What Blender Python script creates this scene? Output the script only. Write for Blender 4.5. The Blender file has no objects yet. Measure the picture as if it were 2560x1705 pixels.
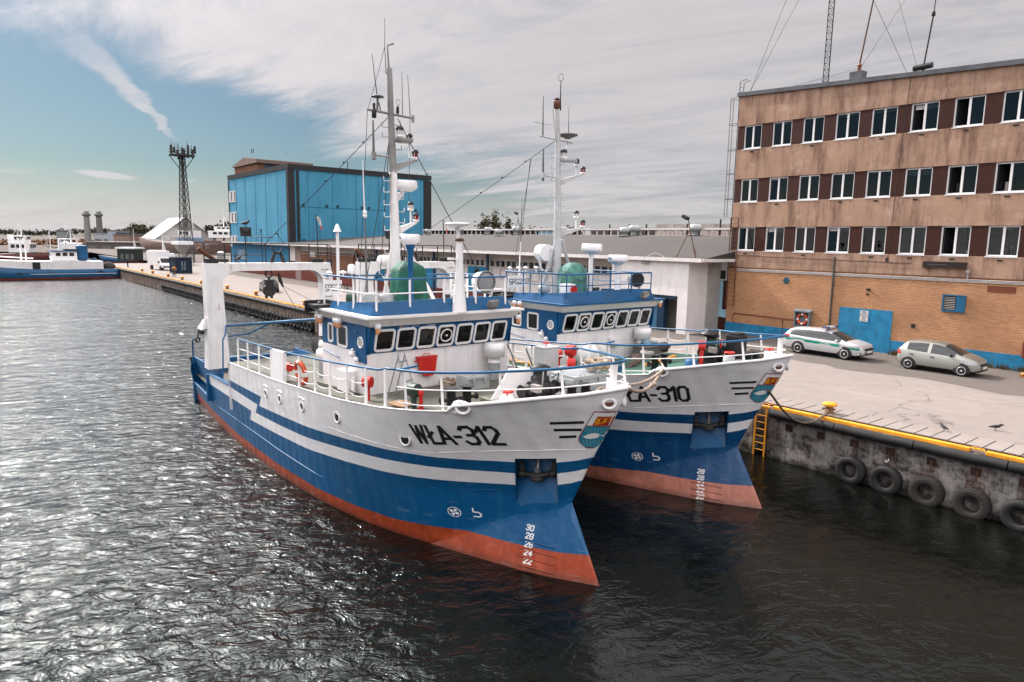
import bpy, bmesh, math, random
from mathutils import Vector, Matrix, noise
from math import radians as rad, sin, cos, pi, sqrt, atan2, hypot
random.seed(11)
SC = bpy.context.scene
COL = SC.collection
V = Vector

# ---------------------------------------------------------------- mesh builder
class MB:
    def __init__(s):
        s.v = []; s.f = []; s.m = []; s.s = []
    def add(s, vs, fs, m=0, smooth=False):
        o = len(s.v)
        s.v.extend([tuple(p) for p in vs])
        for f in fs:
            s.f.append([i + o for i in f]); s.m.append(m); s.s.append(smooth)
        return s
    def bx(s, x0, x1, y0, y1, z0, z1, m=0, rot=None, piv=None):
        if x0 > x1: x0, x1 = x1, x0
        if y0 > y1: y0, y1 = y1, y0
        if z0 > z1: z0, z1 = z1, z0
        vs = [V(p) for p in ((x0,y0,z0),(x1,y0,z0),(x1,y1,z0),(x0,y1,z0),(x0,y0,z1),(x1,y0,z1),(x1,y1,z1),(x0,y1,z1))]
        if rot is not None:
            c = V(piv) if piv else V(((x0+x1)/2,(y0+y1)/2,(z0+z1)/2))
            vs = [rot @ (p - c) + c for p in vs]
        return s.add(vs, [(3,2,1,0),(4,5,6,7),(0,1,5,4),(1,2,6,5),(2,3,7,6),(3,0,4,7)], m)
    def bc(s, c, d, m=0, rot=None):
        return s.bx(c[0]-d[0]/2, c[0]+d[0]/2, c[1]-d[1]/2, c[1]+d[1]/2, c[2]-d[2]/2, c[2]+d[2]/2, m, rot)
    def hexa(s, pts, m=0):          # 8 points: bottom loop ccw, then top loop
        return s.add(pts, [(3,2,1,0),(4,5,6,7),(0,1,5,4),(1,2,6,5),(2,3,7,6),(3,0,4,7)], m)
    def ring(s, c, ax, r, n):
        ax = V(ax).normalized()
        u = ax.orthogonal().normalized(); w = ax.cross(u)
        return [V(c) + r*(cos(2*pi*i/n)*u + sin(2*pi*i/n)*w) for i in range(n)]
    def cyl(s, p0, p1, r0, r1=None, n=10, m=0, cap=True):
        p0 = V(p0); p1 = V(p1); r1 = r0 if r1 is None else r1
        ax = p1 - p0
        a = s.ring(p0, ax, max(r0,1e-4), n); b = s.ring(p1, ax, max(r1,1e-4), n)
        s.add(a + b, [(i,(i+1)%n,n+(i+1)%n,n+i) for i in range(n)], m, True)
        if cap: s.add(a + b, [tuple(range(n-1,-1,-1)), tuple(range(n,2*n))], m)
        return s
    def tube(s, pts, r, n=6, m=0, closed=False):
        pts = [V(p) for p in pts]; k = len(pts); rings = []
        pu = None
        for i, p in enumerate(pts):
            if closed: d = pts[(i+1)%k] - pts[i-1]
            else: d = pts[min(i+1,k-1)] - pts[max(i-1,0)]
            if d.length < 1e-9: d = V((0,0,1))
            d.normalize()
            u = (pu - d*pu.dot(d)) if pu is not None else d.orthogonal()
            if u.length < 1e-6: u = d.orthogonal()
            u.normalize(); pu = u; w = d.cross(u)
            rr = r[i] if isinstance(r, (list, tuple)) else r
            rings.append([p + rr*(cos(2*pi*j/n)*u + sin(2*pi*j/n)*w) for j in range(n)])
        vs = [q for g in rings for q in g]; fs = []
        for i in range(k if closed else k-1):
            a = i*n; b = ((i+1)%k)*n
            fs += [(a+j, a+(j+1)%n, b+(j+1)%n, b+j) for j in range(n)]
        s.add(vs, fs, m, True)
        if not closed: s.add(vs, [tuple(range(n-1,-1,-1)), tuple(range((k-1)*n, k*n))], m)
        return s
    def lathe(s, prof, c=(0,0,0), ax=(0,0,1), n=16, m=0, smooth=True):
        ax = V(ax).normalized(); u = ax.orthogonal().normalized(); w = ax.cross(u); c = V(c)
        vs = []
        for r, h in prof:
            r = max(r, 1e-4)
            vs += [c + ax*h + r*(cos(2*pi*i/n)*u + sin(2*pi*i/n)*w) for i in range(n)]
        fs = []
        for k in range(len(prof)-1):
            fs += [(k*n+i, k*n+(i+1)%n, (k+1)*n+(i+1)%n, (k+1)*n+i) for i in range(n)]
        s.add(vs, fs, m, smooth)
        L = len(prof)-1
        s.add(vs, [tuple(range(n-1,-1,-1)), tuple(range(L*n, L*n+n))], m)
        return s
    def sph(s, c, r, n=12, k=8, m=0, sc=(1,1,1), jit=0):
        vs = []; c = V(c)
        for j in range(k+1):
            a = pi*j/k
            for i in range(n):
                b = 2*pi*i/n
                q = V((sin(a)*cos(b)*sc[0], sin(a)*sin(b)*sc[1], cos(a)*sc[2]))*r
                if jit: q *= 1 + jit*(noise.noise(q*2.3/r + c) )
                vs.append(c + q)
        fs = [(j*n+i, (j+1)*n+i, (j+1)*n+(i+1)%n, j*n+(i+1)%n) for j in range(k) for i in range(n)]
        return s.add(vs, fs, m, True)
    def torus(s, c, R, r, ax=(0,0,1), n=24, k=10, m=0, rs=1.0):
        ax = V(ax).normalized(); u = ax.orthogonal().normalized(); w = ax.cross(u); c = V(c); vs = []
        for i in range(n):
            d = cos(2*pi*i/n)*u + sin(2*pi*i/n)*w
            for j in range(k):
                vs.append(c + d*(R + r*cos(2*pi*j/k)) + ax*(r*rs*sin(2*pi*j/k)))
        fs = [(i*k+j, ((i+1)%n)*k+j, ((i+1)%n)*k+(j+1)%k, i*k+(j+1)%k) for i in range(n) for j in range(k)]
        return s.add(vs, fs, m, True)
    def prism(s, poly, d, m=0):       # poly: 3D points, d: extrusion vector
        n = len(poly); d = V(d); a = [V(p) for p in poly]
        return s.add(a + [p + d for p in a], [tuple(range(n-1,-1,-1)), tuple(range(n,2*n))] + [(i,(i+1)%n,n+(i+1)%n,n+i) for i in range(n)], m)
    def grid(s, P, m=0, smooth=True, closed=False):   # P[i][j] rows of points
        a = len(P); b = len(P[0]); vs = [p for r in P for p in r]
        fs = [(i*b+j, i*b+(j+1)%b, (i+1)*b+(j+1)%b, (i+1)*b+j) for i in range(a-1) for j in range(b if closed else b-1)]
        return s.add(vs, fs, m, smooth)
    def build(s, name, mats, parent=None, bevel=0, weld=False, label=None, fixn=True):
        me = bpy.data.meshes.new(name)
        me.from_pydata(s.v, [], s.f)
        if not isinstance(mats, (list, tuple)): mats = [mats]
        for m in mats: me.materials.append(m)
        me.polygons.foreach_set('material_index', s.m)
        me.polygons.foreach_set('use_smooth', s.s)
        if weld or fixn:
            bm = bmesh.new(); bm.from_mesh(me)
            if weld: bmesh.ops.remove_doubles(bm, verts=bm.verts, dist=1e-4)
            if fixn: bmesh.ops.recalc_face_normals(bm, faces=bm.faces)
            bm.to_mesh(me); bm.free()
        me.update()
        o = bpy.data.objects.new(name, me); COL.objects.link(o)
        if parent is not None: o.parent = parent
        if bevel:
            b = o.modifiers.new('bevel', 'BEVEL'); b.width = bevel; b.segments = 2; b.limit_method = 'ANGLE'; b.angle_limit = rad(40)
        if label: o['label'] = label
        return o

def tag(o, label=None, cat=None, group=None, kind=None):
    if label: o['label'] = label
    if cat: o['category'] = cat
    if group: o['group'] = group
    if kind: o['kind'] = kind
    return o
def empty(name, mw, label, cat, group=None):
    o = bpy.data.objects.new(name, None); COL.objects.link(o)
    o.empty_display_size = 0.3
    o.matrix_world = mw if isinstance(mw, Matrix) else Matrix.Translation(V(mw))
    return tag(o, label, cat, group)
def place(o, mw):
    o.matrix_world = mw if isinstance(mw, Matrix) else Matrix.Translation(V(mw)); return o
def dup(o, mw=None, label=None, group=None, parent=None):
    c = o.copy(); COL.objects.link(c)
    if parent is not None: c.parent = parent
    if mw is not None: c.matrix_world = mw if isinstance(mw, Matrix) else Matrix.Translation(V(mw))
    if label: c['label'] = label
    if group: c['group'] = group
    for ch in list(o.children): dup(ch, parent=c)
    return c
def frame(loc, ang):
    return Matrix.Translation(V(loc)) @ Matrix.Rotation(ang, 4, 'Z')
def arc(c, r, a0, a1, n, plane='xz'):
    out = []
    for i in range(n+1):
        a = a0 + (a1-a0)*i/n
        u, w = r*cos(a), r*sin(a)
        out.append(V((c[0]+u, c[1], c[2]+w)) if plane == 'xz' else (V((c[0], c[1]+u, c[2]+w)) if plane == 'yz' else V((c[0]+u, c[1]+w, c[2]))))
    return out
def sag(p, q, d, n=8):
    p = V(p); q = V(q)
    return [p.lerp(q, i/n) - V((0,0,d*4*(i/n)*(1-i/n))) for i in range(n+1)]
def lerp(tab, x):
    if x <= tab[0][0]: return tab[0][1]
    for i in range(len(tab)-1):
        a, b = tab[i], tab[i+1]
        if x <= b[0]: return a[1] + (b[1]-a[1])*(x-a[0])/(b[0]-a[0])
    return tab[-1][1]

# ---------------------------------------------------------------- materials
def new_mat(name):
    m = bpy.data.materials.new(name); m.use_nodes = True
    nt = m.node_tree
    return m, nt, nt.nodes['Principled BSDF']
def nd(nt, t, **kw):
    n = nt.nodes.new(t)
    for k, v in kw.items():
        if hasattr(n, k): setattr(n, k, v)
        else: n.inputs[k].default_value = v
    return n
def lk(nt, a, b): nt.links.new(a, b)
def coords(nt, scale=(1,1,1), loc=(0,0,0), kind='Object', rot=(0,0,0)):
    tc = nd(nt, 'ShaderNodeTexCoord'); mp = nd(nt, 'ShaderNodeMapping')
    mp.inputs['Scale'].default_value = scale; mp.inputs['Location'].default_value = loc; mp.inputs['Rotation'].default_value = rot
    lk(nt, tc.outputs[kind], mp.inputs['Vector']); return mp.outputs['Vector']
def noi(nt, vec, scale, detail=4, rough=.55, lo=.35, hi=.65, dist=0):
    n = nd(nt, 'ShaderNodeTexNoise'); n.inputs['Scale'].default_value = scale; n.inputs['Detail'].default_value = detail
    n.inputs['Roughness'].default_value = rough; n.inputs['Distortion'].default_value = dist
    lk(nt, vec, n.inputs['Vector'])
    r = nd(nt, 'ShaderNodeMapRange'); r.inputs['From Min'].default_value = lo; r.inputs['From Max'].default_value = hi
    lk(nt, n.outputs['Fac'], r.inputs['Value']); return r.outputs['Result']
def mixc(nt, fac, a, b, blend='MIX'):
    n = nd(nt, 'ShaderNodeMix'); n.data_type = 'RGBA'; n.blend_type = blend
    for s, x in ((n.inputs[0], fac), (n.inputs[6], a), (n.inputs[7], b)):
        if isinstance(x, (int, float)): s.default_value = x
        elif isinstance(x, (tuple, list)): s.default_value = (x[0], x[1], x[2], 1)
        else: lk(nt, x, s)
    return n.outputs[2]
def mth(nt, op, a, b=None, c=None):
    n = nd(nt, 'ShaderNodeMath'); n.operation = op
    for i, x in enumerate((a, b, c)):
        if x is None: continue
        if isinstance(x, (int, float)): n.inputs[i].default_value = x
        else: lk(nt, x, n.inputs[i])
    return n.outputs[0]
def bump(nt, bs, h, strength=.2, dist=.02):
    b = nd(nt, 'ShaderNodeBump'); b.inputs['Strength'].default_value = strength; b.inputs['Distance'].default_value = dist
    lk(nt, h, b.inputs['Height']); lk(nt, b.outputs['Normal'], bs.inputs['Normal'])
_mats = {}
def paint(name, rgb, rough=.5, var=.22, streak=0., rust=0., metal=0., bmp=0., scale=1.2, streakcol=(.10,.075,.055), rustcol=(.20,.055,.015), coat=0., spec=.4):
    """worn surface: large tone changes, vertical dirt runs, rust spots, fine bump"""
    if name in _mats: return _mats[name]
    m, nt, bs = new_mat(name); _mats[name] = m
    bs.inputs['Roughness'].default_value = rough; bs.inputs['Metallic'].default_value = metal
    bs.inputs['Specular IOR Level'].default_value = spec
    if coat: bs.inputs['Coat Weight'].default_value = coat; bs.inputs['Coat Roughness'].default_value = .08
    vec = coords(nt)
    f = noi(nt, vec, scale, 5, .6)
    dark = tuple(c*(1-var) for c in rgb); lite = tuple(min(1, c*(1+var*.45)) for c in rgb)
    col = mixc(nt, f, dark, lite)
    if streak:
        v2 = coords(nt, (5.0, 5.0, .35), (3.1, 1.7, .4))
        k = noi(nt, v2, 1.0, 5, .65, .52, .78)
        col = mixc(nt, mth(nt, 'MULTIPLY', k, streak), col, streakcol)
    if rust:
        a = noi(nt, coords(nt, (1,1,.6), (9.2, 4.4, 1.3)), 2.3, 6, .7, .62, .72)
        col = mixc(nt, mth(nt, 'MULTIPLY', a, rust), col, rustcol)
    lk(nt, col, bs.inputs['Base Color'])
    rr = nd(nt, 'ShaderNodeMapRange'); rr.inputs['To Min'].default_value = max(.02, rough-.1); rr.inputs['To Max'].default_value = min(1, rough+.12)
    lk(nt, f, rr.inputs['Value']); lk(nt, rr.outputs['Result'], bs.inputs['Roughness'])
    if bmp:
        bump(nt, bs, noi(nt, vec, 22*scale, 4, .6, .2, .8), .5, bmp)
    return m

white = paint('white_paint', (.80,.77,.76), .42, .07, .28, .35)
white2 = paint('white_paint_clean', (.82,.80,.79), .4, .05, .1, 0)
blue = paint('blue_paint', (.001,.080,.205), .42, .2, .12, .18)
blue_lt = paint('blue_rail_paint', (.01,.10,.22), .4, .2, 0, 0)
navy = paint('navy_paint', (.012,.04,.085), .5, .2)
black = paint('black_paint', (.014,.014,.015), .5, .2)
blackm = paint('black_steel', (.02,.019,.018), .55, .3, 0, .2)
red = paint('red_paint', (.55,.02,.012), .4, .15)
grey = paint('grey_paint', (.33,.35,.35), .5, .12, .2)
greyd = paint('dark_grey_paint', (.13,.13,.125), .55, .2)
rusty = paint('rusty_steel', (.12,.05,.03), .8, .4, 0, .5, bmp=.01)
orange = paint('orange_paint', (.75,.17,.02), .5, .15)
yellow = paint('yellow_paint', (.80,.33,.02), .55, .2, .3, .35)
greenp = paint('dark_green_paint', (.03,.07,.05), .5, .2)
wood = paint('worn_wood', (.30,.19,.11), .8, .35, .3)
rope_m = paint('rope_fibre', (.42,.33,.25), .9, .3, scale=9, bmp=.01)
ropew = paint('white_rope', (.75,.72,.70), .8, .1)
rubber = paint('tyre_rubber', (.018,.017,.017), .75, .4, bmp=.006)
steel = paint('bare_steel', (.45,.44,.43), .35, .2, metal=.8)
amber = paint('amber_glass', (.75,.33,.14), .25, .1)
glassd = paint('dark_glass', (.012,.014,.016), .04, .2, spec=.6)
lensr = paint('red_lens', (.25,.01,.012), .15, .1)
lensg = paint('green_lens', (.01,.06,.05), .15, .1)
lensw = paint('clear_lens', (.55,.53,.5), .12, .1)
brown_in = paint('brown_wood_panel', (.10,.045,.022), .55, .3)

def pane_mat(name, tint=(.8,.9,.92), refl=.5, rough=.01):
    m, nt, bs = new_mat(name)
    out = nt.nodes['Material Output']; nt.nodes.remove(bs)
    tr = nd(nt, 'ShaderNodeBsdfTransparent'); tr.inputs['Color'].default_value = (*tint, 1)
    gl = nd(nt, 'ShaderNodeBsdfGlossy'); gl.inputs['Roughness'].default_value = rough
    fr = nd(nt, 'ShaderNodeFresnel'); fr.inputs['IOR'].default_value = 1.5
    mx = nd(nt, 'ShaderNodeMixShader')
    lk(nt, mth(nt, 'ADD', mth(nt, 'MULTIPLY', fr.outputs[0], refl), .0), mx.inputs[0]); lk(nt, tr.outputs[0], mx.inputs[1]); lk(nt, gl.outputs[0], mx.inputs[2])
    lk(nt, mx.outputs[0], out.inputs['Surface'])
    return m
pane = pane_mat('window_glass', (.8,.88,.9), .9)

# ---------------------------------------------------------------- stroke lettering
def _o(x0,x1,y0,y1,c=.16):
    return [(x0+c,y1),(x1-c,y1),(x1,y1-c),(x1,y0+c),(x1-c,y0),(x0+c,y0),(x0,y0+c),(x0,y1-c),(x0+c,y1)]
GL = {
'W':(.8,[[(0,1),(.2,0),(.4,.95),(.6,0),(.8,1)]]), '\u0141':(.6,[[(.14,1),(.14,0),(.6,0)],[(0,.36),(.42,.66)]]),
'A':(.66,[[(0,0),(.33,1),(.66,0)],[(.11,.3),(.55,.3)]]), '-':(.36,[[(.03,.42),(.33,.42)]]),
'3':(.6,[[(0,.86),(.14,1),(.46,1),(.6,.86),(.6,.64),(.48,.52),(.6,.40),(.6,.14),(.46,0),(.14,0),(0,.14)],[(.24,.52),(.48,.52)]]),
'1':(.34,[[(0,.74),(.26,1),(.26,0)]]), '2':(.6,[[(0,.84),(.14,1),(.46,1),(.6,.84),(.6,.64),(0,.06),(0,0),(.6,0)]]),
'0':(.6,[_o(0,.6,0,1)]), '4':(.6,[[(.42,0),(.42,1),(0,.3),(.6,.3)]]), '6':(.6,[[(.56,.9),(.44,1),(.14,1),(0,.86),(0,.14),(.14,0),(.46,0),(.6,.14),(.6,.4),(.46,.54),(0,.54)]]),
'8':(.6,[_o(0,.6,.52,1,.13),_o(0,.6,0,.52,.13)]), '7':(.6,[[(0,1),(.6,1),(.2,0)]]), '5':(.6,[[(.56,1),(.04,1),(.04,.58),(.46,.58),(.6,.44),(.6,.14),(.46,0),(.14,0),(0,.1)]]),
'S':(.58,[[(.58,.88),(.44,1),(.12,1),(0,.88),(0,.64),(.12,.53),(.46,.47),(.58,.36),(.58,.12),(.46,0),(.12,0),(0,.12)]]),
'P':(.56,[[(0,0),(0,1),(.44,1),(.56,.88),(.56,.6),(.44,.48),(0,.48)]]), 'G':(.6,[[(.58,.86),(.44,1),(.14,1),(0,.86),(0,.14),(.14,0),(.46,0),(.6,.14),(.6,.46),(.34,.46)]]),
'R':(.58,[[(0,0),(0,1),(.44,1),(.56,.88),(.56,.6),(.44,.48),(0,.48)],[(.3,.48),(.58,0)]]), 'I':(.1,[[(.05,0),(.05,1)]]), 'M':(.74,[[(0,0),(0,1),(.37,.3),(.74,1),(.74,0)]]),
'D':(.6,[[(0,0),(0,1),(.4,1),(.6,.8),(.6,.2),(.4,0),(0,0)]]), 'K':(.58,[[(0,0),(0,1)],[(.56,1),(0,.45)],[(.18,.6),(.58,0)]]), 'O':(.62,[_o(0,.62,0,1,.18)]), 'E':(.5,[[(.5,1),(0,1),(0,0),(.5,0)],[(0,.52),(.42,.52)]]),
'N':(.62,[[(0,0),(0,1),(.62,0),(.62,1)]]), 'U':(.6,[[(0,1),(0,.14),(.14,0),(.46,0),(.6,.14),(.6,1)]]), 'T':(.6,[[(0,1),(.6,1)],[(.3,1),(.3,0)]]), 'Z':(.58,[[(0,1),(.58,1),(0,0),(.58,0)]]), 'C':(.6,[[(.6,.86),(.46,1),(.14,1),(0,.86),(0,.14),(.14,0),(.46,0),(.6,.14)]]), 'L':(.5,[[(0,1),(0,0),(.5,0)]]), 'H':(.6,[[(0,0),(0,1)],[(.6,0),(.6,1)],[(0,.5),(.6,.5)]]), 'Y':(.6,[[(0,1),(.3,.5),(.6,1)],[(.3,.5),(.3,0)]]), ' ':(.4,[]),
}
def text_lines(txt, gap=.22):
    x = 0; out = []
    for ch in txt:
        w, ls = GL[ch]
        for l in ls: out.append([(x+a, b) for a, b in l])
        x += w + gap
    return out, x - gap
def ribbons(mb, lines, wid, fn, m=0, step=.12, off=0):
    """flat strokes mapped by fn(u,v) -> point"""
    for l in lines:
        for i in range(len(l)-1):
            a = V((*l[i],0)); b = V((*l[i+1],0)); d = b - a
            if d.length < 1e-6: continue
            u = d.normalized(); a2 = a - u*wid*.42; b2 = b + u*wid*.42
            w = V((-u.y, u.x, 0))*wid/2; k = max(1, int((b2-a2).length/step + .5))
            L = [a2.lerp(b2, j/k) + w for j in range(k+1)]; Rr = [a2.lerp(b2, j/k) - w for j in range(k+1)]
            mb.grid([[fn(p.x,p.y) for p in L], [fn(p.x,p.y) for p in Rr]], m, False)
def text_on(mb, txt, h, wid, fn, m=0, gap=.22, center=False):
    ls, W = text_lines(txt, gap)
    ox = -W/2 if center else 0
    ribbons(mb, [[((x+ox)*h, y*h) for x, y in l] for l in ls], wid, fn, m, h*.25)
    return W*h
# ---------------------------------------------------------------- camera
def setup_camera():
    Pp,Rr=rad(8.3),rad(1.0)
    c,s=cos(Rr),sin(Rr)
    f=V((0,cos(Pp),-sin(Pp))); dn=V((0,-sin(Pp),-cos(Pp))); rt=V((1,0,0))
    r=c*rt-s*dn; d=s*rt+c*dn
    cam=bpy.data.cameras.new('camera'); o=bpy.data.objects.new('camera',cam); COL.objects.link(o)
    m=Matrix((r,-d,-f)).transposed().to_4x4(); m.translation=V((0,0,8.0)); o.matrix_world=m
    cam.sensor_width=36; cam.lens=36*1707/2560; cam.sensor_fit='HORIZONTAL'; cam.clip_end=20000; cam.clip_start=.2
    SC.camera=o
setup_camera()
SUN_AZ=rad(-47); SUN_EL=rad(40)
sd=V((sin(SUN_AZ)*cos(SUN_EL),cos(SUN_AZ)*cos(SUN_EL),sin(SUN_EL)))
sun=bpy.data.lights.new('sun','SUN'); sun.energy=3.2; sun.angle=rad(.55); sun.color=(1,.93,.85)
so=bpy.data.objects.new('sun',sun); COL.objects.link(so); so.rotation_euler=sd.to_track_quat('Z','Y').to_euler()

def setup_world():
    w=bpy.data.worlds.new('World'); SC.world=w; w.use_nodes=True; nt=w.node_tree
    bg=nt.nodes['Background']; bg.inputs['Strength'].default_value=.105
    sk=nd(nt,'ShaderNodeTexSky'); sk.sky_type='NISHITA'; sk.sun_disc=False; sk.sun_elevation=SUN_EL; sk.sun_rotation=SUN_AZ
    sk.air_density=1.0; sk.dust_density=1.2; sk.ozone_density=2.5
    tc=nd(nt,'ShaderNodeTexCoord'); vec=tc.outputs['Generated']
    sp=nd(nt,'ShaderNodeSeparateXYZ'); lk(nt,vec,sp.inputs[0]); x,y,z=sp.outputs
    M=lambda op,a,b=None,c=None: mth(nt,op,a,b,c)
    def ss(v,a,b):
        n=nd(nt,'ShaderNodeMapRange'); n.interpolation_type='SMOOTHSTEP'; n.inputs['From Min'].default_value=a; n.inputs['From Max'].default_value=b
        lk(nt,v,n.inputs['Value']); return n.outputs['Result']
    # cloud sheet coordinates: flat layer overhead, streaks run one way
    zc=M('ADD',M('MAXIMUM',z,0.),.10)
    px=M('DIVIDE',x,zc); py=M('DIVIDE',y,zc)
    cv=nd(nt,'ShaderNodeCombineXYZ'); lk(nt,px,cv.inputs[0]); lk(nt,py,cv.inputs[1])
    def sheet(rot,sc,seed,scale,detail,rough,lo,hi,dist=0):
        mp=nd(nt,'ShaderNodeMapping'); mp.inputs['Rotation'].default_value=(0,0,rot); mp2=nd(nt,'ShaderNodeMapping'); mp2.inputs['Scale'].default_value=(*sc,1); mp2.inputs['Location'].default_value=(seed,seed*.7,seed*.3)
        lk(nt,cv.outputs[0],mp.inputs['Vector']); lk(nt,mp.outputs[0],mp2.inputs['Vector'])
        return noi(nt,mp2.outputs[0],scale,detail,rough,lo,hi,dist)
    ang=rad(35)
    streak=sheet(ang,(.55,1.5),3.3,1.1,8,.66,.36,.66,1.1)
    fine=sheet(ang,(1.3,3.6),8.1,1.2,7,.7,.35,.65,.9)
    broad=sheet(ang,(.22,.7),1.7,1.0,5,.6,.38,.62,.3)
    e=M('ADD',M('SUBTRACT',z,M('MULTIPLY',y,.039)),M('MULTIPLY',x,.389))
    e=M('ADD',e,M('MULTIPLY',M('SUBTRACT',broad,.5),.07)); e=M('ADD',e,M('MULTIPLY',M('SUBTRACT',streak,.5),.05))
    edge=ss(e,-.015,.075)
    cov=M('MULTIPLY',edge,M('ADD',.50,M('ADD',M('MULTIPLY',streak,.34),M('ADD',M('MULTIPLY',fine,.14),M('MULTIPLY',broad,.26)))))
    # vapour wedge rising from the horizon tower towards upper left
    X=M('DIVIDE',x,M('MAXIMUM',y,.05)); Z=M('DIVIDE',z,M('MAXIMUM',y,.05))
    wob=M('MULTIPLY',M('SUBTRACT',streak,.5),.018)
    X0,Z0=-.478,.128; dx,dz=-.70,.71
    u=M('ADD',M('MULTIPLY',M('SUBTRACT',X,X0),dx),M('MULTIPLY',M('SUBTRACT',Z,Z0),dz))
    v=M('ADD',M('ADD',M('MULTIPLY',M('SUBTRACT',X,X0),dz),M('MULTIPLY',M('SUBTRACT',Z,Z0),-dx)),wob)
    wd=M('ADD',M('MULTIPLY',M('MAXIMUM',u,0),.13),.004)
    band=M('SUBTRACT',1.,ss(M('DIVIDE',M('ABSOLUTE',v),wd),.35,1.0))
    con=M('MULTIPLY',M('MULTIPLY',band,ss(u,.0,.04)),M('SUBTRACT',.85,ss(u,.08,.34)))
    cov=M('MAXIMUM',cov,M('MULTIPLY',con,M('ADD',.55,M('MULTIPLY',fine,.4))))
    # a few thin bright slivers low on the left, haze towards the horizon
    def sliver(X1,Z1,L,h,k,a):
        uu=M('DIVIDE',M('SUBTRACT',X,X1),L); vv=M('DIVIDE',M('ADD',M('SUBTRACT',Z,Z1),M('MULTIPLY',M('SUBTRACT',X,X1),a)),h)
        q=M('ADD',M('MULTIPLY',uu,uu),M('MULTIPLY',vv,vv)); return M('MULTIPLY',M('SUBTRACT',1.,ss(q,.2,1.)),k)
    cov=M('MAXIMUM',cov,sliver(-.585,.084,.055,.0065,.85,.10)); cov=M('MAXIMUM',cov,sliver(-.72,.087,.05,.005,.4,.05)); cov=M('MAXIMUM',cov,sliver(-.47,.078,.02,.003,.45,.0))
    cov=M('MAXIMUM',cov,M('MULTIPLY',M('SUBTRACT',1.,ss(z,.0,.10)),.88))
    cov=M('MINIMUM',cov,.96)
    # sky tint: teal grading of the open blue
    sky=mixc(nt,1.,sk.outputs[0],(.29,.365,.39),'MULTIPLY')
    # brightness of thin cloud: forward scatter around the sun, plus added out-of-view boosts
    dt=nd(nt,'ShaderNodeVectorMath'); dt.operation='DOT_PRODUCT'; lk(nt,vec,dt.inputs[0]); dt.inputs[1].default_value=sd
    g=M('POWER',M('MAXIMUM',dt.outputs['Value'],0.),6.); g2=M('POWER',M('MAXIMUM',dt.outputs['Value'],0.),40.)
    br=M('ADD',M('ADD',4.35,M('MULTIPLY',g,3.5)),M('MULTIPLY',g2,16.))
    br=M('MULTIPLY',br,M('ADD',1.,M('ADD',M('MULTIPLY',ss(z,.29,.55),M('ADD',.75,M('MULTIPLY',g,5.5))),M('MULTIPLY',M('MULTIPLY',ss(M('MULTIPLY',y,-1.),-.25,.55),ss(z,.02,.42)),2.5))))  # added overhead, sun-side and rear sky glow, out of view, brightens hulls and water
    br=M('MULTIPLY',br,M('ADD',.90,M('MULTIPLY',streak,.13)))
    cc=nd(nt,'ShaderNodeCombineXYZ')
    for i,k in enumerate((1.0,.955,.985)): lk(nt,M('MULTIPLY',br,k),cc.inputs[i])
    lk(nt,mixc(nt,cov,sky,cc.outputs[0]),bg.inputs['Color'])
setup_world()
SC.view_settings.view_transform='Standard'; SC.view_settings.look='None'; SC.view_settings.exposure=0.5; SC.view_settings.gamma=1
SC.render.film_transparent=False
SC.cycles.max_bounces=8; SC.cycles.glossy_bounces=4; SC.cycles.transparent_max_bounces=12; SC.cycles.sample_clamp_indirect=6; SC.cycles.use_denoising=True
SC.cycles.caustics_reflective=False; SC.cycles.caustics_refractive=False

# ---------------------------------------------------------------- quay frame: X along the quay, Y inland
QO=V((9.51,25.56,0)); QT=rad(-50.85)
QM=frame(QO,QT)
def Q(x,y,z): return QM @ V((x,y,z))
def qframe(x,y,z,a=0): return frame(Q(x,y,z),QT+a)

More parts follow.
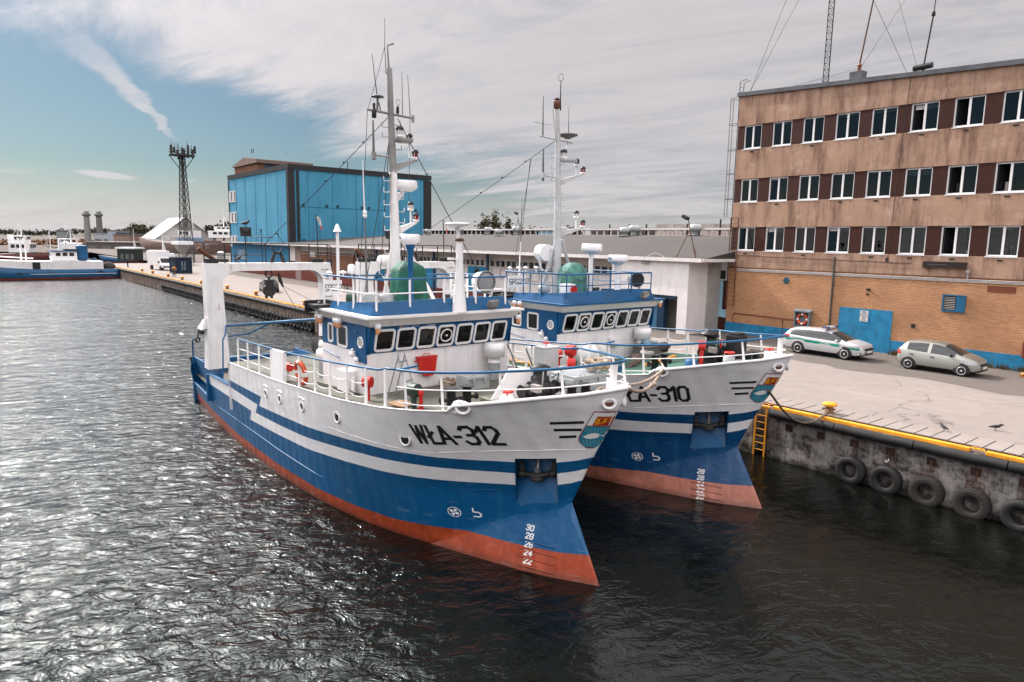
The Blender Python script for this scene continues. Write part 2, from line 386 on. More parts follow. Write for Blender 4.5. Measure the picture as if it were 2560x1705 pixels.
def water_mat():
    m,nt,bs=new_mat('harbour_water')
    bs.inputs['Base Color'].default_value=(.0035,.0042,.0032,1); bs.inputs['Roughness'].default_value=.06; bs.inputs['IOR'].default_value=1.333; bs.inputs['Specular Tint'].default_value=(.84,1.,.95,1)
    tc=nd(nt,'ShaderNodeTexCoord')
    def wv(rot,sc,scale,detail,rough,seed,dist=0):
        mp=nd(nt,'ShaderNodeMapping'); mp.inputs['Rotation'].default_value=(0,0,rad(rot)); m2=nd(nt,'ShaderNodeMapping'); m2.inputs['Scale'].default_value=(*sc,1); m2.inputs['Location'].default_value=(seed,seed,seed)
        lk(nt,tc.outputs['Object'],mp.inputs['Vector']); lk(nt,mp.outputs[0],m2.inputs['Vector'])
        n=nd(nt,'ShaderNodeTexNoise'); n.inputs['Scale'].default_value=scale; n.inputs['Detail'].default_value=detail; n.inputs['Roughness'].default_value=rough; n.inputs['Distortion'].default_value=dist
        lk(nt,m2.outputs[0],n.inputs['Vector']); return n.outputs['Fac']
    a=wv(-28,(.55,1.5),.55,3,.5,3.,.4); b=wv(-16,(.85,1.3),1.75,4,.55,7.,.7); c=wv(20,(1.,1.1),5.0,4,.6,1.,.4)
    h=mth(nt,'ADD',mth(nt,'ADD',mth(nt,'MULTIPLY',a,1.0),mth(nt,'MULTIPLY',b,.85)),mth(nt,'MULTIPLY',c,.12))
    # sheltered patch under the bows and along the quay lies calmer
    sp=nd(nt,'ShaderNodeSeparateXYZ'); lk(nt,tc.outputs['Object'],sp.inputs[0])
    k=nd(nt,'ShaderNodeMapRange'); k.interpolation_type='SMOOTHSTEP'
    k.inputs['From Min'].default_value=-4.5; k.inputs['From Max'].default_value=2.; k.inputs['To Min'].default_value=1.; k.inputs['To Max'].default_value=.22
    q=mth(nt,'ADD',sp.outputs['X'],mth(nt,'MULTIPLY',mth(nt,'SUBTRACT',b,.5),4.)); lk(nt,q,k.inputs['Value'])
    bp=nd(nt,'ShaderNodeBump'); bp.inputs['Distance'].default_value=.24
    lk(nt,k.outputs['Result'],bp.inputs['Strength']); lk(nt,h,bp.inputs['Height']); lk(nt,bp.outputs['Normal'],bs.inputs['Normal'])
    return m
mb=MB(); mb.add([(-4000,-300,0),(4000,-300,0),(4000,6000,0),(-4000,6000,0)],[(0,1,2,3)])
tag(mb.build('water',water_mat()),'dark green rippled harbour water around the moored boats','water',kind='structure')
# ---------------------------------------------------------------- fishing cutters
WLT=[(0,0),(1.04,.63),(1.75,.98),(2.86,1.40),(4.06,1.84),(5.34,2.29),(7,2.72),(8.97,3.02),(11.9,3.17),(16.3,3.12),(20.5,2.84),(24.9,2.4)]
SHT=[(-.56,0),(-.53,.07),(-.50,.15),(-.38,.32),(-.2,.52),(.03,.77),(.3,1.06),(.55,1.31),(.85,1.54),(1.16,1.76),(1.5,2.0),(2.1,2.38),(2.75,2.75),(3.5,3.03),(4.5,3.25),(6,3.36),(8,3.42),(16,3.38),(20,3.2),(24.9,2.85)]
STZ=[(1.75,1.0),(2.1,.82),(2.5,.63),(2.9,.43),(3.3,.21),(3.7,0.),(4.1,-.21),(4.45,-.40),(4.86,-.56)]
STT=[(a,b) for b,a in reversed(STZ)]
SZT=[(-.56,4.86),(-.38,4.80),(.03,4.69),(.55,4.60),(1.16,4.47),(1.5,4.40),(2.38,4.22),(2.55,4.08),(3.5,3.96),(4.75,3.83),(6.7,3.66),(11.2,3.4),(16.3,3.24),(16.95,2.25),(20.2,2.13)]
KZT=[(1.0,1.75),(1.29,1.51),(2.24,1.19),(2.82,.92),(3.45,.51),(3.82,.27),(4.33,0)]
KTT=[(1.0,0),(1.29,.19),(2.24,.70),(2.82,1.03),(3.45,1.42),(3.82,1.64),(4.33,1.92)]+[p for p in WLT if p[0]>4.5]
def P(s,t,z): return V((-s,-t,z))
TLD=[(a-1.0,b) for a,b in KTT]
TSD=sorted([(a-lerp(STZ,lerp(SZT,a) if a<16.3 else 3.24),b) for a,b in SHT])
def hbr(s,z,zs=None):
    """half breadth of the topsides: fine at the knuckle, flaring to the full deck line"""
    zs = (lerp(SZT,s) if s<16.3 else 3.24) if zs is None else zs
    zl = 1.75 if s < 1.0 else lerp(KZT,s)
    d = max(0.,s-lerp(STZ,z))
    q = min(1.12,max(0.,(z-zl)/max(zs-zl,1e-3)))**lerp([(-.6,1.5),(1,1.5),(3,1.15),(5,1.0),(8,.9)],s)
    return (1-q)*lerp(TLD,d)+q*lerp(TSD,d)
def hullz(s): return lerp(SZT,s) if s<16.3 else 3.24
def hbq(s,z): return hbr(s,z,hullz(s))
def findS(t,z):                      # station on the bow where half breadth at height z equals |t|
    lo=lerp(STZ,z); hi=6.
    for _ in range(40):
        m=(lo+hi)/2
        if hbr(m,z) < abs(t): lo=m
        else: hi=m
    return hi
def zdeck(s):
    return lerp([(-.6,4.22),(1,4.14),(2.4,4.04),(3.5,3.93),(4.75,3.80),(6.7,3.63),(11.2,3.37),(16.3,3.21)],s)
A1=[(.3,3.08),(.65,2.94),(1.07,2.83),(1.9,2.735),(2.9,2.69),(4.1,2.67),(6.1,2.56),(9.4,2.32),(11.85,2.22),(13.3,2.15),(25,2.1)]
A2=[(.5,2.76),(.7,2.66),(1.14,2.52),(2.0,2.40),(3.1,2.37),(4.2,2.36),(6.24,2.22),(9.5,1.95),(10.75,1.9),(13.77,1.8),(25,1.8)]
A3=[(.7,2.42),(.8,2.33),(1.2,2.20),(2.1,2.05),(3.2,1.99),(4.05,1.97),(6.66,1.79),(9.6,1.57),(10.85,1.53),(14.5,1.39),(25,1.4)]
A4=[(.3,.64),(1,.58),(2.1,.54),(4.3,.54),(5.5,.44),(9,.38),(14,.38),(20,.42),(25,.45)]
B1=[(0,2.54),(12.9,2.54),(16.5,2.52),(25,2.5)]; B2=[(0,2.16),(13.5,2.16),(16.7,2.24),(25,2.2)]; B3=[(0,1.77),(14.2,1.77),(16.4,1.80),(20.6,1.68),(25,1.6)]

def hull_mat(name, redc, whitec=(.83,.815,.81), bluec=(.001,.082,.215)):
    m, nt, bs = new_mat(name)
    tc = nd(nt,'ShaderNodeTexCoord'); sp = nd(nt,'ShaderNodeSeparateXYZ'); lk(nt,tc.outputs['Object'],sp.inputs[0])
    z = sp.outputs['Z']; s = mth(nt,'MULTIPLY',sp.outputs['X'],-1)
    def at(n):
        a = nd(nt,'ShaderNodeAttribute'); a.attribute_name = n; return a.outputs['Fac']
    def sel(a,b,s0,z0,k):
        j = mth(nt,'GREATER_THAN', s, mth(nt,'ADD', mth(nt,'MULTIPLY', mth(nt,'SUBTRACT', z0, z), k), s0))
        return mth(nt,'ADD', mth(nt,'MULTIPLY',at(a),mth(nt,'SUBTRACT',1.,j)), mth(nt,'MULTIPLY',at(b),j))
    h1 = sel('a1','b1',13.0,2.54,.72); h2 = sel('a2','b2',13.5,2.16,.75); h3 = sel('a3','b3',14.26,1.77,.66)
    g = lambda a,b: mth(nt,'GREATER_THAN',a,b)
    fw = mth(nt,'MAXIMUM', g(z,h1), mth(nt,'MULTIPLY', g(h2,z), g(z,h3)))
    # beyond the aft jog the ledge and quarter are all blue
    fr = g(at('a4'), z)
    v = coords(nt); big = noi(nt,v,.45,4,.6,.3,.7); fine = noi(nt,v,3.0,5,.65,.3,.75)
    runs = noi(nt,coords(nt,(3.2,3.2,.22),(4.,1.,2.)),1.0,5,.7,.50,.74)
    runs2 = noi(nt,coords(nt,(9,9,.3),(1.,7.,2.)),1.0,4,.7,.55,.8)
    bl = mixc(nt, big, tuple(c*.86 for c in bluec), tuple(min(1,c*1.12) for c in bluec))
    bl = mixc(nt, mth(nt,'MULTIPLY',runs,.28), bl, (.03,.17,.24))
    wh = mixc(nt, big, tuple(c*.95 for c in whitec), whitec)
    wh = mixc(nt, mth(nt,'MULTIPLY',runs2,.22), wh, (.45,.36,.30))
    rd = mixc(nt, fine, tuple(c*.62 for c in redc), redc)
    rd = mixc(nt, mth(nt,'MULTIPLY',runs,.45), rd, tuple(min(1,c*1.5+.03) for c in redc))
    scum = nd(nt,'ShaderNodeMapRange'); scum.inputs['From Min'].default_value=.16; scum.inputs['From Max'].default_value=.02
    lk(nt,mth(nt,'ADD',z,mth(nt,'MULTIPLY',fine,-.05)),scum.inputs['Value'])
    rd = mixc(nt, mth(nt,'MULTIPLY',scum.outputs['Result'],.55), rd, (.07,.03,.018))
    c = mixc(nt, fw, bl, wh); c = mixc(nt, fr, c, rd)
    # rust pin marks
    a = noi(nt,coords(nt,(1,1,.5),(2.,9.,5.)),3.1,7,.72,.70,.76); c = mixc(nt, mth(nt,'MULTIPLY',a,.6), c, (.20,.07,.03))
    sc = noi(nt,coords(nt,(.8,.8,3.),(6.,2.,9.)),2.2,6,.7,.60,.70); c = mixc(nt, mth(nt,'MULTIPLY',sc,.14), c, (.45,.47,.48))
    rs = noi(nt,coords(nt,(7,7,.28),(2.,3.,5.)),1.0,6,.75,.64,.78); c = mixc(nt, mth(nt,'MULTIPLY',rs,.40), c, (.22,.10,.05))
    lk(nt,c,bs.inputs['Base Color'])
    bs.inputs['Roughness'].default_value=.36; bs.inputs['Specular IOR Level'].default_value=.45
    # plating set in between frames, plus light dents
    w = nd(nt,'ShaderNodeTexWave'); w.inputs['Scale'].default_value=.62; w.inputs['Distortion'].default_value=1.2; w.inputs['Detail'].default_value=2
    lk(nt,coords(nt,(1,.25,.25)),w.inputs['Vector'])
    hh = mth(nt,'ADD', mth(nt,'MULTIPLY',w.outputs['Fac'],.35), mth(nt,'MULTIPLY',noi(nt,v,1.5,3,.5,.2,.8),.9))
    bump(nt,bs,hh,.75,.03)
    return m

def hole_panel(mb, fn, u0,u1,v0,v1, holes, m=0, K=4):
    """wall strip with rounded window holes (uc,vc,w,h,r), one row"""
    holes = sorted(holes)
    va = min(h[1]-h[3]/2 for h in holes)-.03; vb = max(h[1]+h[3]/2 for h in holes)+.03
    def q(a,b,c,d):
        if b-a>1e-4 and d-c>1e-4: mb.add([fn(a,c),fn(b,c),fn(b,d),fn(a,d)],[(0,1,2,3)],m)
    q(u0,u1,v0,va); q(u0,u1,vb,v1)
    x = u0
    for i,h in enumerate(holes):
        l = h[0]-h[2]/2-.03; r_ = h[0]+h[2]/2+.03
        q(x,l,va,vb); x = r_
        a = rrect(h[0],h[1],h[2],h[3],h[4],K)
        out = []
        cs = [(r_,vb),(l,vb),(l,va),(r_,va)]
        for c in range(4):
            for j in range(K+1):
                p = a[c*(K+1)+j]; cx,cy = cs[c]
                hor = (c%2==0)
                if j == K//2: out.append((cx,cy))
                elif (j < K//2) == (c in (0,2)): out.append((cx,p[1]))
                else: out.append((p[0],cy))
        n = len(a)
        mb.add([fn(*p) for p in a]+[fn(*p) for p in out],[(k,(k+1)%n,n+(k+1)%n,n+k) for k in range(n)],m)
    q(x,u1,va,vb)
def rrect(cx,cy,w,h,r,K=4):
    pts=[]
    for c,(sx,sy,a0) in enumerate(((1,1,0),(-1,1,90),(-1,-1,180),(1,-1,270))):
        for j in range(K+1):
            a = rad(a0+90*j/K)
            pts.append((cx+sx*(w/2-r)+r*cos(a), cy+sy*(h/2-r)+r*sin(a)))
    return pts
def window_part(name, fn, nrm, h, mats, parent, fw=.05, out=.03, label=None, K=4):
    """rounded frame ring and pane as one mesh"""
    mb = MB(); n = V(nrm)
    a = rrect(h[0],h[1],h[2]+.012,h[3]+.012,h[4],K); b = rrect(h[0],h[1],h[2]-2*fw,h[3]-2*fw,max(.02,h[4]-fw),K)
    A=[fn(*p)-n*.01 for p in a]; A2=[fn(*p)+n*out for p in a]; B2_=[fn(*p)+n*out for p in b]; B_=[fn(*p)-n*.01 for p in b]
    mb.grid([A,A2,B2_,B_],0,False,True)
    mb.add([fn(*p) for p in b],[tuple(range(len(b)))],1)
    return mb.build(name, mats, parent, label=label, fixn=False)

def nav_lamp(mb, c, lens, k=1.0, body=0, blk=1):
    c=V(c)
    mb.lathe([(.055*k,0),(.085*k,.01*k),(.085*k,.05*k),(.06*k,.06*k)],c,n=12,m=body)
    mb.lathe([(.062*k,.06*k),(.062*k,.17*k)],c,n=12,m=lens)
    mb.lathe([(.085*k,.17*k),(.085*k,.19*k),(.06*k,.23*k),(.02*k,.25*k)],c,n=12,m=blk)
    for i in range(4):
        a=pi/4+i*pi/2; q=c+V((cos(a),sin(a),0))*.075*k
        mb.cyl(q+V((0,0,.05*k)),q+V((0,0,.17*k)),.006*k,n=4,m=body)

def ship(cfg):
    v312 = cfg['id']==312
    MW = frame(cfg['O'], cfg['th'])
    R = empty('fishing_boat', MW, cfg['label'], 'fishing boat', 'blue and white fishing cutters moored side by side')
    W = lambda s,t,z: MW @ P(s,t,z)
    hm = cfg['hullmat']; deckm = cfg['deckmat']
    # ---- hull
    cols=[-.56,-.545,-.53,-.50,-.45,-.4,-.34,-.27,-.2,-.1,0,.1,.2,.32,.45,.6,.75,.9,1.0,1.15,1.29,1.5,1.75,2.0,2.24,2.38,2.44,2.5,2.55,2.82,3.1,3.45,3.82,4.1,4.33,4.7,5.1]+[5.5+.5*i for i in range(22)]+[16.3,16.52,16.74,16.95,17.5,18,18.6,19.2,19.8,20.2]
    ups=[]
    NR=22
    for s in cols:
        zs=lerp(SZT,s); zl=lerp(STT,s) if s<1 else lerp(KZT,s)
        ups.append([(s,hbr(s,zl+(zs-zl)*j/NR) if j or s>=1 else 0., zl+(zs-zl)*j/NR) for j in range(NR+1)])
    lows=[]
    for s in [0,.15,.3,.5,.75,1.0,1.29,1.75,2.24,2.82,3.45,3.82,4.2,4.33]+[4.9+.8*i for i in range(25)]+[24.9]:
        t0=lerp(WLT,s)
        if s<1: zt,tt=1.75*s,0.
        else: zt,tt=lerp(KZT,s),lerp(KTT,s)
        if s>=4.33: zt,tt=0.,t0
        row=[(s-.25*(1 if s<1 else max(0,1-(s-1)/4)),t0*1.0+.12*(s>0),-.7)]
        for j in range(7): row.append((s,t0+(tt-t0)*j/6,zt*j/6))
        lows.append(row)
    aft=[]
    for s in [20.2,21,22,23,24,24.9]:
        aft.append([(s,hbr(s,z,3.24),z) for z in (0,.25,.5,.75,.95)])
    bm=bmesh.new()
    def put(G,sg):
        vs=[[bm.verts.new(P(s,sg*t,z)) for s,t,z in r] for r in G]
        for i in range(len(G)-1):
            for j in range(len(G[0])-1):
                q=[vs[i][j],vs[i][j+1],vs[i+1][j+1],vs[i+1][j]]
                if sg<0: q.reverse()
                try:
                    f=bm.faces.new(q); f.smooth=True
                except ValueError: pass
    for sg in (1,-1):
        put(ups,sg); put(lows,sg); put(aft,sg)
    bmesh.ops.remove_doubles(bm,verts=bm.verts,dist=1e-5)
    bmesh.ops.dissolve_degenerate(bm,dist=1e-5,edges=bm.edges)
    # anchor pocket opening, both bows
    I=V((.66,.75,0))
    PK={'TL':(1.86,1.12,2.84),'TR':(1.04,.53,2.95),'BR':(1.29,.19,1.68),'BL':(2.24,.74,1.51)}
    for sg in (1,-1):
        pk={k:P(a,sg*b,c) for k,(a,b,c) in PK.items()}
        Iw=P(.66,-sg*.75,0)
        ctr=sum(pk.values(),V())/4
        planes=[]
        for a,b in (('TL','TR'),('TR','BR'),('BR','BL'),('BL','TL')):
            n=(pk[b]-pk[a]).cross(Iw).normalized()
            if n.dot(ctr-pk[a])>0: n=-n
            planes.append((pk[a],n))
        near=lambda f: (f.calc_center_median()-ctr).length<1.6 and f.calc_center_median().y*(-sg)>0
        for co,n in planes:
            fs=[f for f in bm.faces if near(f)]
            g=list(set(fs)|{e for f in fs for e in f.edges}|{w for f in fs for w in f.verts})
            bmesh.ops.bisect_plane(bm,geom=g,plane_co=co,plane_no=n,dist=1e-5)
        dl=[f for f in bm.faces if near(f) and all(n.dot(f.calc_center_median()-co)<0 for co,n in planes)]
        bmesh.ops.delete(bm,geom=dl,context='FACES')
    me=bpy.data.meshes.new('hull'); bm.to_mesh(me); bm.free()
    me.materials.append(hm)
    for nm,tab in (('a1',A1),('a2',A2),('a3',A3),('a4',A4),('b1',B1),('b2',B2),('b3',B3)):
        a=me.attributes.new(nm,'FLOAT','POINT'); a.data.foreach_set('value',[lerp(tab,-v.co.x) for v in me.vertices])
    hull=bpy.data.objects.new('hull',me); COL.objects.link(hull); hull.parent=R
    # pocket lining
    for sg in (1,-1):
        pk={k:P(a,sg*b,c) for k,(a,b,c) in PK.items()}; Iw=P(.66,-sg*.75,0)*.85
        mb=MB(); tl2=pk['TL']+Iw; tr2=pk['TR']+Iw
        mid=lambda a,b,f: a.lerp(b,f)
        mb.add([pk['TL'],pk['TR'],pk['BR'],pk['BL'],tl2,tr2],[(0,1,5,4),(4,5,2,3),(0,4,3),(1,2,5)])
        # ledge plate high inside the pocket
        c0=tl2.lerp(tr2,.28)+V((0,0,-.12)); c1=tl2.lerp(tr2,.72)+V((0,0,-.12))
        mb.add([c0-Iw*.12,c1-Iw*.12,c1-Iw*.12+V((0,0,-.05)),c0-Iw*.12+V((0,0,-.05))],[(0,1,2,3)])
        mb.build('anchor_pocket',blue,hull,fixn=False)
        if sg<0: continue
        # anchor: shank, crown, flukes
        ab=MB(); e=(pk['TR']-pk['TL']).normalized(); o=-Iw.normalized()
        c=pk['TL'].lerp(pk['TR'],.5).lerp(pk['BL'].lerp(pk['BR'],.5),.40)+Iw*.32
        ab.cyl(c+V((0,0,.42))+Iw*.25,c+V((0,0,.02)),.035,.05,8,1)
        ab.bc(c+V((0,0,.02)),(.10,.10,.22),1)
        ab.tube([c-e*.44+V((0,0,.02)),c-e*.2+V((0,0,-.04)),c+V((0,0,-.07))+o*.05,c+e*.2+V((0,0,-.04)),c+e*.44+V((0,0,.02))],[.05,.075,.10,.075,.05],8)
        for k in (-1,1):
            q=c+e*.40*k
            ab.sph(q+V((0,0,.0)),.14,10,7,0,(1,1,.75))
            ab.hexa([q-e*.09+o*.06-V((0,0,.05)),q+e*.09+o*.06-V((0,0,.05)),q+e*.09-o*.08-V((0,0,.05)),q-e*.09-o*.08-V((0,0,.05)),q-e*.04+V((0,0,.30)),q+e*.04+V((0,0,.30)),q+e*.04-o*.05+V((0,0,.30)),q-e*.04-o*.05+V((0,0,.30))])
        ab.lathe([(.03,-.2),(.16,-.16),(.19,-.10),(.1,-.05)],c+o*.04,n=12)
        ab.build('anchor',[blackm,steel],hull)
    # ---- markings painted on the plating
    def on(s,z,sg=1,off=.008): return P(s,sg*(hbq(s,z)+off),z)
    mk=MB()
    base=lambda u: 3.07+.095*u                       # baseline rises towards the bow
    def fn(u,v):
        s=3.71-u; zz=base(u)+v
        return on(s,zz,1,.012)
    ls,Wd=text_lines('W\u0141A-31'+cfg['id_s'][-1],.17)
    k=1.84/Wd
    it=cfg.get('italic',0)
    ribbons(mk,[[((x+it*y)*k if x>1.9 else x*k,y*.47) for x,y in l] for l in ls],.078,fn,0,.06)
    mk.build('registration_number',black,hull,fixn=False)
    mk=MB()
    for (s0,z0,s1,z1) in ((.775,3.93,.205,4.0),(.78,3.75,.30,3.80),(.76,3.56,.45,3.61)):
        L1=[];L2=[]
        for i in range(7):
            f=i/6; s=s0+(s1-s0)*f; z=z0+(z1-z0)*f
            L1.append(on(s,z+.035,1,.012)); L2.append(on(s+.02,z-.035,1,.012))
        mk.grid([L1,L2],0,False)
    mk.build('speed_stripes',black,hull,fixn=False)
    # coat of arms, wrapped round the stem
    def cr(e,z,off=.014):
        t=.42-.53*e
        tt=abs(t); s=findS(tt,z); return P(s-off*.5,(tt+off)*(1 if t>=0 else -1),z)
    def left(z): return lerp([(3.30,.42),(3.36,.30),(3.42,.16),(3.50,.06),(3.62,.0),(4.4,0)],z)
    cm=MB()
    def band(z0,z1,e0,e1,m,off,n=10,k=6):
        G=[]
        for i in range(k+1):
            z=z0+(z1-z0)*i/k
            a=max(e0,left(z)+(e0 if e0<.05 else 0)) if e0<.2 else e0
            b=min(e1,1-left(z))
            G.append([cr(a+(b-a)*j/n,z,off) for j in range(n+1)])
        cm.grid(G,m,False)
    band(3.31,4.30,0,1,0,.012,14,12)
    band(3.34,3.90,.03,.97,1,.018,14,10)
    band(3.925,4.27,.03,.97,2,.018,14,4)
    band(3.93,4.17,.2,.86,0,.021,10,3)
    # crown
    def poly(pts,m,off):
        n=len(pts); c=(sum(p[0] for p in pts)/n,sum(p[1] for p in pts)/n)
        cm.add([cr(*c,off)]+[cr(*p,off) for p in pts],[(0,1+i,1+(i+1)%n) for i in range(n)],m)
    poly([(.25,3.95),(.82,3.95),(.82,4.01),(.25,4.01)],3,.025)
    for c in (.30,.52,.74): poly([(c-.10,4.01),(c+.10,4.01),(c+.05,4.08),(c+.09,4.15),(c,4.11),(c-.08,4.16),(c-.05,4.08)],3,.026)
    # fish
    poly([(.12,3.62),(.22,3.69),(.36,3.73),(.52,3.72),(.64,3.685),(.80,3.75),(.76,3.66),(.80,3.60),(.64,3.645),(.54,3.60),(.36,3.57),(.22,3.58)],2,.025)
    for i in range(9):
        for j in range(8):
            e=.10+.1*i+.05*(j%2); z=3.40+.06*j
            if e>left(z)+.08 and e<.93-left(z) and not (.1<e<.82 and 3.55<z<3.76):
                cm.add([cr(e-.011,z-.008,.026),cr(e+.011,z-.008,.026),cr(e+.011,z+.010,.026),cr(e-.011,z+.010,.026)],[(0,1,2,3)],4)
    cm.build('coat_of_arms',[paint('crest_red',(.28,.02,.012),.5),paint('crest_blue',(.02,.22,.32),.5),white2,paint('crest_gold',(.75,.28,.01),.5),paint('crest_dot',(.65,.55,.42),.5)],hull,fixn=False)
    # thruster and bulb symbols, draft marks
    mk=MB()
    def circ(c,r,k=24,a0=0,a1=2*pi): return [(c[0]+r*cos(a0+(a1-a0)*i/k),c[1]+r*sin(a0+(a1-a0)*i/k)) for i in range(k+1)]
    f2=lambda u,v: on(3.60-u,1.06+v,1,.012)
    ribbons(mk,[circ((0,0),.135,4,a+.12,a+.68) for a in [i*pi/4 for i in range(8)]],.022,f2,0,.03)
    for i in range(4):
        a=pi/4+i*pi/2+.3; mk.add([f2(.01*cos(a),.01*sin(a))]+[f2(.065*cos(a)+.038*cos(b),.065*sin(a)+.038*sin(b)) for b in [j*pi/4 for j in range(8)]],[(0,1+j,1+(j+1)%8) for j in range(8)])
    f3=lambda u,v: on(3.10-u,.99+v,1,.012)
    ribbons(mk,[[(-.09,.23),(-.09,.13),(0,.13)]+[(.0+.065*sin(a),.065+.065*cos(a)) for a in [j*pi/5 for j in range(6)]]+[(-.09,0)]],.035,f3,0,.03)
    def fac(u,v):                                     # lower bow plate
        s=1.93-u; z=v; t0=lerp(WLT,s)
        if s<1: zt,tt=1.75*s,0.
        else: zt,tt=lerp(KZT,s),lerp(KTT,s)
        t=t0+(tt-t0)*z/zt
        return P(s-.008,t+.008,z)
    nums=cfg['nums']; z0=cfg['num_z']
    for i,nstr in enumerate(nums):
        ls,Wd=text_lines(nstr,.3)
        zz=z0-.185*i; uo=.02+.045*i
        ribbons(mk,[[(uo+x*.12,zz+y*.12) for x,y in l] for l in ls],.028,fac,0,.05)
    mk.build('hull_symbols',white2,hull,fixn=False)
    rb=MB()
    for i in range(4):
        z=cfg['rib_z']-.19*i
        pts=[fac(1.93-(2.0-.05*i-j*.11),z-.02*j/6) for j in range(9)]
        rb.tube(pts,.022,6)
    me=rb.build('bow_ribs',hm,hull).data
    for nm,tab in (('a1',A1),('a2',A2),('a3',A3),('a4',A4),('b1',B1),('b2',B2),('b3',B3)):
        q=me.attributes.new(nm,'FLOAT','POINT'); q.data.foreach_set('value',[lerp(tab,-v.co.x) for v in me.vertices])
    # weld seams and rubbing strakes
    for nm,pts,r_,mt in (('weld_seam',[on(s,lerp([(.4,3.27),(.95,3.19),(2.3,3.0),(3.7,2.78),(8,2.64)],s),1,.0) for s in [.4+.4*i for i in range(19)]],.010,white2),
                         ('rubbing_strake',[on(s,lerp([(8.5,.86),(13,.97),(16.6,1.0),(20.2,.82)],s),1,.0) for s in [8.5+.6*i for i in range(20)]],.02,blue_lt),
                         ('rubbing_strake',[on(s,lerp([(2.4,1.85),(3.2,1.76),(6,1.5),(9,1.28)],s),1,-.006) for s in [2.45+.5*i for i in range(14)]],.010,blue)):
        mb=MB(); mb.tube(pts,r_,6); mb.build(nm,mt,hull)
    # portholes
    for (s,z,r_) in ((12.42,2.77,.13),(11.12,2.82,.13),(9.29,2.94,.14),(6.97,3.10,.15),(4.08,3.09,.16)):
        for sg in (1,-1):
            mb=MB(); c=on(s,z,sg,0); nn=(on(s,z,sg,.1)-c).normalized()
            d=(on(s-.1,z,sg,0)-on(s+.1,z,sg,0)).normalized(); up=V((0,0,1))
            nn=d.cross(up); nn=nn if nn.dot(P(0,sg,0))>0 else -nn
            mb.torus(c+nn*.01,r_,.03,nn,20,6,0); mb.cyl(c-nn*.02,c+nn*.012,r_*.98,None,20,1)
            e=[c+d*(x*r_*1.5)+up*(r_+.11+.03*(1-x*x))+nn*.03 for x in (-1,-.5,0,.5,1)]
            mb.tube(e,.018,5,0)
            mb.build('porthole',[white2,glassd],hull)
    # hawse pipes and fairleads on the bulwark
    for sg in (1,-1):
        for (s,z,r_,ml) in ((-.30,4.50,.11,1),(2.21,4.20,.13,2)):
            mb=MB(); c=on(s,z,sg,0); d=(on(s-.05,z,sg,0)-on(s+.05,z,sg,0)).normalized(); nn=d.cross(V((0,0,1))); nn=nn if nn.dot(P(-.3,sg,0))>0 else -nn
            n=20; q=[c+d*(r_*1.25*cos(2*pi*i/n))+V((0,0,r_*sin(2*pi*i/n)))+nn*.012 for i in range(n)]
            mb.tube(q,.04,8,0,True); mb.add(q,[tuple(range(n))],1)
            mb.build('fairlead',[white2,rusty if ml==1 else greyd],hull)
    # bulwark inner plating + capping rail
    mb=MB()
    for sg in (1,-1):
        ss=[c for c in cols if c<=2.5]
        lo_=lambda s: max(s,lerp(STZ,zdeck(s)-.1))+.05
        mb.grid([[P(lo_(s),sg*max(0,hbr(lo_(s),zdeck(s)-.1)-.06),zdeck(s)-.1) for s in ss],[P(s+.05,sg*max(0,hbr(s,lerp(SZT,s))-.06),lerp(SZT,s)-.01) for s in ss]])
        mb.tube([P(s,sg*hbr(s,lerp(SZT,s)),lerp(SZT,s)+.01) for s in ss],.045,8)
        mb.tube([P(s,sg*(lerp(SHT,s)-.01),lerp(SZT,s)+.005) for s in cols if 2.5<=s<=16.3],.022,6)
    # stem knee: breast plate
    ss=[-.56,-.53,-.5,-.4,-.25,-.1,.05]
    mb.grid([[P(s,hbr(s,lerp(SZT,s)),lerp(SZT,s)+.03) for s in ss],[P(s,-hbr(s,lerp(SZT,s)),lerp(SZT,s)+.03) for s in ss]],0,False)
    mb.build('bulwark',white2,hull)
    # ---- decks
    mb=MB(); ss=[-.25,-.1,.1,.5,1,1.7,2.4,2.55,3.5,4.75,6,6.7,8,9.5,11.2,13,15,16.55]
    G=[]
    for s in ss:
        w=max(.02,(lerp(SHT,s)-.03) if s>2.5 else hbr(s,zdeck(s))-.02)
        G.append([P(s,w*f,zdeck(s)+.05*(1-f*f)) for f in (-1,-.6,-.2,.2,.6,1)])
    mb.grid(G,0,True)
    mb.build('fore_deck',deckm,R,fixn=False)
    mb=MB(); mb.add([P(16.5,3.2,1.35),P(16.5,-3.2,1.35),P(24.7,-2.5,1.35),P(24.7,2.5,1.35)],[(0,1,2,3)])
    mb.add([P(16.55,3.36,1.35),P(16.55,-3.36,1.35),P(16.55,-3.36,3.21),P(16.55,3.36,3.21)],[(0,1,2,3)],1)
    mb.build('working_deck',[paint('dark_deck',(.07,.06,.05),.8,.3,0,.4),white],R,fixn=False)
    # ---- stern quarters: inset bulwark, slatted ledge, transom
    mb=MB()
    for sg in (1,-1):
        mb.bx(-20.3,-20.2,-sg*2.5,-sg*3.2,.95,2.12,0)
        mb.hexa([P(20.25,sg*2.62,.95),P(24.75,sg*2.25,.95),P(24.75,sg*2.17,.95),P(20.25,sg*2.54,.95),P(20.25,sg*2.62,2.2),P(24.75,sg*2.55,2.2),P(24.75,sg*2.47,2.2),P(20.25,sg*2.54,2.2)],0)
        for i in range(15):
            s=20.45+i*.29
            mb.hexa([P(s,sg*2.3,.93),P(s+.07,sg*2.3,.93),P(s+.07,sg*(hbr(s,.95,3.24)-.03),.93),P(s,sg*(hbr(s,.95,3.24)-.03),.93),P(s,sg*2.3,.99),P(s+.07,sg*2.3,.99),P(s+.07,sg*(hbr(s,.95,3.24)-.03),.99),P(s,sg*(hbr(s,.95,3.24)-.03),.99)],0)
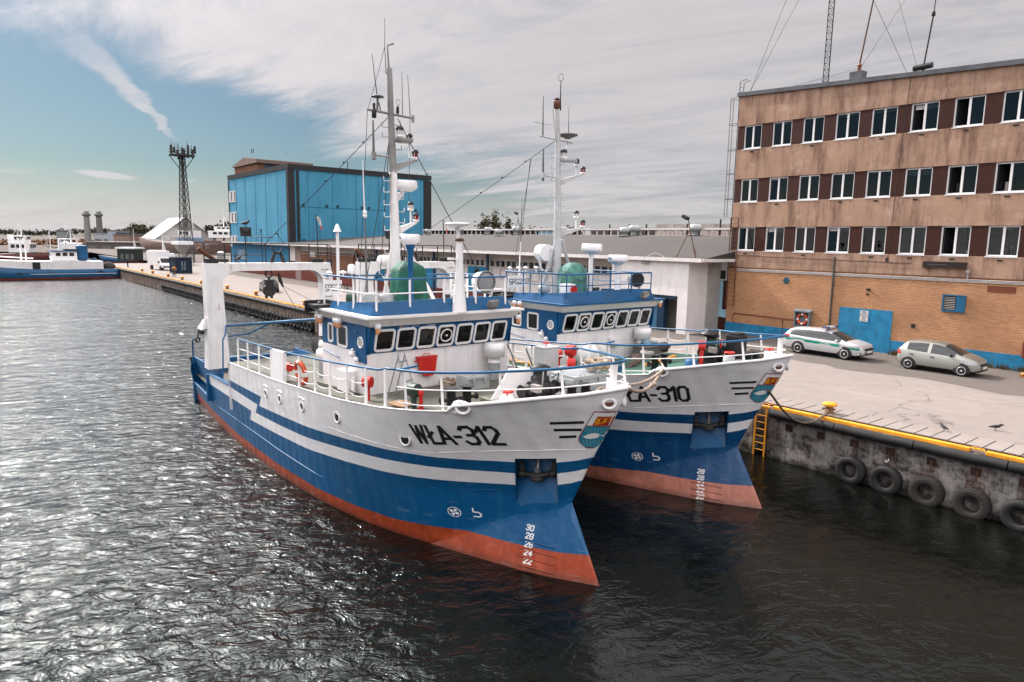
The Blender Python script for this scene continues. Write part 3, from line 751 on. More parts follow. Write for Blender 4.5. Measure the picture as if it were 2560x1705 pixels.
        mb.tube([P(s,sg*(hbr(s,.95,3.24)),.96) for s in (20.2,21,22,23,24,24.9)],.05,6,0)
        for i in range(4):
            mb.tube([P(24.6+.09*i,sg*(2.62-.05*i),1.0),P(24.66+.09*i,sg*(2.72-.05*i),1.6),P(24.6+.09*i,sg*(2.64-.05*i),2.2)],.035,6,0 if i<3 else 1)
    mb.hexa([P(24.75,2.6,0),P(24.95,2.6,0),P(24.95,-2.6,0),P(24.75,-2.6,0),P(24.75,2.6,2.0),P(24.95,2.6,2.0),P(24.95,-2.6,2.0),P(24.75,-2.6,2.0)],0)
    mb.tube([P(24.9,2.6,2.2),P(24.95,2.5,1.6),P(24.9,2.4,.6)],.1,8,1)
    mb.build('stern_bulwark',[blue,rubber],R)
    for sg in (1,-1):
        mb=MB()
        mb.hexa([P(16.95,sg*3.3,2.24),P(20.2,sg*3.14,2.12),P(20.2,sg*2.96,2.12),P(16.95,sg*3.1,2.24),P(16.95,sg*3.3,2.27),P(20.2,sg*3.14,2.15),P(20.2,sg*2.96,2.15),P(16.95,sg*3.1,2.27)])
        mb.add([P(16.95,sg*3.12,1.35),P(20.2,sg*2.98,1.35),P(20.2,sg*2.98,2.12),P(16.95,sg*3.12,2.24)],[(0,1,2,3)])
        mb.build('quarter_bulwark',blue,R)
    # ---- wheelhouse
    wh=MB()
    hw=2.5
    wh.hexa([P(6.72,hw,3.3),P(9.7,hw,3.3),P(9.7,-hw,3.3),P(6.72,-hw,3.3),P(6.72,hw,4.42),P(9.7,hw,4.42),P(9.7,-hw,4.42),P(6.72,-hw,4.42)],0)
    for sg in (1,-1): wh.add([P(6.72,sg*hw,4.42),P(9.7,sg*hw,4.42),P(9.7,sg*hw,4.82),P(6.72,sg*hw,4.82)],[(0,1,2,3)],0)
    wh.add([P(6.72,hw,4.42),P(6.72,-hw,4.42),P(6.72,-hw,4.82),P(6.72,hw,4.82)],[(0,1,2,3)],0)
    wh.add([P(9.7,hw,4.42),P(9.7,-hw,4.42),P(9.7,-hw,4.82),P(9.7,hw,4.82)],[(0,1,2,3)],0)
    fF=lambda u,v: P(6.72-.22*(v-4.82)/.80-.05*(1-(u/hw)**2),-u,v)      # u = -t, slight crown
    frontw=[(-2.02+.673*i,5.2,.60,.64,.11) for i in range(7)]
    hole_panel(wh,fF,-hw,hw,4.82,5.62,frontw,1)
    def fS(sg): return lambda u,v: P(u,sg*hw,v)
    sidew=cfg['sidew']
    for sg in (1,-1): hole_panel(wh,fS(sg),6.6,9.7,4.82,5.62,sidew,1)
    fB=lambda u,v: P(9.7,u,v)
    backw=[(-1.7,5.2,.7,.5,.08),(-.6,5.2,.8,.5,.08),(.9,5.2,.8,.5,.08),(1.9,5.2,.6,.5,.08)]
    hole_panel(wh,fB,-hw,hw,4.82,5.62,backw,0)
    for sg in (1,-1): wh.add([P(6.72,sg*hw,4.82),P(6.6,sg*hw,4.82),P(6.6,sg*hw,5.62),P(6.5,sg*hw,5.62)],[(0,1,2,3)],1)
    # interior
    wh.bx(-9.62,-6.9,-2.44,2.44,4.40,4.46,2)
    wh.bx(-7.45,-6.98,-2.2,2.3,4.46,4.98,3); wh.bx(-7.3,-7.0,-.2,.25,4.98,5.12,3); wh.bx(-7.3,-7.05,.9,1.3,4.98,5.16,3)
    wh.bx(-8.9,-8.5,-.3,.2,4.46,5.2,3); wh.bx(-9.6,-9.0,1.6,2.4,4.46,5.3,2); wh.bx(-9.6,-9.2,-2.4,-1.2,4.46,5.05,2)
    wh.bx(-9.66,-6.75,-2.44,2.44,5.56,5.6,2)
    WHO=wh.build('wheelhouse',[white,blue,brown_in,black],R,fixn=False)
    for i,h in enumerate(frontw):
        o=window_part('window',fF,P(-1,0,-.27).normalized(),h,[white2,pane],WHO,.055,.035)
        if i in cfg['spin']:
            mb=MB(); c=fF(h[0],h[1]+.0)+V((.05,0,0)); mb.torus(c,.19,.022,(1,0,-.25),24,6); mb.cyl(c,c+V((.03,0,0)),.03,None,8); mb.build('clear_view_screen',white2,WHO)
    for sg in (1,-1):
        for h in sidew: window_part('window',fS(sg),P(0,sg,0),h,[white2,glassd],WHO,.055,.03)
        mb=MB(); y=-sg*2.5
        mb.bx(-7.36,-6.72,y,y-sg*.035,4.55,5.58,0); mb.torus((-7.02,y-sg*.045,5.12),.15,.025,(0,1,0),20,6,1); mb.cyl((-7.02,y-sg*.03,5.12),(-7.02,y-sg*.05,5.12),.15,None,20,2)
        for z in (4.8,5.4): mb.cyl((-7.36,y-sg*.06,z),(-7.2,y-sg*.06,z),.015,None,6,0)
        mb.build('door',[blue,white2,paint('port_glass',(.5,.5,.48),.2)],WHO)
        mb=MB(); mb.cyl(P(8.4,sg*2.56,4.5),P(9.6,sg*2.56,4.62),.018,None,6); mb.build('grab_rail',blue_lt,WHO)
    # roof: flared eave, slab
    mb=MB()
    a=[P(6.47,2.5,5.6),P(9.75,2.5,5.6),P(9.75,-2.5,5.6),P(6.47,-2.5,5.6)]; b=[P(6.26,2.70,5.84),P(9.9,2.70,5.84),P(9.9,-2.70,5.84),P(6.26,-2.70,5.84)]
    mb.add(a+b,[(0,1,5,4),(1,2,6,5),(2,3,7,6),(3,0,4,7),(3,2,1,0)],0)
    mb.bx(-9.95,-6.2,-2.75,2.75,5.84,5.90,0 if v312 else 1)
    roof=mb.build('roof',[white,blue],R,fixn=False)
    # sloped blue dodger round the monkey island
    mb=MB(); pts=[(9.2,2.46,5.91,9.2,2.40,6.10),(6.5,2.46,5.91,6.66,2.34,6.26),(6.42,2.3,5.91,6.58,2.2,6.27),(6.36,0,5.91,6.52,0,6.30),(6.42,-2.3,5.91,6.58,-2.2,6.27),(6.5,-2.46,5.91,6.66,-2.34,6.26),(9.2,-2.46,5.91,9.2,-2.40,6.10)]
    A=[P(*p[:3]) for p in pts]; Bp=[P(*p[3:]) for p in pts]; Ci=[P(p[3]+.06,p[4]*.985,p[5]) for p in pts]; Di=[P(p[0]+.06,p[1]*.985,p[2]) for p in pts]
    mb.grid([A,Bp,Ci,Di],0,False)
    mb.build('roof_coaming',blue,roof,fixn=False)
    # roof railing
    mb=MB(); path=[P(9.75,2.4,6.88),P(6.62,2.42,6.90),P(6.5,2.3,6.90),P(6.5,-2.2,6.90),P(6.62,-2.32,6.88),P(9.75,-2.3,6.86)]
    railm=blue_lt; pm=white2 if v312 else blue_lt
    mb.tube(path,.028,8,0); mb.tube([P(9.75,2.3,6.84),P(9.75,-2.25,6.82)],.028,8,0); mb.tube([p-V((0,0,.40)) for p in path],.018,6,1)
    for s,t in ((9.7,2.4),(8.7,2.4),(7.7,2.4),(6.52,2.3),(6.5,1.25),(6.5,.1),(6.5,-1.05),(6.5,-2.2),(7.7,-2.3),(8.7,-2.3),(9.7,-2.3),(9.7,1.2),(9.7,0),(9.7,-1.2)):
        mb.tube([P(s,t,5.9),P(s,t,6.89)],.032 if v312 else .022,6,1)
    mb.build('roof_railing',[railm,pm],R)
    # name board
    mb=MB(); a0,a1=(2.52,1.92) if v312 else (2.48,1.60)
    mb.bx(-9.50,-9.47,-a0,-a1,6.27,6.72,0)
    text_on(mb,'SPG2274' if v312 else 'SPG2117',.19,.024,lambda u,v: V((-9.466,-a0+.05+u*(.78 if v312 else 1.08),6.40+v)),1,.18)
    mb.build('name_board',[white2,black],R)
    # nav screen box on the wing
    for sg in (1,-1):
        mb=MB(); mb.bx(-9.95,-9.3,-sg*2.35,-sg*2.9,5.9,6.0,0); mb.bx(-9.95,-9.9,-sg*2.2,-sg*2.95,5.74,6.10,0); mb.bx(-9.9,-9.3,-sg*2.2,-sg*2.26,5.74,6.10,0)
        nav_lamp(mb,P(9.7,sg*2.55,5.8),2,1.1,0,0)
        mb.build('side_light_screen',[black,black,lensg if sg>0 else lensr],roof)
    # deck lamps under the eave
    for s,t in ((9.75,2.62),(9.45,2.66),(8.35,2.66),(8.15,2.66),(6.36,2.35),(6.32,-2.6)) if v312 else ((8.75,2.7),(8.45,2.7),(6.3,-2.6)):
        mb=MB(); c=P(s,t,5.56) if v312 else P(s,t+.04,5.72)
        mb.lathe([(.07,.14),(.095,.10),(.095,.02),(.07,0)],c,n=12,m=0); mb.lathe([(.068,0),(.07,-.06),(.06,-.12),(.03,-.15)],c,n=12,m=1)
        mb.build('deck_lamp',[white2,amber],roof)
    mb=MB(); c=P(6.2,-1.45,5.98); rr=Matrix.Rotation(rad(35),3,'Y')
    mb.bc(c,(.1,.2,.06),1); mb.bc(c+V((.05,0,.13)),(.12,.34,.22),0,rr); mb.bc(c+V((.11,0,.09)),(.02,.29,.17),2,rr)
    mb.build('floodlight',[greyd,rusty,steel],roof)
    cfg['roof_items'](R,roof)
    # ---- mast
    cfg['mast'](R)
    # ---- fore deck railing
    rz=lambda s: lerp([(-.3,5.38),(.1,5.29),(.55,5.22),(1.78,5.05),(3.17,4.91),(4.4,4.86),(4.8,4.76),(7.4,4.59),(11,4.38),(15.5,4.24)],s)
    rail=MB()
    top=[-.34,-.3,-.2,-.05,.2,.6,1.1,1.8,2.5,3.2,3.9]
    hr=MB()
    loop=[P(s+.1,max(.0,lerp(SHT,s)-.02)*(.6+.4*min(1,(s+.34)/.3)),rz(s)) for s in reversed(top)]+[P(s+.1,-max(.0,lerp(SHT,s)-.02)*(.6+.4*min(1,(s+.34)/.3)),rz(s)) for s in top]
    hr.tube(loop,.032,8)
    mid=MB()
    for dz in (.42,.80):
        mid.tube([p-V((0,0,dz)) for i,p in enumerate(loop) if p.x< -1.3 or dz<.5],.016,6)
    posts=[]
    for s in (.35,1.45,2.7,3.75): posts+= [(s,1),(s,-1)]
    for sg in (1,-1):
        side=[P(s,sg*(lerp(SHT,s)-.12),rz(s)) for s in (4.0,4.5,4.85,5.4,6.4,7.4,8.4,9.6,10.8,12,13.2,14.4,15.55)]
        hr.tube([side[0]+P(.1,-sg*.55,.02)]+side,.03,8)
        for k,dz in enumerate((.36,.72)):
            for i in range(3,len(side)-1):
                a_,b_=side[i]-V((0,0,dz)),side[i+1]-V((0,0,dz))
                if i in (3,4,5,6): mid.tube(sag(a_,b_,.09,6),.013,5)
                else: mid.tube([a_,b_],.014,5)
        posts+=[(s,sg) for s in (4.5,5.4,6.4,7.4,8.4,9.6,10.8,12,13.2,14.4,15.5)]
        # canvas covered bay
        cv=MB(); cv.hexa([P(10.75,sg*3.40,3.42),P(11.75,sg*3.40,3.40),P(11.75,sg*3.28,3.40),P(10.75,sg*3.28,3.42),P(10.75,sg*3.36,4.42),P(11.75,sg*3.36,4.38),P(11.75,sg*3.24,4.38),P(10.75,sg*3.24,4.42)])
        cv.build('railing_cabinet',white2,R,bevel=.02)
    RAIL=mid.build('railing',white2,R)
    hr.build('handrail',blue_lt,RAIL)
    for s,sg in posts:
        mb=MB(); t=sg*(lerp(SHT,s)-.10); zb=lerp(SZT,s) if s<2.5 else zdeck(s); zt=rz(s)-.02
        w=.055 if s>4 else .03; c0=P(s,t,zb); c1=P(s+(.1 if s<4 else .0),t,zt)
        mb.hexa([c0+V((-w,-.02,0)),c0+V((w,-.02,0)),c0+V((w,.02,0)),c0+V((-w,.02,0)),c1+V((-w*.7,-.02,0)),c1+V((w*.7,-.02,0)),c1+V((w*.7,.02,0)),c1+V((-w*.7,.02,0))])
        mb.build('rail_post',white2,RAIL)
    mb=MB(); mb.hexa([P(-.22,.06,4.78),P(-.13,.06,4.78),P(-.13,-.06,4.78),P(-.22,-.06,4.78),P(-.24,.075,5.38),P(-.13,.075,5.38),P(-.13,-.075,5.38),P(-.24,-.075,5.38)]); mb.build('stem_post',white2,RAIL)
    if v312:
        mb=MB(); mb.hexa([P(-.15,-.14,5.12),P(.05,-.14,5.12),P(.05,-.32,5.12),P(-.15,-.32,5.12),P(-.15,-.14,5.28),P(.05,-.14,5.28),P(.05,-.32,5.28),P(-.15,-.32,5.28)]); mb.build('bow_lamp_box',blue_lt,RAIL,bevel=.03)
    # ---- deck gear
    cfg['gear'](R,rz)
    # ---- stern gantry (portal in the t-z plane)
    g=MB()
    for s0,s1 in ((20.35,20.95),):
        out=[(3.06,2.3),(2.98,4.05),(2.99,6.86),(-2.60,6.86),(-2.98,4.05),(-3.06,2.3)]
        inn=[(-2.15,2.3),(-2.24,4.05),(-2.24,5.9)]+[(-2.24+.62*(1-cos(a)),5.9+.62*sin(a)) for a in [j*pi/10 for j in range(1,6)]]+[(1.7+.62*sin(a),6.52-.62*(1-cos(a))) for a in [j*pi/10 for j in range(0,6)]]+[(2.24,4.05),(2.15,2.3)]
        # strip faces: pair outer/inner by construction
        segs=[([(3.06,2.3),(2.98,4.05),(2.24,4.05),(2.15,2.3)]),([(2.98,4.05),(2.99,5.9),(2.32,5.9),(2.24,4.05)]),([(-3.06,2.3),(-2.98,4.05),(-2.24,4.05),(-2.15,2.3)]),([(-2.98,4.05),(-2.75,5.9),(-2.24,5.9),(-2.24,4.05)])]
        for q in segs: g.prism([P(s0,t,z) for t,z in q],P(s1-s0,0,0))
        up=[(2.99,5.9),(2.99,6.86),(-2.60,6.86),(-2.75,5.9)]+[(-2.24,5.9)]+[(-2.24+.62*(1-cos(a)),5.9+.62*sin(a)) for a in [j*pi/10 for j in range(1,6)]]+[(1.70+.62*sin(a),5.9+.62*cos(a)) for a in [j*pi/10 for j in range(0,6)]]
        g.prism([P(s0,t,z) for t,z in up],P(s1-s0,0,0))
    GAN=g.build('stern_gantry',paint('rust_white_paint',(.78,.76,.75),.5,.1,.3,.9),R)
    mb=MB()
    for i in range(9):
        z=3.2+.42*i; t=-2.45 if z<6 else -2.3
        mb.tube([P(20.34,t-.16,z),P(20.24,t-.16,z-.03),P(20.24,t+.16,z-.03),P(20.34,t+.16,z)],.014,5)
    mb.build('ladder_rungs',blackm,GAN)
    mb=MB()
    ts=[2.95,2.1,1.2,.33,-.75,-1.7,-2.6]
    for t in ts: mb.tube([P(20.65,t,6.86),P(20.65,t,7.72)],.028,6)
    mb.tube([P(20.65,2.95,7.72),P(20.65,-2.6,7.70)],.024,6); mb.tube([P(20.65,2.95,7.2),P(20.65,.33,7.2)],.018,6); mb.tube([P(20.65,-1.7,7.2),P(20.65,-2.6,7.2)],.018,6)
    mb.tube([P(20.65,-2.6,7.7),P(20.65,-2.78,7.6),P(20.65,-2.78,6.9)],.024,6)
    mb.tube([P(20.65,.95,7.72),P(20.65,.95,8.0),P(20.5,.0,8.0)],.018,6)
    mb.build('gantry_railing',blackm,GAN)
    mb=MB(); mb.tube([P(20.5,3.2,7.5),P(20.5,3.05,7.35),P(20.5,2.8,7.16),P(20.5,2.55,7.0)],[.09,.10,.09,.07],8,1); mb.bc(P(20.5,2.7,6.95),(.3,.5,.18),0); mb.bc(P(20.5,2.2,6.97),(.25,.35,.12),0)
    mb.build('gantry_sheave',[black,rusty],GAN)
    for t in (-1.9,-2.2): mb=MB(); mb.bc(P(20.55,t,6.95),(.2,.25,.16),0); mb.build('gantry_lamp',black,GAN)
    mb=MB()
    for a_,b_ in ((.04,-.1),(-.52,-.38)): mb.hexa([P(20.7,a_+.09,6.86),P(20.8,a_+.09,6.86),P(20.8,a_-.09,6.86),P(20.7,a_-.09,6.86),P(20.7,b_+.05,7.3),P(20.8,b_+.05,7.3),P(20.8,b_-.05,7.3),P(20.7,b_-.05,7.3)])
    mb.bc(P(20.75,-.24,7.28),(.1,.34,.1)); mb.tube([P(20.75,-.5,7.55),P(20.75,-.34,7.32),P(20.75,-.14,7.32),P(20.75,.05,7.55)],.03,6)
    mb.build('gantry_bracket',blackm,GAN)
    for t,z in ((1.15,8.0),(-5.35,8.3))[:1]:
        mb=MB(); mb.tube([P(20.8,t,6.86),P(20.8,t,8.02)],.03,6); rr=Matrix.Rotation(rad(-20),3,'Y')
        c=P(20.75,t,8.22)
        mb.bc(c,(.12,.46,.38),0,rr); mb.add([c+V((.07,-.23,-.19)),c+V((.07,.23,-.19)),c+V((.07,.23,.19)),c+V((.07,-.23,.19)),c+V((.17,0,-.0))],[(0,1,4),(1,2,4),(2,3,4),(3,0,4)],0)
        mb.build('gantry_floodlight',black,GAN)
    mb=MB(); mb.tube([P(20.8,-2.2,6.86),P(20.8,-2.2,7.9),P(20.75,-2.12,9.1)],.026,6,0)
    G=[[P(20.76,-2.14-.02*j-.13*(j%2)*(1-k/6)-.04*k,9.0-.1*k-.02*j) for j in range(4)] for k in range(7)]
    mb.grid(G[:5],1); mb.grid(G[4:],2)
    mb.build('flag',[blackm,white2,red],GAN,fixn=False)
    mb=MB(); mb.tube([P(20.8,.42,6.86),P(20.8,.45,8.28)],.02,6); mb.bc(P(20.8,.45,8.3),(.06,.06,.1)); mb.tube([P(20.8,-.6,7.7),P(20.75,-.25,8.15)],.014,5); mb.bc(P(20.75,-.22,8.17),(.08,.12,.06))
    mb.build('signal_pole',blackm,GAN)
    # hanging trawl block and line
    mb=MB(); x=20.65
    mb.torus(P(x,.22,6.35),.15,.035,(1,0,0),16,6); mb.cyl(P(x,.22,6.2),P(x,.22,6.08),.05,None,8); mb.bc(P(x,.22,5.92),(.2,.36,.36)); mb.cyl(P(x-.08,.22,5.62),P(x+.08,.22,5.62),.29,None,20); mb.bc(P(x,.12,5.32),(.1,.09,.14)); mb.bc(P(x,.36,5.32),(.1,.09,.14))
    mb.build('trawl_block',blackm,GAN)
    mb=MB(); mb.tube([P(x,-.2,6.52),P(x,-.22,6.3)],.02,6); mb.tube([P(x,-.22,6.35),P(x,-.3,6.05),P(x,-.42,5.75)],[.05,.09,.04],8); mb.tube([P(x,-.42,5.75),P(x-.4,-.6,5.2),P(x-1.2,-.9,4.2)],.012,5); mb.tube([P(x,-.4,5.8),P(x-1.4,-1.2,5.2),P(x-3,-2.0,4.6)],.010,5)
    mb.build('hoist_line',blackm,GAN)
    mb=MB(); mb.hexa([P(20.6,3.0,4.05),P(21.3,3.0,4.05),P(21.3,3.2,4.0),P(20.6,3.2,4.0),P(20.6,2.98,4.5),P(21.0,2.98,4.4),P(21.0,3.05,4.4),P(20.6,3.05,4.5)],0)
    mb.tube([P(21.2,3.15,4.0),P(21.3,3.2,3.6)],.03,6,1); mb.torus(P(21.3,3.2,3.5),.09,.045,(1,.3,0),12,6,1); mb.bc(P(21.0,3.1,3.85),(.2,.16,.14),1)
    mb.build('side_gallows',[white2,blackm],GAN)
    # boom and stays aft of the wheelhouse
    mb=MB(); mb.tube([P(20.3,2.25,4.16),P(14.5,1.4,4.92),P(10.4,.9,5.42)],.055,8); mb.tube([P(19.9,2.3,3.75),P(18.2,2.0,4.05),P(16.6,1.7,4.6)],.035,6)
    mb.tube([P(20.2,2.3,4.2),P(19.3,2.6,3.95),P(19.2,2.75,3.7),P(19.2,2.8,2.2)],.035,6); mb.tube([P(23.4,2.9,2.1),P(23.4,2.9,3.15),P(23.1,2.9,3.3)],.04,6)
    mb.build('derrick_boom',blue_lt,R)
    # winch, cable drum and pipework on the shelter deck
    mb=MB(); zz=zdeck(12)
    mb.lathe([(.36,0),(.36,.7),(.40,.72),(.40,.95),(.36,1.0)],P(10.95,1.75,zz),n=18,m=0); mb.lathe([(.37,0),(.37,.62)],P(10.9,1.75,zz),n=18,m=3)
    mb.cyl(P(10.35,1.5,zz+.85),P(10.35,.6,zz+.85),.16,None,14,2); mb.cyl(P(10.35,.6,zz+.85),P(10.35,.54,zz+.85),.42,None,24,0); mb.cyl(P(10.35,1.5,zz+.85),P(10.35,1.54,zz+.85),.30,None,24,0)
    mb.cyl(P(11.9,1.6,zz+1.02),P(11.2,1.2,zz+1.02),.15,None,12,0); mb.sph(P(11.6,1.0,zz+1.1),.2,12,8,0)
    mb.torus(P(11.2,1.35,zz+1.15),.16,.05,(.3,0,1),16,6,4); mb.sph(P(11.35,1.3,zz+1.3),.1,10,6,5)
    mb.bx(-12.6,-12.0,-1.3,-.5,zz,zz+.55,0); mb.bx(-10.3,-9.8,-1.4,-.2,zz,zz+.3,2)
    for i in range(4): mb.torus(P(12.0+.08*i,1.5,zz+.95),.22+.03*i,.02,(.9,.1,0),16,5,6)
    mb.build('trawl_winch',[white,white2,rusty,grey,red,orange,black],R)
    mb=MB()
    for s,t,h in ((11.9,.55,1.95),(10.9,.55,1.9),(10.3,.2,1.7)): mb.tube([P(s,t,zz),P(s,t,zz+h)],.05,6)
    mb.tube([P(11.9,.55,zz+1.0),P(10.9,.55,zz+1.0)],.03,6); mb.tube([P(11.9,.55,zz+1.45),P(10.9,.55,zz+1.3)],.03,6)
    mb.tube([P(10.95,.9,zz+.9),P(10.95,.9,zz+1.75)]+[P(10.65-.3*cos(a),.9,zz+1.75+.22*sin(a)) for a in [j*pi/6 for j in range(1,7)]][:]+[P(10.3,.9,zz+1.0)],.032,6); mb.tube([P(10.95,.9,zz+1.0),P(9.8,.9,zz+1.05)],.03,6); mb.tube([P(11.9,.55,zz+1.95),P(9.9,.2,zz+1.5)],.04,6)
    mb.build('deck_frame',blue_lt,R)
    for (s,t,z) in ((11.15,3.05,zz+.5),):
        mb=MB(); mb.cyl(P(s,t,z-.45),P(s,t,z-.1),.06,None,8,1); mb.cyl(P(s-.14,t,z),P(s+.14,t,z),.14,None,16,0); mb.build('vent_head',[red,white2],R)
    # pipes along the house foot, small locker and valve
    mb=MB()
    for k in range(3): mb.tube([P(9.9,2.62+.06*k,zdeck(9.9)+.06+.03*k),P(6.9,2.62+.06*k,zdeck(6.9)+.06+.03*k)],.022,6)
    mb.build('deck_pipes',paint('pipe_olive',(.16,.15,.11),.6,.3,0,.5),R)
    mb=MB(); mb.bx(-8.1,-7.4,-2.78,-2.5,3.62,4.25,0); mb.tube([P(7.3,2.66,3.62),P(7.3,2.66,4.1)],.05,8); mb.sph(P(7.4,2.62,4.75),.09,8,6); mb.sph(P(7.15,2.62,4.62),.08,8,6); mb.tube([P(7.4,2.56,4.75),P(7.4,2.62,4.9)],.04,6)
    mb.build('side_locker',white2,WHO,bevel=.02)
    return R, W
# ---------------------------------------------------------------- equipment of the two cutters
def radome(name, c, r, h, post, parent, mats, txt=None, base=None):
    """low drum radar on a post; post: list of points"""
    mb = MB(); c = V(c)
    mb.lathe([(r*.45,-.12),(r*.85,-.05),(r*.97,0),(r,.03),(r*.95,h),(r*.85,h+.025)],c,n=28,m=0)
    if post: mb.tube(post[0],post[1],10,1)
    if txt:
        def fn(u,v):
            a=txt[1]+u/(r*1.0); return c+V((cos(a)*(r*.985+.004),sin(a)*(r*.985+.004),v+.045))
        text_on(mb,txt[0],h*.42,.022,fn,2,.25)
    return mb.build(name,mats,parent)
def pole_light(mb, c, lens, k=1.): nav_lamp(mb,c,lens,k)
def mast_pole(R, prof, hooks, name='mast'):
    """tapered pole from (s,t,z,r) rows; hooks: (z, side)"""
    mb=MB(); mb.tube([P(*p[:3]) for p in prof],[p[3] for p in prof],14)
    def at(z):
        for i in range(len(prof)-1):
            a,b=prof[i],prof[i+1]
            if z<=b[2]: f=(z-a[2])/(b[2]-a[2]); return P(*[a[k]+(b[k]-a[k])*f for k in range(3)]), a[3]+(b[3]-a[3])*f
        return P(*prof[-1][:3]), prof[-1][3]
    for z,sd in hooks:
        c,r=at(z); mb.tube([c+V((0,-sd*r*.9,0)),c+V((0,-sd*(r+.20),-.02)),c+V((0,-sd*(r+.22),.0)),c+V((0,-sd*(r+.22),.13))],.013,5)
    return mb, at
def lamp_arm(mb, c, L, z1, z0=None):
    """tapered bracket reaching to port"""
    c=V(c)
    mb.hexa([c+V((-.05,0,-.22)),c+V((.05,0,-.22)),c+V((.03,L,z1-.03)),c+V((-.03,L,z1-.03)),c+V((-.05,0,.02)),c+V((.05,0,.02)),c+V((.03,L,z1+.03)),c+V((-.03,L,z1+.03))])

LM = [greyd, lensg, lensr, lensw, black, white2]
def lamp_obj(parent, c, lens, k=1., stem=None):
    mb=MB(); c=V(c)
    if stem: mb.tube([c-V((0,0,stem)),c+V((0,0,.01))],.03,6,4 if lens==9 else 0)
    mb.lathe([(.05*k,0),(.10*k,.015*k),(.10*k,.06*k),(.07*k,.075*k)],c,n=12,m=0)
    mb.lathe([(.078*k,.075*k),(.078*k,.19*k)],c,n=12,m=lens)
    mb.lathe([(.105*k,.19*k),(.105*k,.215*k),(.07*k,.27*k),(.02*k,.29*k)],c,n=12,m=1)
    for i in range(4):
        a=pi/4+i*pi/2; q=c+V((cos(a),sin(a),0))*.094*k
        mb.cyl(q+V((0,0,.06*k)),q+V((0,0,.2*k)),.008*k,n=4,m=0)
    mats=[white2,black,None,lensg,lensr,lensw]
    return mb.build('navigation_lamp',[white2,black,lensw,lensg,lensr],parent)
LW,LG,LR=2,3,4
def whip(parent, pts, r, m=None, name='whip_antenna'):
    mb=MB(); n=len(pts); mb.tube([V(p) for p in pts],[r*(1-.55*i/max(1,n-1)) for i in range(n)],6); return mb.build(name,m or greyd,parent)
def stay(parent, a, b, r=.012, beads=0, m=None):
    mb=MB(); mb.tube(sag(a,b,.05,6),r,5)
    for i in range(beads):
        c=V(a).lerp(V(b),.15+.12*i); mb.sph(c,r*3.2,8,5)
    return mb.build('stay_wire',m or blackm,parent)
grey_mast = paint('weathered_mast_paint',(.30,.29,.28),.6,.3,.3,.5)

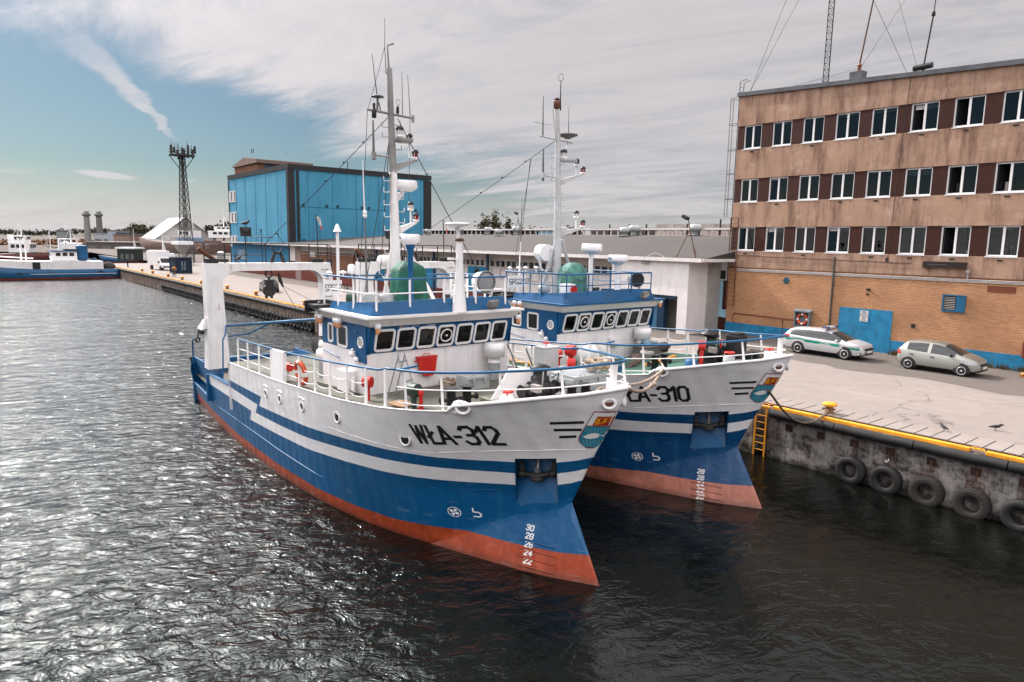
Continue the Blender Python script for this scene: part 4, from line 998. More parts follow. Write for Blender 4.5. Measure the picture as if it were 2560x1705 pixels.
def mast_312(R):
    prof=[(9.5,.0,5.9,.175),(9.5,.03,8.2,.155),(9.5,.08,10.1,.125),(9.5,.12,10.15,.12)]
    mb,at=mast_pole(R,prof,[(z,1) for z in (6.75,7.55,8.3,8.72,9.1,9.5,9.85)]+[(z,-1) for z in (7.3,8.55,8.9,9.3)])
    lamp_arm(mb,P(9.5,-.14,8.4),.66,.18); lamp_arm(mb,P(9.5,-.1,9.45),.32,.18)
    mb.tube([P(9.45,-.14,8.15),P(9.9,-1.75,5.9)],.065,8); mb.tube([P(9.45,.1,8.05),P(9.8,.32,5.9)],.06,8)
    M_=mb.build('mast',white,R)
    mb,at=mast_pole(R,[(9.5,.08,10.1,.125),(9.5,.15,12.0,.10),(9.5,.18,13.25,.085),(9.5,.2,13.3,.07)],[(10.85,-1),(11.5,1),(11.6,-1),(11.2,1)])
    lamp_arm(mb,P(9.5,-.02,10.38),.78,.18); mb.tube([P(9.5,.2,13.25),P(9.5,.26,13.95),P(9.45,.06,14.03)],.035,7)
    mb.tube([P(9.5,.97,11.95),P(9.5,-.7,11.88)],.04,8); mb.tube([P(9.5,.13,10.58),P(9.5,.76,10.60)],.03,6); mb.bc(P(9.5,.76,10.58),(.1,.13,.22)); mb.bc(P(9.5,-.66,11.86),(.06,.08,.22))
    mb.lathe([(.02,-.06),(.28,-.05),(.31,0),(.31,.05)],P(9.35,-.23,11.12),n=18)
    mb.build('upper_mast',grey_mast,M_)
    lamp_obj(M_,P(9.3,-.06,11.18),LW,1.3)
    lamp_obj(M_,P(9.5,-.52,11.08),LG,1.1,.45); lamp_obj(M_,P(9.5,-.74,10.58),LR,1.15)
    lamp_obj(M_,P(9.5,-.56,8.93),LW,1.05,.45); lamp_obj(M_,P(9.5,-.76,8.58),LR,1.05)
    radome('radar',P(9.45,-.38,9.66),.36,.20,None,M_,[white2,white2,black],('SIMRAD',-2.6))
    mb=MB(); mb.tube([P(9.5,.62,11.95),P(9.5,.60,12.36)],.035,6); mb.lathe([(.05,-.02),(.2,0),(.17,.04),(.05,.08)],P(9.5,.6,12.36),n=16); mb.tube([P(9.5,.5,11.95),P(9.5,.56,12.2)],.02,6); mb.build('mast_antenna',greyd,M_)
    whip(M_,[P(9.5,.62,12.4),P(9.5,.70,13.0),P(9.5,.78,13.62)],.02)
    whip(M_,[P(9.5,-.28,11.95),P(9.5,-.26,13.25)],.016); whip(M_,[P(9.5,-.56,11.92),P(9.5,-.47,13.2)],.016)
    whip(M_,[P(9.5,.30,13.1),P(9.5,.34,13.9),P(9.5,.33,14.75)],.016); whip(M_,[P(9.5,.76,10.45),P(9.5,.77,11.65)],.05)
    mb=MB(); c=P(9.5,.73,11.72); mb.lathe([(.05,0),(.075,.02),(.075,.24),(.05,.28),(.04,.36),(.055,.42),(.02,.46)],c,n=10); c=P(9.5,-.1,11.95); mb.lathe([(.03,0),(.05,.03),(.05,.2),(.02,.24)],c,n=8)
    mb.torus(P(9.5,-.12,12.3),.09,.008,(1,.3,0),12,4)
    mb.build('wind_sensor',blackm,M_)
    for a,b,r,n in ((P(9.5,.15,11.9),P(20.6,.9,7.2),.012,3),(P(9.5,.96,11.9),P(9.7,1.25,5.95),.009,0),(P(9.5,.14,11.9),P(9.6,.6,6.0),.013,0),(P(9.5,.14,11.5),P(9.6,1.15,6.0),.012,0),(P(9.5,-.1,11.8),P(6.6,-2.0,5.95),.014,0),(P(9.5,-.55,11.85),P(9.6,-.55,8.9),.008,0),(P(9.5,.95,11.95),P(9.5,.34,13.9),.008,0)):
        stay(M_,a,b,r,n)
def roof_312(R,roof):
    mb=MB(); mb.lathe([(.24,0),(.22,.06),(.12,1.2),(.10,2.08)],P(6.35,-.34,5.9),n=12); mb.lathe([(.14,2.08),(.15,2.1),(.1,2.16)],P(6.35,-.34,5.9),n=12,m=1); mb.tube([P(6.35,-.3,7.95),P(6.35,-.27,8.4)],.055,8)
    mb.lathe([(.08,0),(.2,.03),(.37,.10),(.37,.13),(.28,.16)],P(6.35,-.27,8.36),n=24); mb.tube([P(6.35,-.27,7.45),P(6.3,-.05,7.45)],.02,5); mb.bc(P(6.3,.0,7.47),(.2,.12,.06))
    mb.build('satellite_antenna',[white2,rusty],roof)
    radome('radar',P(7.8,.48,7.97),.31,.17,([P(7.8,.45,5.9),P(7.8,.46,7.6),P(7.8,.47,7.9)],[.085,.085,.17]),roof,[white2,blue,blue_lt],('KODEN',-2.5))
    whip(roof,[P(9.5,1.05,5.9),P(9.5,1.07,7.4),P(9.5,1.09,8.7)],.045,greyd,'antenna_pole'); whip(roof,[P(9.5,1.09,8.7),P(9.5,1.1,8.75),P(9.5,1.12,9.5),P(9.5,1.14,10.4)],.03,white2)
    mb=MB(); mb.lathe([(.03,-.1),(.07,-.08),(.07,.0),(.05,.02),(.07,.04),(.07,.09),(.02,.15)],P(9.5,1.09,8.75),n=10); mb.build('antenna_insulator',white2,roof)
    mb=MB(); mb.tube([P(9.6,1.98,5.9),P(9.6,1.98,8.2)],.05,8); mb.lathe([(.13,0),(.10,.06),(.05,.2),(.02,.24)],P(9.6,1.98,8.2),n=12); mb.build('pole_beacon',white2,roof)
    # tarpaulin over the magnetic compass / engine casing
    mb=MB(); G=[]
    prof=[(5.9,.66,.60),(6.2,.60,.55),(6.6,.55,.5),(7.0,.54,.48),(7.15,.46,.4),(7.3,.2,.18),(7.32,.02,.02)]
    for k,(z,a,b) in enumerate(prof):
        row=[]
        for i in range(28):
            t=2*pi*i/28; sq=(abs(cos(t))**4+abs(sin(t))**4)**-.25
            f=1+.10*noise.noise(V((cos(t)*2.5,sin(t)*2.5,z*1.2)))+ (.05*sin(9*t) if k<3 else .02*sin(7*t))
            row.append(P(8.6+b*sin(t)*sq*f*.9,.08+a*cos(t)*sq*f*.92,z+.05*noise.noise(V((cos(t)*3,sin(t)*3,5.)))))
        G.append(row)
    mb.grid(G,0,True,True); mb.tube([P(8.6+.5*sin(2*pi*i/20),.08+.56*cos(2*pi*i/20),6.25) for i in range(20)],.012,5,0,True)
    mb.build('tarpaulin',paint('green_tarpaulin',(.006,.11,.07),.55,.4,0,0,scale=3,bmp=.02),roof)
    # searchlight, horns, vents, small domes
    mb=MB(); c=P(7.0,-1.7,6.72)
    mb.cyl(c-V((.22,.0,0)),c+V((.16,0,0)),.30,.34,24,0); mb.torus(c+V((.16,0,0)),.33,.035,(1,0,0),24,6,1); mb.lathe([(.30,0),(.2,.05),(.02,.07)],c+V((.16,0,0)),(1,0,0),24,2)
    mb.tube([P(7.0,-1.34,6.7),P(7.0,-1.36,6.3),P(7.0,-1.6,6.05)],.035,6,0); mb.tube([P(7.0,-2.06,6.7),P(7.0,-2.04,6.3),P(7.0,-1.8,6.05)],.035,6,0); mb.cyl(P(7.0,-1.7,5.9),P(7.0,-1.7,6.1),.1,None,10,0)
    mb.build('searchlight',[white2,greyd,paint('lamp_glass',(.25,.26,.27),.1)],roof)
    mb=MB(); c=P(10.0,.12,7.28); mb.cyl(c-V((.25,0,0)),c+V((.2,.05,0)),.2,.2,18); mb.torus(c+V((.2,.05,0)),.2,.02,(1,.2,0),18,6); mb.tube([c+V((0,-.22,0)),c+V((0,-.2,-.4)),c+V((0,0,-.6))],.03,6); mb.tube([c+V((0,.22,0)),c+V((0,.2,-.4)),c+V((0,0,-.6))],.03,6); mb.tube([P(10,.12,6.7),P(9.7,.12,5.9)],.06,8)
    mb.build('search_lamp',white2,roof)
    for s,t,m_,h in ((8.2,1.6,grey,.5),(8.4,1.0,grey,.42),(7.2,-.9,grey,.45)):
        mb=MB(); mb.cyl(P(s,t,5.9),P(s,t,5.9+h*.5),.14,None,12,1); mb.lathe([(.24,h*.5),(.26,h*.6),(.26,h*.9),(.2,h)],P(s,t,5.9),n=16); mb.build('roof_ventilator',[m_,rusty],roof)
    mb=MB(); mb.cyl(P(8.9,2.0,6.2),P(8.75,1.85,6.2),.19,None,16); mb.tube([P(8.85,1.95,5.9),P(8.85,1.95,6.1)],.04,6); mb.build('loud_hailer',greenp,roof)
    for s,t,z,k in ((9.75,2.2,6.9,.1),(9.75,1.75,6.9,.13),(9.75,1.45,6.9,.16)):
        mb=MB(); mb.tube([P(s,t,z-.1),P(s,t,z)],.03,6)
        if k>.15: mb.lathe([(.12,0),(.13,.05),(.12,.25),(.05,.3)],P(s,t,z),n=12)
        else: mb.lathe([(.03,0),(k,.03),(k,.06),(.02,.1)],P(s,t,z),n=12)
        mb.build('gps_antenna',white2,roof)
def mooring_bollard(R,s,t,z,L=1.05,h=.52,d=V((0,1,0)),mat=None):
    mb=MB(); d=V(d)
    c=P(s,t,z)
    for k in (-.23,.23):
        q=c+d*k; mb.lathe([(.11,0),(.11,h-.04),(.17,h-.02),(.17,h)],q,n=16)
    mb.cyl(c-d*L/2+V((0,0,h*.45)),c+d*L/2+V((0,0,h*.45)),.05,None,10)
    for k in (-1,1): mb.cyl(c+d*k*L/2+V((0,0,h*.45)),c+d*k*(L/2+.03)+V((0,0,h*.45)),.085,None,12)
    return mb.build('mooring_bollard',mat or black,R,label=None)
def vent_drum(R,s,t,z,h,mat,r=.15,ang=0.5):
    mb=MB(); c=P(s,t,z); mb.cyl(c,c+V((0,0,h)),r*.42,None,10,1); d=V((cos(ang),sin(ang),0))
    mb.cyl(c+V((0,0,h+r*.6))-d*r*.75,c+V((0,0,h+r*.6))+d*r*.75,r,None,16,0)
    return mb.build('vent_head',[mat,mat],R)
def windlass(R,s,t,z,kind):
    mb=MB(); c=P(s,t,z)
    b=lambda x0,x1,y0,y1,z0,z1,m=0: mb.bx(c.x+x0,c.x+x1,c.y+y0,c.y+y1,z+z0,z+z1,m)
    b(-.45,.45,-.5,.5,0,.1)
    for y in (-.42,.1):
        mb.prism([c+V((x,y,h)) for x,h in ((-.38,.08),(.42,.08),(.36,.5),(.18,.72),(-.1,.74),(-.3,.5))],(0,.10,0),0)
    mb.cyl(c+V((0,-.72,.5)),c+V((0,.75,.5)),.07,None,10,0); mb.cyl(c+V((0,-.32,.5)),c+V((0,.1,.5)),.26,None,18,1)
    for y in (-.74,.52): mb.lathe([(.2,0),(.14,.08),(.12,.16),(.19,.24)],c+V((0,y,.5)),(0,1,0),16,1)
    mb.lathe([(.26,.72),(.26,.82),(.20,.86),(.2,1.02),(.30,1.06),(.3,1.1),(.12,1.18)],c+V((-.12,.05,0)),n=18,m=0)
    mb.tube([c+V((.25,-.2,.55)),c+V((.35,-.25,1.05))],.022,6,2); mb.bc(c+V((.3,-.46,.62)),(.3,.16,.2),3)
    mb.tube([c+V((.1,.3,.8)),c+V((.25,.42,.95)),c+V((.1,.5,.6))],.02,5,0)
    if kind==310: mb.lathe([(.05,1.0),(.36,1.02),(.34,1.07),(.05,1.22)],c+V((-.15,-.1,.12)),n=20,m=0); mb.bc(c+V((.05,-.05,.85)),(.3,.3,.3),4); mb.bc(c+V((.2,.2,.75)),(.06,.08,.4),5)
    cz=V((c.x,c.y,z)); mb.v=[tuple(cz+(V(q)-cz)*.85) for q in mb.v]
    return mb.build('windlass',[black,blackm,steel,paint('winch_plate',(.30,.27,.25),.6),greenp,red],R)
def handwheel_valve(R,s,t,z,h,r=.17,body=None):
    mb=MB(); c=P(s,t,z); mb.lathe([(r*.8,0),(r*.8,h*.12),(r,h*.15),(r,h*.75),(r*.6,h*.8)],c,n=14,m=0); mb.tube([c+V((0,0,h*.8)),c+V((0,0,h))],.02,5,1)
    mb.torus(c+V((0,0,h)),r*.8,.022,(0,0,1),16,6,1); mb.tube([c+V((-r*.8,0,h)),c+V((r*.8,0,h))],.014,4,1); mb.tube([c+V((0,-r*.8,h)),c+V((0,r*.8,h))],.014,4,1)
    return mb.build('valve',[body or white2,red],R)
def locker(R,s0,s1,t0,t1,z,h,mat,name='deck_locker'):
    mb=MB(); mb.bx(-s0,-s1,-t0,-t1,z,z+h*.86,0); mb.bx(-s0+.04,-s1-.04,-t0+.04,-t1-.04,z+h*.86,z+h,0)
    for f in (.25,.75): mb.tube([P(s0-.02,t0+(t1-t0)*f-.08,z+h),P(s0+.0,t0+(t1-t0)*f-.08,z+h+.06),P(s0+.0,t0+(t1-t0)*f+.08,z+h+.06),P(s0-.02,t0+(t1-t0)*f+.08,z+h)],.014,5,0); mb.bc(P(s0-.05,t0+(t1-t0)*f,z+h*.78),(.03,.07,.12),0)
    return mb.build(name,mat,R,bevel=.012)
def mushroom(R,s,t,z,h):
    mb=MB(); c=P(s,t,z)
    mb.cyl(c,c+V((0,0,h*.48)),.18,None,16,1); mb.lathe([(.21,h*.48),(.21,h*.52),(.19,h*.53),(.19,h*.62),(.32,h*.64),(.33,h*.80),(.34,h*.81),(.33,h*.98),(.2,h)],c,n=24,m=0); mb.bc(c+V((.1,-.2,h*.38)),(.06,.1,.14),1)
    return mb.build('mushroom_ventilator',[white2,grey],R)

def gear_312(R,rz):
    mb=MB(); x=-6.70
    mb.prism([V((x+.02,y,z)) for y,z in ((-.94,4.58),(-.30,4.55),(-.34,4.20),(-.42,4.03),(-.72,4.03),(-.86,4.22))],(.12,0,0)); mb.bx(x,x+.15,-.96,-.28,4.56,4.62)
    mb.tube([V((x+.08,-.75,4.62)),V((x+.08,-.75,4.69)),V((x+.08,-.52,4.69)),V((x+.08,-.52,4.62))],.012,5); mb.cyl(V((x+.08,-.96,4.5)),V((x+.08,-1.03,4.5)),.025,None,6)
    mb.build('fire_bucket',red,R,bevel=.015)
    mushroom(R,6.4,-1.72,3.66,1.2)
    locker(R,5.05,5.6,.28,-.52,zdeck(5.3),.42,paint('locker_grey',(.36,.38,.38),.5,.12,.2))
    mooring_bollard(R,2.95,2.0,4.0,1.0,.52)
    vent_drum(R,3.85,2.72,3.9,.36,greenp,.17,.2)
    mb=MB(); c=P(3.62,2.66,3.92); mb.cyl(c,c+V((0,0,.42)),.05,None,10); mb.lathe([(.075,.36),(.075,.44),(.03,.5)],c,n=10); mb.cyl(c,c+V((0,0,.04)),.09,None,10); mb.build('hydrant',red,R)
    vent_drum(R,6.0,2.86,3.7,.42,red,.15,.6)
    mb=MB(); c=P(2.45,2.35,4.05); mb.lathe([(.17,0),(.17,.16),(.12,.24),(.02,.28)],c,n=16); mb.build('deck_cap',white2,R)
    # breakwater plate and chain stopper
    mb=MB(); mb.hexa([P(2.55,1.35,4.1),P(1.95,.75,4.1),P(1.90,.79,4.1),P(2.50,1.39,4.1),P(2.2,1.05,4.95),P(1.5,.35,4.98),P(1.45,.39,4.98),P(2.15,1.09,4.95)]); mb.tube([P(2.55,1.37,4.1),P(2.18,1.07,4.96),P(1.48,.37,4.99)],.03,6)
    mb.build('breakwater',white2,R)
    mb=MB(); mb.hexa([P(2.0,1.55,4.1),P(1.6,1.55,4.1),P(1.6,1.3,4.1),P(2.0,1.3,4.1),P(2.1,1.62,4.25),P(1.5,1.62,4.25),P(1.5,1.25,4.25),P(2.1,1.25,4.25)]); mb.bc(P(2.6,1.35,4.15),(.5,.16,.09)); mb.tube([P(3.0,1.2,4.12),P(4.2,.9,4.02)],.025,6); mb.build('chain_stopper',paint('olive_gear',(.17,.17,.12),.6,.3,0,.4),R)
    windlass(R,1.55,.6,4.12,312); handwheel_valve(R,1.6,1.6,4.1,.5)
    locker(R,1.55,2.4,-.45,-1.65,4.08,.62,paint('locker_grey',(.36,.38,.38),.5,.12,.2))
    mooring_bollard(R,1.0,-.1,4.16,.8,.5)
    # control cabinet with two levers
    mb=MB(); mb.bx(-5.0,-4.55,2.15,2.75,3.8,4.86,0); mb.bx(-5.02,-4.53,2.13,2.77,4.86,4.9,0); mb.tube([P(4.8,-2.45,4.9),P(4.8,-2.45,5.0)],.02,5,1); mb.torus(P(4.8,-2.45,5.0),.11,.02,(0,0,1),14,5,1)
    mb.build('control_cabinet',[paint('cabinet_grey',(.50,.52,.52),.5,.1),red],R,bevel=.015)
    mb=MB(); mb.tube([P(5.7,-2.25,3.8),P(6.05,-1.95,4.85)],.022,6); mb.tube([P(5.2,-2.5,3.8),P(5.5,-2.25,4.75)],.022,6); mb.tube([P(5.4,-1.5,3.8),P(5.4,-1.5,4.2),P(5.1,-1.8,4.1),P(5.0,-1.95,3.8)],.022,6,1); mb.build('hand_lever',[greyd,black],R)
    vent_drum(R,3.85,-2.6,3.9,.5,red,.15,.9); vent_drum(R,4.4,-3.1,3.9,.75,red,.17,.3)
    # flare boxes etc on port side
    mb=MB(); mb.cyl(P(2.55,-2.2,4.1),P(2.55,-2.2,4.35),.14,None,12); mb.sph(P(2.55,-2.2,4.38),.15,10,6); mb.build('vent_head',greenp,R)
def gear_310(R,rz):
    mushroom(R,6.4,-1.7,3.66,1.15)
    mooring_bollard(R,3.1,1.4,4.02,1.0,.5,(0,1,0))
    windlass(R,2.5,-.6,4.1,310)
    mb=MB(); mb.bx(-2.4,-1.95,1.15,1.75,4.1,5.05); mb.bx(-2.35,-2.0,1.2,1.7,5.05,5.12); mb.build('winch_cover',black,R,bevel=.04)
    mb=MB(); mb.lathe([(.2,0),(.2,.26),(.14,.3)],P(2.35,.75,4.1),n=14); mb.bc(P(2.35,.75,4.13),(.42,.36,.06)); mb.build('blue_drum',blue,R)
    handwheel_valve(R,1.3,.3,4.2,.52,.18,grey); mooring_bollard(R,1.0,-.5,4.25,.8,.45); handwheel_valve(R,.2,-.1,4.55,.4,.15,white2)
    vent_drum(R,2.3,.3,4.1,.62,red,.15,.6)
    # white life raft canister on cradle
    mb=MB(); c=P(6.2,1.35,4.15); mb.lathe([(.02,-.62),(.30,-.56),(.36,-.45),(.36,-.03),(.385,-.02),(.385,.02),(.36,.03),(.36,.45),(.30,.56),(.02,.62)],c,(0,1,0),20)
    for y in (-.35,.35): mb.bc(c+V((0,y,-.4)),(.5,.08,.2)); mb.torus(c+V((0,y,0)),.365,.012,(0,1,0),20,4)
    mb.build('life_raft_canister',white2,R)
    vent_drum(R,6.3,2.8,3.7,.42,red,.15,.6)
    mb=MB(); mb.tube([P(3.95,2.8,3.95),P(3.95,2.8,4.35)],.05,8); mb.build('hydrant',red,R)
    mb=MB(); mb.bx(-6.72,-6.55,.15,.6,4.2,4.5); mb.build('vent_box',white2,R,bevel=.02)

def mast_310(R):
    s=9.4
    prof=[(s,.05,5.9,.17),(s,.08,8.3,.15),(s,.15,10.2,.12),(s,.2,12.0,.10),(s,.3,13.0,.085)]
    mb,at=mast_pole(R,prof,[(z,1) for z in (7.2,7.7,8.2,8.75,9.25,9.75,10.35,10.8,11.25)]+[(z,-1) for z in (8.0,9.4,9.9,10.5,11.0)])
    lamp_arm(mb,P(s,0,8.42),1.3,.16); lamp_arm(mb,P(s,.02,10.40),1.2,.30)
    mb.tube([P(s,-.1,8.1),P(s+.4,-1.6,5.9)],.06,8); mb.tube([P(s,.15,8.1),P(s+.4,.6,5.9)],.06,8)
    mb.tube([P(s,1.15,11.95),P(s,-.6,11.85)],.035,8); mb.tube([P(s,.25,11.5),P(s,-.3,11.6),P(s,-.32,11.9)],.035,8); mb.tube([P(s,.2,10.48),P(s,.93,10.52)],.03,6); mb.bc(P(s,.93,10.52),(.1,.12,.2))
    mb.lathe([(.02,-.05),(.3,-.04),(.34,.0),(.34,.05)],P(s-.2,-.22,11.12),n=18)
    M_=mb.build('mast',paint('pale_mast_paint',(.55,.55,.55),.5,.15,.3,.5),R)
    mb=MB(); mb.lathe([(.08,-.12),(.2,-.06),(.38,0),(.40,.05),(.3,.07)],P(s,-.32,12.1),n=22); mb.build('satellite_antenna',greyd,M_)
    whip(M_,[P(s,-.36,12.15),P(s,-.34,13.2)],.018); whip(M_,[P(s,.98,11.95),P(s,1.0,13.4)],.03); whip(M_,[P(s,1.45,12.42),P(s,.5,12.40)],.01); whip(M_,[P(s,.92,10.3),P(s,.94,11.5)],.05)
    whip(M_,[P(s,.1,13.0),P(s,.12,13.5),P(s,.12,14.1)],.03,blackm)
    mb=MB(); mb.torus(P(s,.12,14.2),.14,.006,(1,0,0),14,4); mb.torus(P(s,.12,14.2),.14,.006,(0,1,0),14,4); mb.build('loop_antenna',greyd,M_)
    mb=MB(); mb.lathe([(.05,0),(.12,.03),(.13,.3),(.10,.34)],P(s,.3,13.02),n=14); mb.lathe([(.1,.34),(.13,.36),(.04,.42)],P(s,.3,13.02),n=14,m=1); mb.build('navigation_lamp',[paint('amber_lamp',(.15,.05,.03),.3),black],M_)
    lamp_obj(M_,P(s-.15,.0,11.18),LW,1.3); lamp_obj(M_,P(s,-.86,10.98),LG,1.1,.5); lamp_obj(M_,P(s,-1.22,10.70),LR,1.1)
    lamp_obj(M_,P(s,-.92,8.95),LW,1.1,.45); lamp_obj(M_,P(s,-1.3,8.6),LR,1.1)
    for a,b,r,n in ((P(s,.25,11.9),P(20.6,1.2,7.2),.012,3),(P(s+.9,.75,11.2),P(s+.9,1.75,6.0),.010,0),(P(s+.95,.75,11.2),P(s+.9,1.5,6.0),.010,0),(P(s,.3,11.9),P(s,.5,13.0),.008,0)): stay(M_,a,b,r,n)
def roof_310(R,roof):
    radome('radar',P(8.5,-.94,7.70),.42,.24,([P(8.5,-.9,5.9),P(8.5,-.93,7.65)],[.09,.085]),roof,[white2,white2,blue_lt])
    radome('radar',P(7.3,-1.15,7.33),.40,.20,([P(7.3,-1.2,5.9),P(7.3,-1.2,6.2),P(7.3,-1.18,6.95),P(7.3,-1.16,7.28)],[.26,.13,.10,.17]),roof,[white2,white2,blue_lt],('KODEN',-2.3))
    mb=MB(); G=[]
    prof=[(5.9,.58,.5),(6.3,.62,.52),(6.8,.62,.5),(7.05,.5,.42),(7.2,.3,.25),(7.24,.02,.02)]
    for k,(z,a,b) in enumerate(prof):
        G.append([P(8.6+b*sin(2*pi*i/24)*(1+.08*noise.noise(V((i*.9,z*2,1)))),-.02+a*cos(2*pi*i/24)*(1+.08*noise.noise(V((i*.9,z*2,7)))),z) for i in range(24)])
    mb.grid(G,0,True,True); mb.build('tarpaulin',paint('pale_green_plastic_sheet',(.07,.23,.18),.3,.6,0,0,scale=4,bmp=.03),roof)
    mb=MB(); c=P(6.9,-1.78,6.62); mb.cyl(c-V((.2,-.1,0)),c+V((.12,-.06,0)),.27,.30,22,0); mb.cyl(c+V((.12,-.06,0)),c+V((.13,-.065,0)),.27,None,22,1); mb.tube([c+V((0,.3,0)),c+V((0,.2,-.45)),c+V((0,0,-.7))],.03,6,0); mb.tube([c+V((0,-.3,0)),c+V((0,-.2,-.45)),c+V((0,0,-.7))],.03,6,0)
    mb.build('searchlight',[grey,black],roof)
    mb=MB(); c=P(9.8,.33,7.58); mb.cyl(c-V((.25,.05,0)),c+V((.2,-.1,0)),.33,.33,20); mb.tube([c+V((0,.36,0)),c+V((0,.25,-.6)),c+V((0,.05,-.8))],.05,6); mb.tube([c+V((0,-.36,0)),c+V((0,-.25,-.6)),c+V((0,0,-.8))],.05,6); mb.tube([P(9.8,.33,6.8),P(9.8,.2,5.9)],.07,8); mb.bc(P(9.8,.3,6.75),(.2,.5,.06)); mb.build('search_lamp',white2,roof)
    for s,t in ((8.5,1.55),(8.4,.5)):
        mb=MB(); mb.cyl(P(s,t,5.9),P(s,t,6.15),.13,None,12,1); mb.lathe([(.22,.25),(.24,.3),(.24,.45),(.18,.5)],P(s,t,5.9),n=16); mb.build('roof_ventilator',[grey,rusty],roof)
    mb=MB(); mb.bx(-8.3,-7.9,-.95,-.5,5.9,6.45,0); mb.cyl(P(7.88,.6,6.25),P(7.85,.6,6.25),.16,None,16,1); mb.build('horn_box',[white2,red],roof)
    whip(roof,[P(9.6,1.85,5.9),P(9.6,1.83,7.5),P(9.6,1.8,8.0)],.035,white2,'antenna_pole'); whip(roof,[P(9.6,1.8,8.0),P(9.6,1.78,9.6)],.018)
    for s,t,z,k in ((9.75,2.2,6.9,.08),(9.75,1.75,6.9,.1),(9.75,1.4,6.9,.1),(9.7,.9,6.9,.1)):
        mb=MB(); mb.tube([P(s,t,z-.1),P(s,t,z+.06)],.025,6); mb.lathe([(.03,.05),(k,.08),(k,.11),(.02,.16)],P(s,t,z),n=12); mb.build('gps_antenna',white2,roof)

TH1=rad(-50.85); TH2=rad(-50.36)
O1=(2.16,15.08,0); O2=(7.78,20.02,0)
c312=dict(id=312,id_s='312',O=O1,th=TH1,label='cutter numbered 312, nearest boat, orange waterline and green tarpaulin by its mast',
  hullmat=hull_mat('cutter_hull_paint',(.40,.062,.018)),deckmat=paint('olive_deck',(.115,.115,.088),.75,.35,.0,.25,bmp=.01),
  nums=['30','28','26','24','22'],num_z=.92,rib_z=.69,spin=(3,),sidew=[(9.05,5.18,.34,.58,.08),(8.25,5.16,.66,.64,.10)],roof_items=roof_312,mast=mast_312,gear=gear_312)
c310=dict(id=310,id_s='310',O=O2,th=TH2,label='cutter numbered 310 moored against the quay, salmon waterline and pale green plastic cover',
  hullmat=hull_mat('cutter_hull_paint_salmon',(.50,.185,.125),(.80,.795,.80),(.001,.050,.150)),deckmat=paint('green_deck',(.05,.14,.10),.7,.35,0,.3,bmp=.01),
  nums=['28','26','24','22','20'],num_z=.78,rib_z=.50,italic=.22,spin=(1,3),sidew=[(8.9,5.18,.5,.56,.08),(8.0,5.16,.6,.62,.10)],roof_items=roof_310,mast=mast_310,gear=gear_310)
S1,W1=ship(c312)
S2,W2=ship(c310)
# ---------------------------------------------------------------- setting materials
def xz_vec(nt, sx=1, sz=1):
    tc=nd(nt,'ShaderNodeTexCoord'); sp=nd(nt,'ShaderNodeSeparateXYZ'); lk(nt,tc.outputs['Object'],sp.inputs[0])
    cb=nd(nt,'ShaderNodeCombineXYZ'); lk(nt,mth(nt,'MULTIPLY',mth(nt,'ADD',sp.outputs['X'],sp.outputs['Y']),sx),cb.inputs[0]); lk(nt,mth(nt,'MULTIPLY',sp.outputs['Z'],sz),cb.inputs[1]); return cb.outputs[0]
def brick_mat(name,c1,c2,mortar,bw,bh,ms=.012,rough=.85,stain=.5,staincol=(.10,.06,.04)):
    m,nt,bs=new_mat(name); bs.inputs['Roughness'].default_value=rough; bs.inputs['Specular IOR Level'].default_value=.25
    b=nd(nt,'ShaderNodeTexBrick'); lk(nt,xz_vec(nt),b.inputs['Vector'])
    b.inputs['Color1'].default_value=(*c1,1); b.inputs['Color2'].default_value=(*c2,1); b.inputs['Mortar'].default_value=(*mortar,1)
    b.inputs['Scale'].default_value=1; b.inputs['Brick Width'].default_value=bw; b.inputs['Row Height'].default_value=bh; b.inputs['Mortar Size'].default_value=ms; b.inputs['Bias'].default_value=-.2
    v=coords(nt); big=noi(nt,v,.55,5,.6,.38,.68); med=noi(nt,v,2.2,5,.65,.3,.7)
    c=mixc(nt,mth(nt,'MULTIPLY',med,.22),b.outputs['Color'],tuple(min(1,x*1.5) for x in c1))
    c=mixc(nt,mth(nt,'MULTIPLY',big,stain),c,staincol,'MIX')
    lk(nt,c,bs.inputs['Base Color'])
    bump(nt,bs,mth(nt,'SUBTRACT',mth(nt,'MULTIPLY',med,.3),b.outputs['Fac']),.6,.012)
    return m
def stucco_mat(name,c,dark,lite):
    m,nt,bs=new_mat(name); bs.inputs['Roughness'].default_value=.9; bs.inputs['Specular IOR Level'].default_value=.2
    v=coords(nt); a=noi(nt,v,.5,5,.65,.35,.65); f=noi(nt,v,3.2,6,.7,.35,.7)
    col=mixc(nt,a,c,tuple(x*.82 for x in c)); col=mixc(nt,mth(nt,'MULTIPLY',noi(nt,coords(nt,(1,1,1.4),(5,2,8)),.9,6,.7,.52,.72),.5),col,lite)
    s=noi(nt,coords(nt,(1.1,1.1,.20),(2,7,1)),1.0,6,.7,.46,.64)
    col=mixc(nt,mth(nt,'MULTIPLY',s,.85),col,dark); col=mixc(nt,mth(nt,'MULTIPLY',f,.16),col,dark)
    lk(nt,col,bs.inputs['Base Color']); bump(nt,bs,noi(nt,v,18,5,.7,.2,.8),.5,.02)
    return m
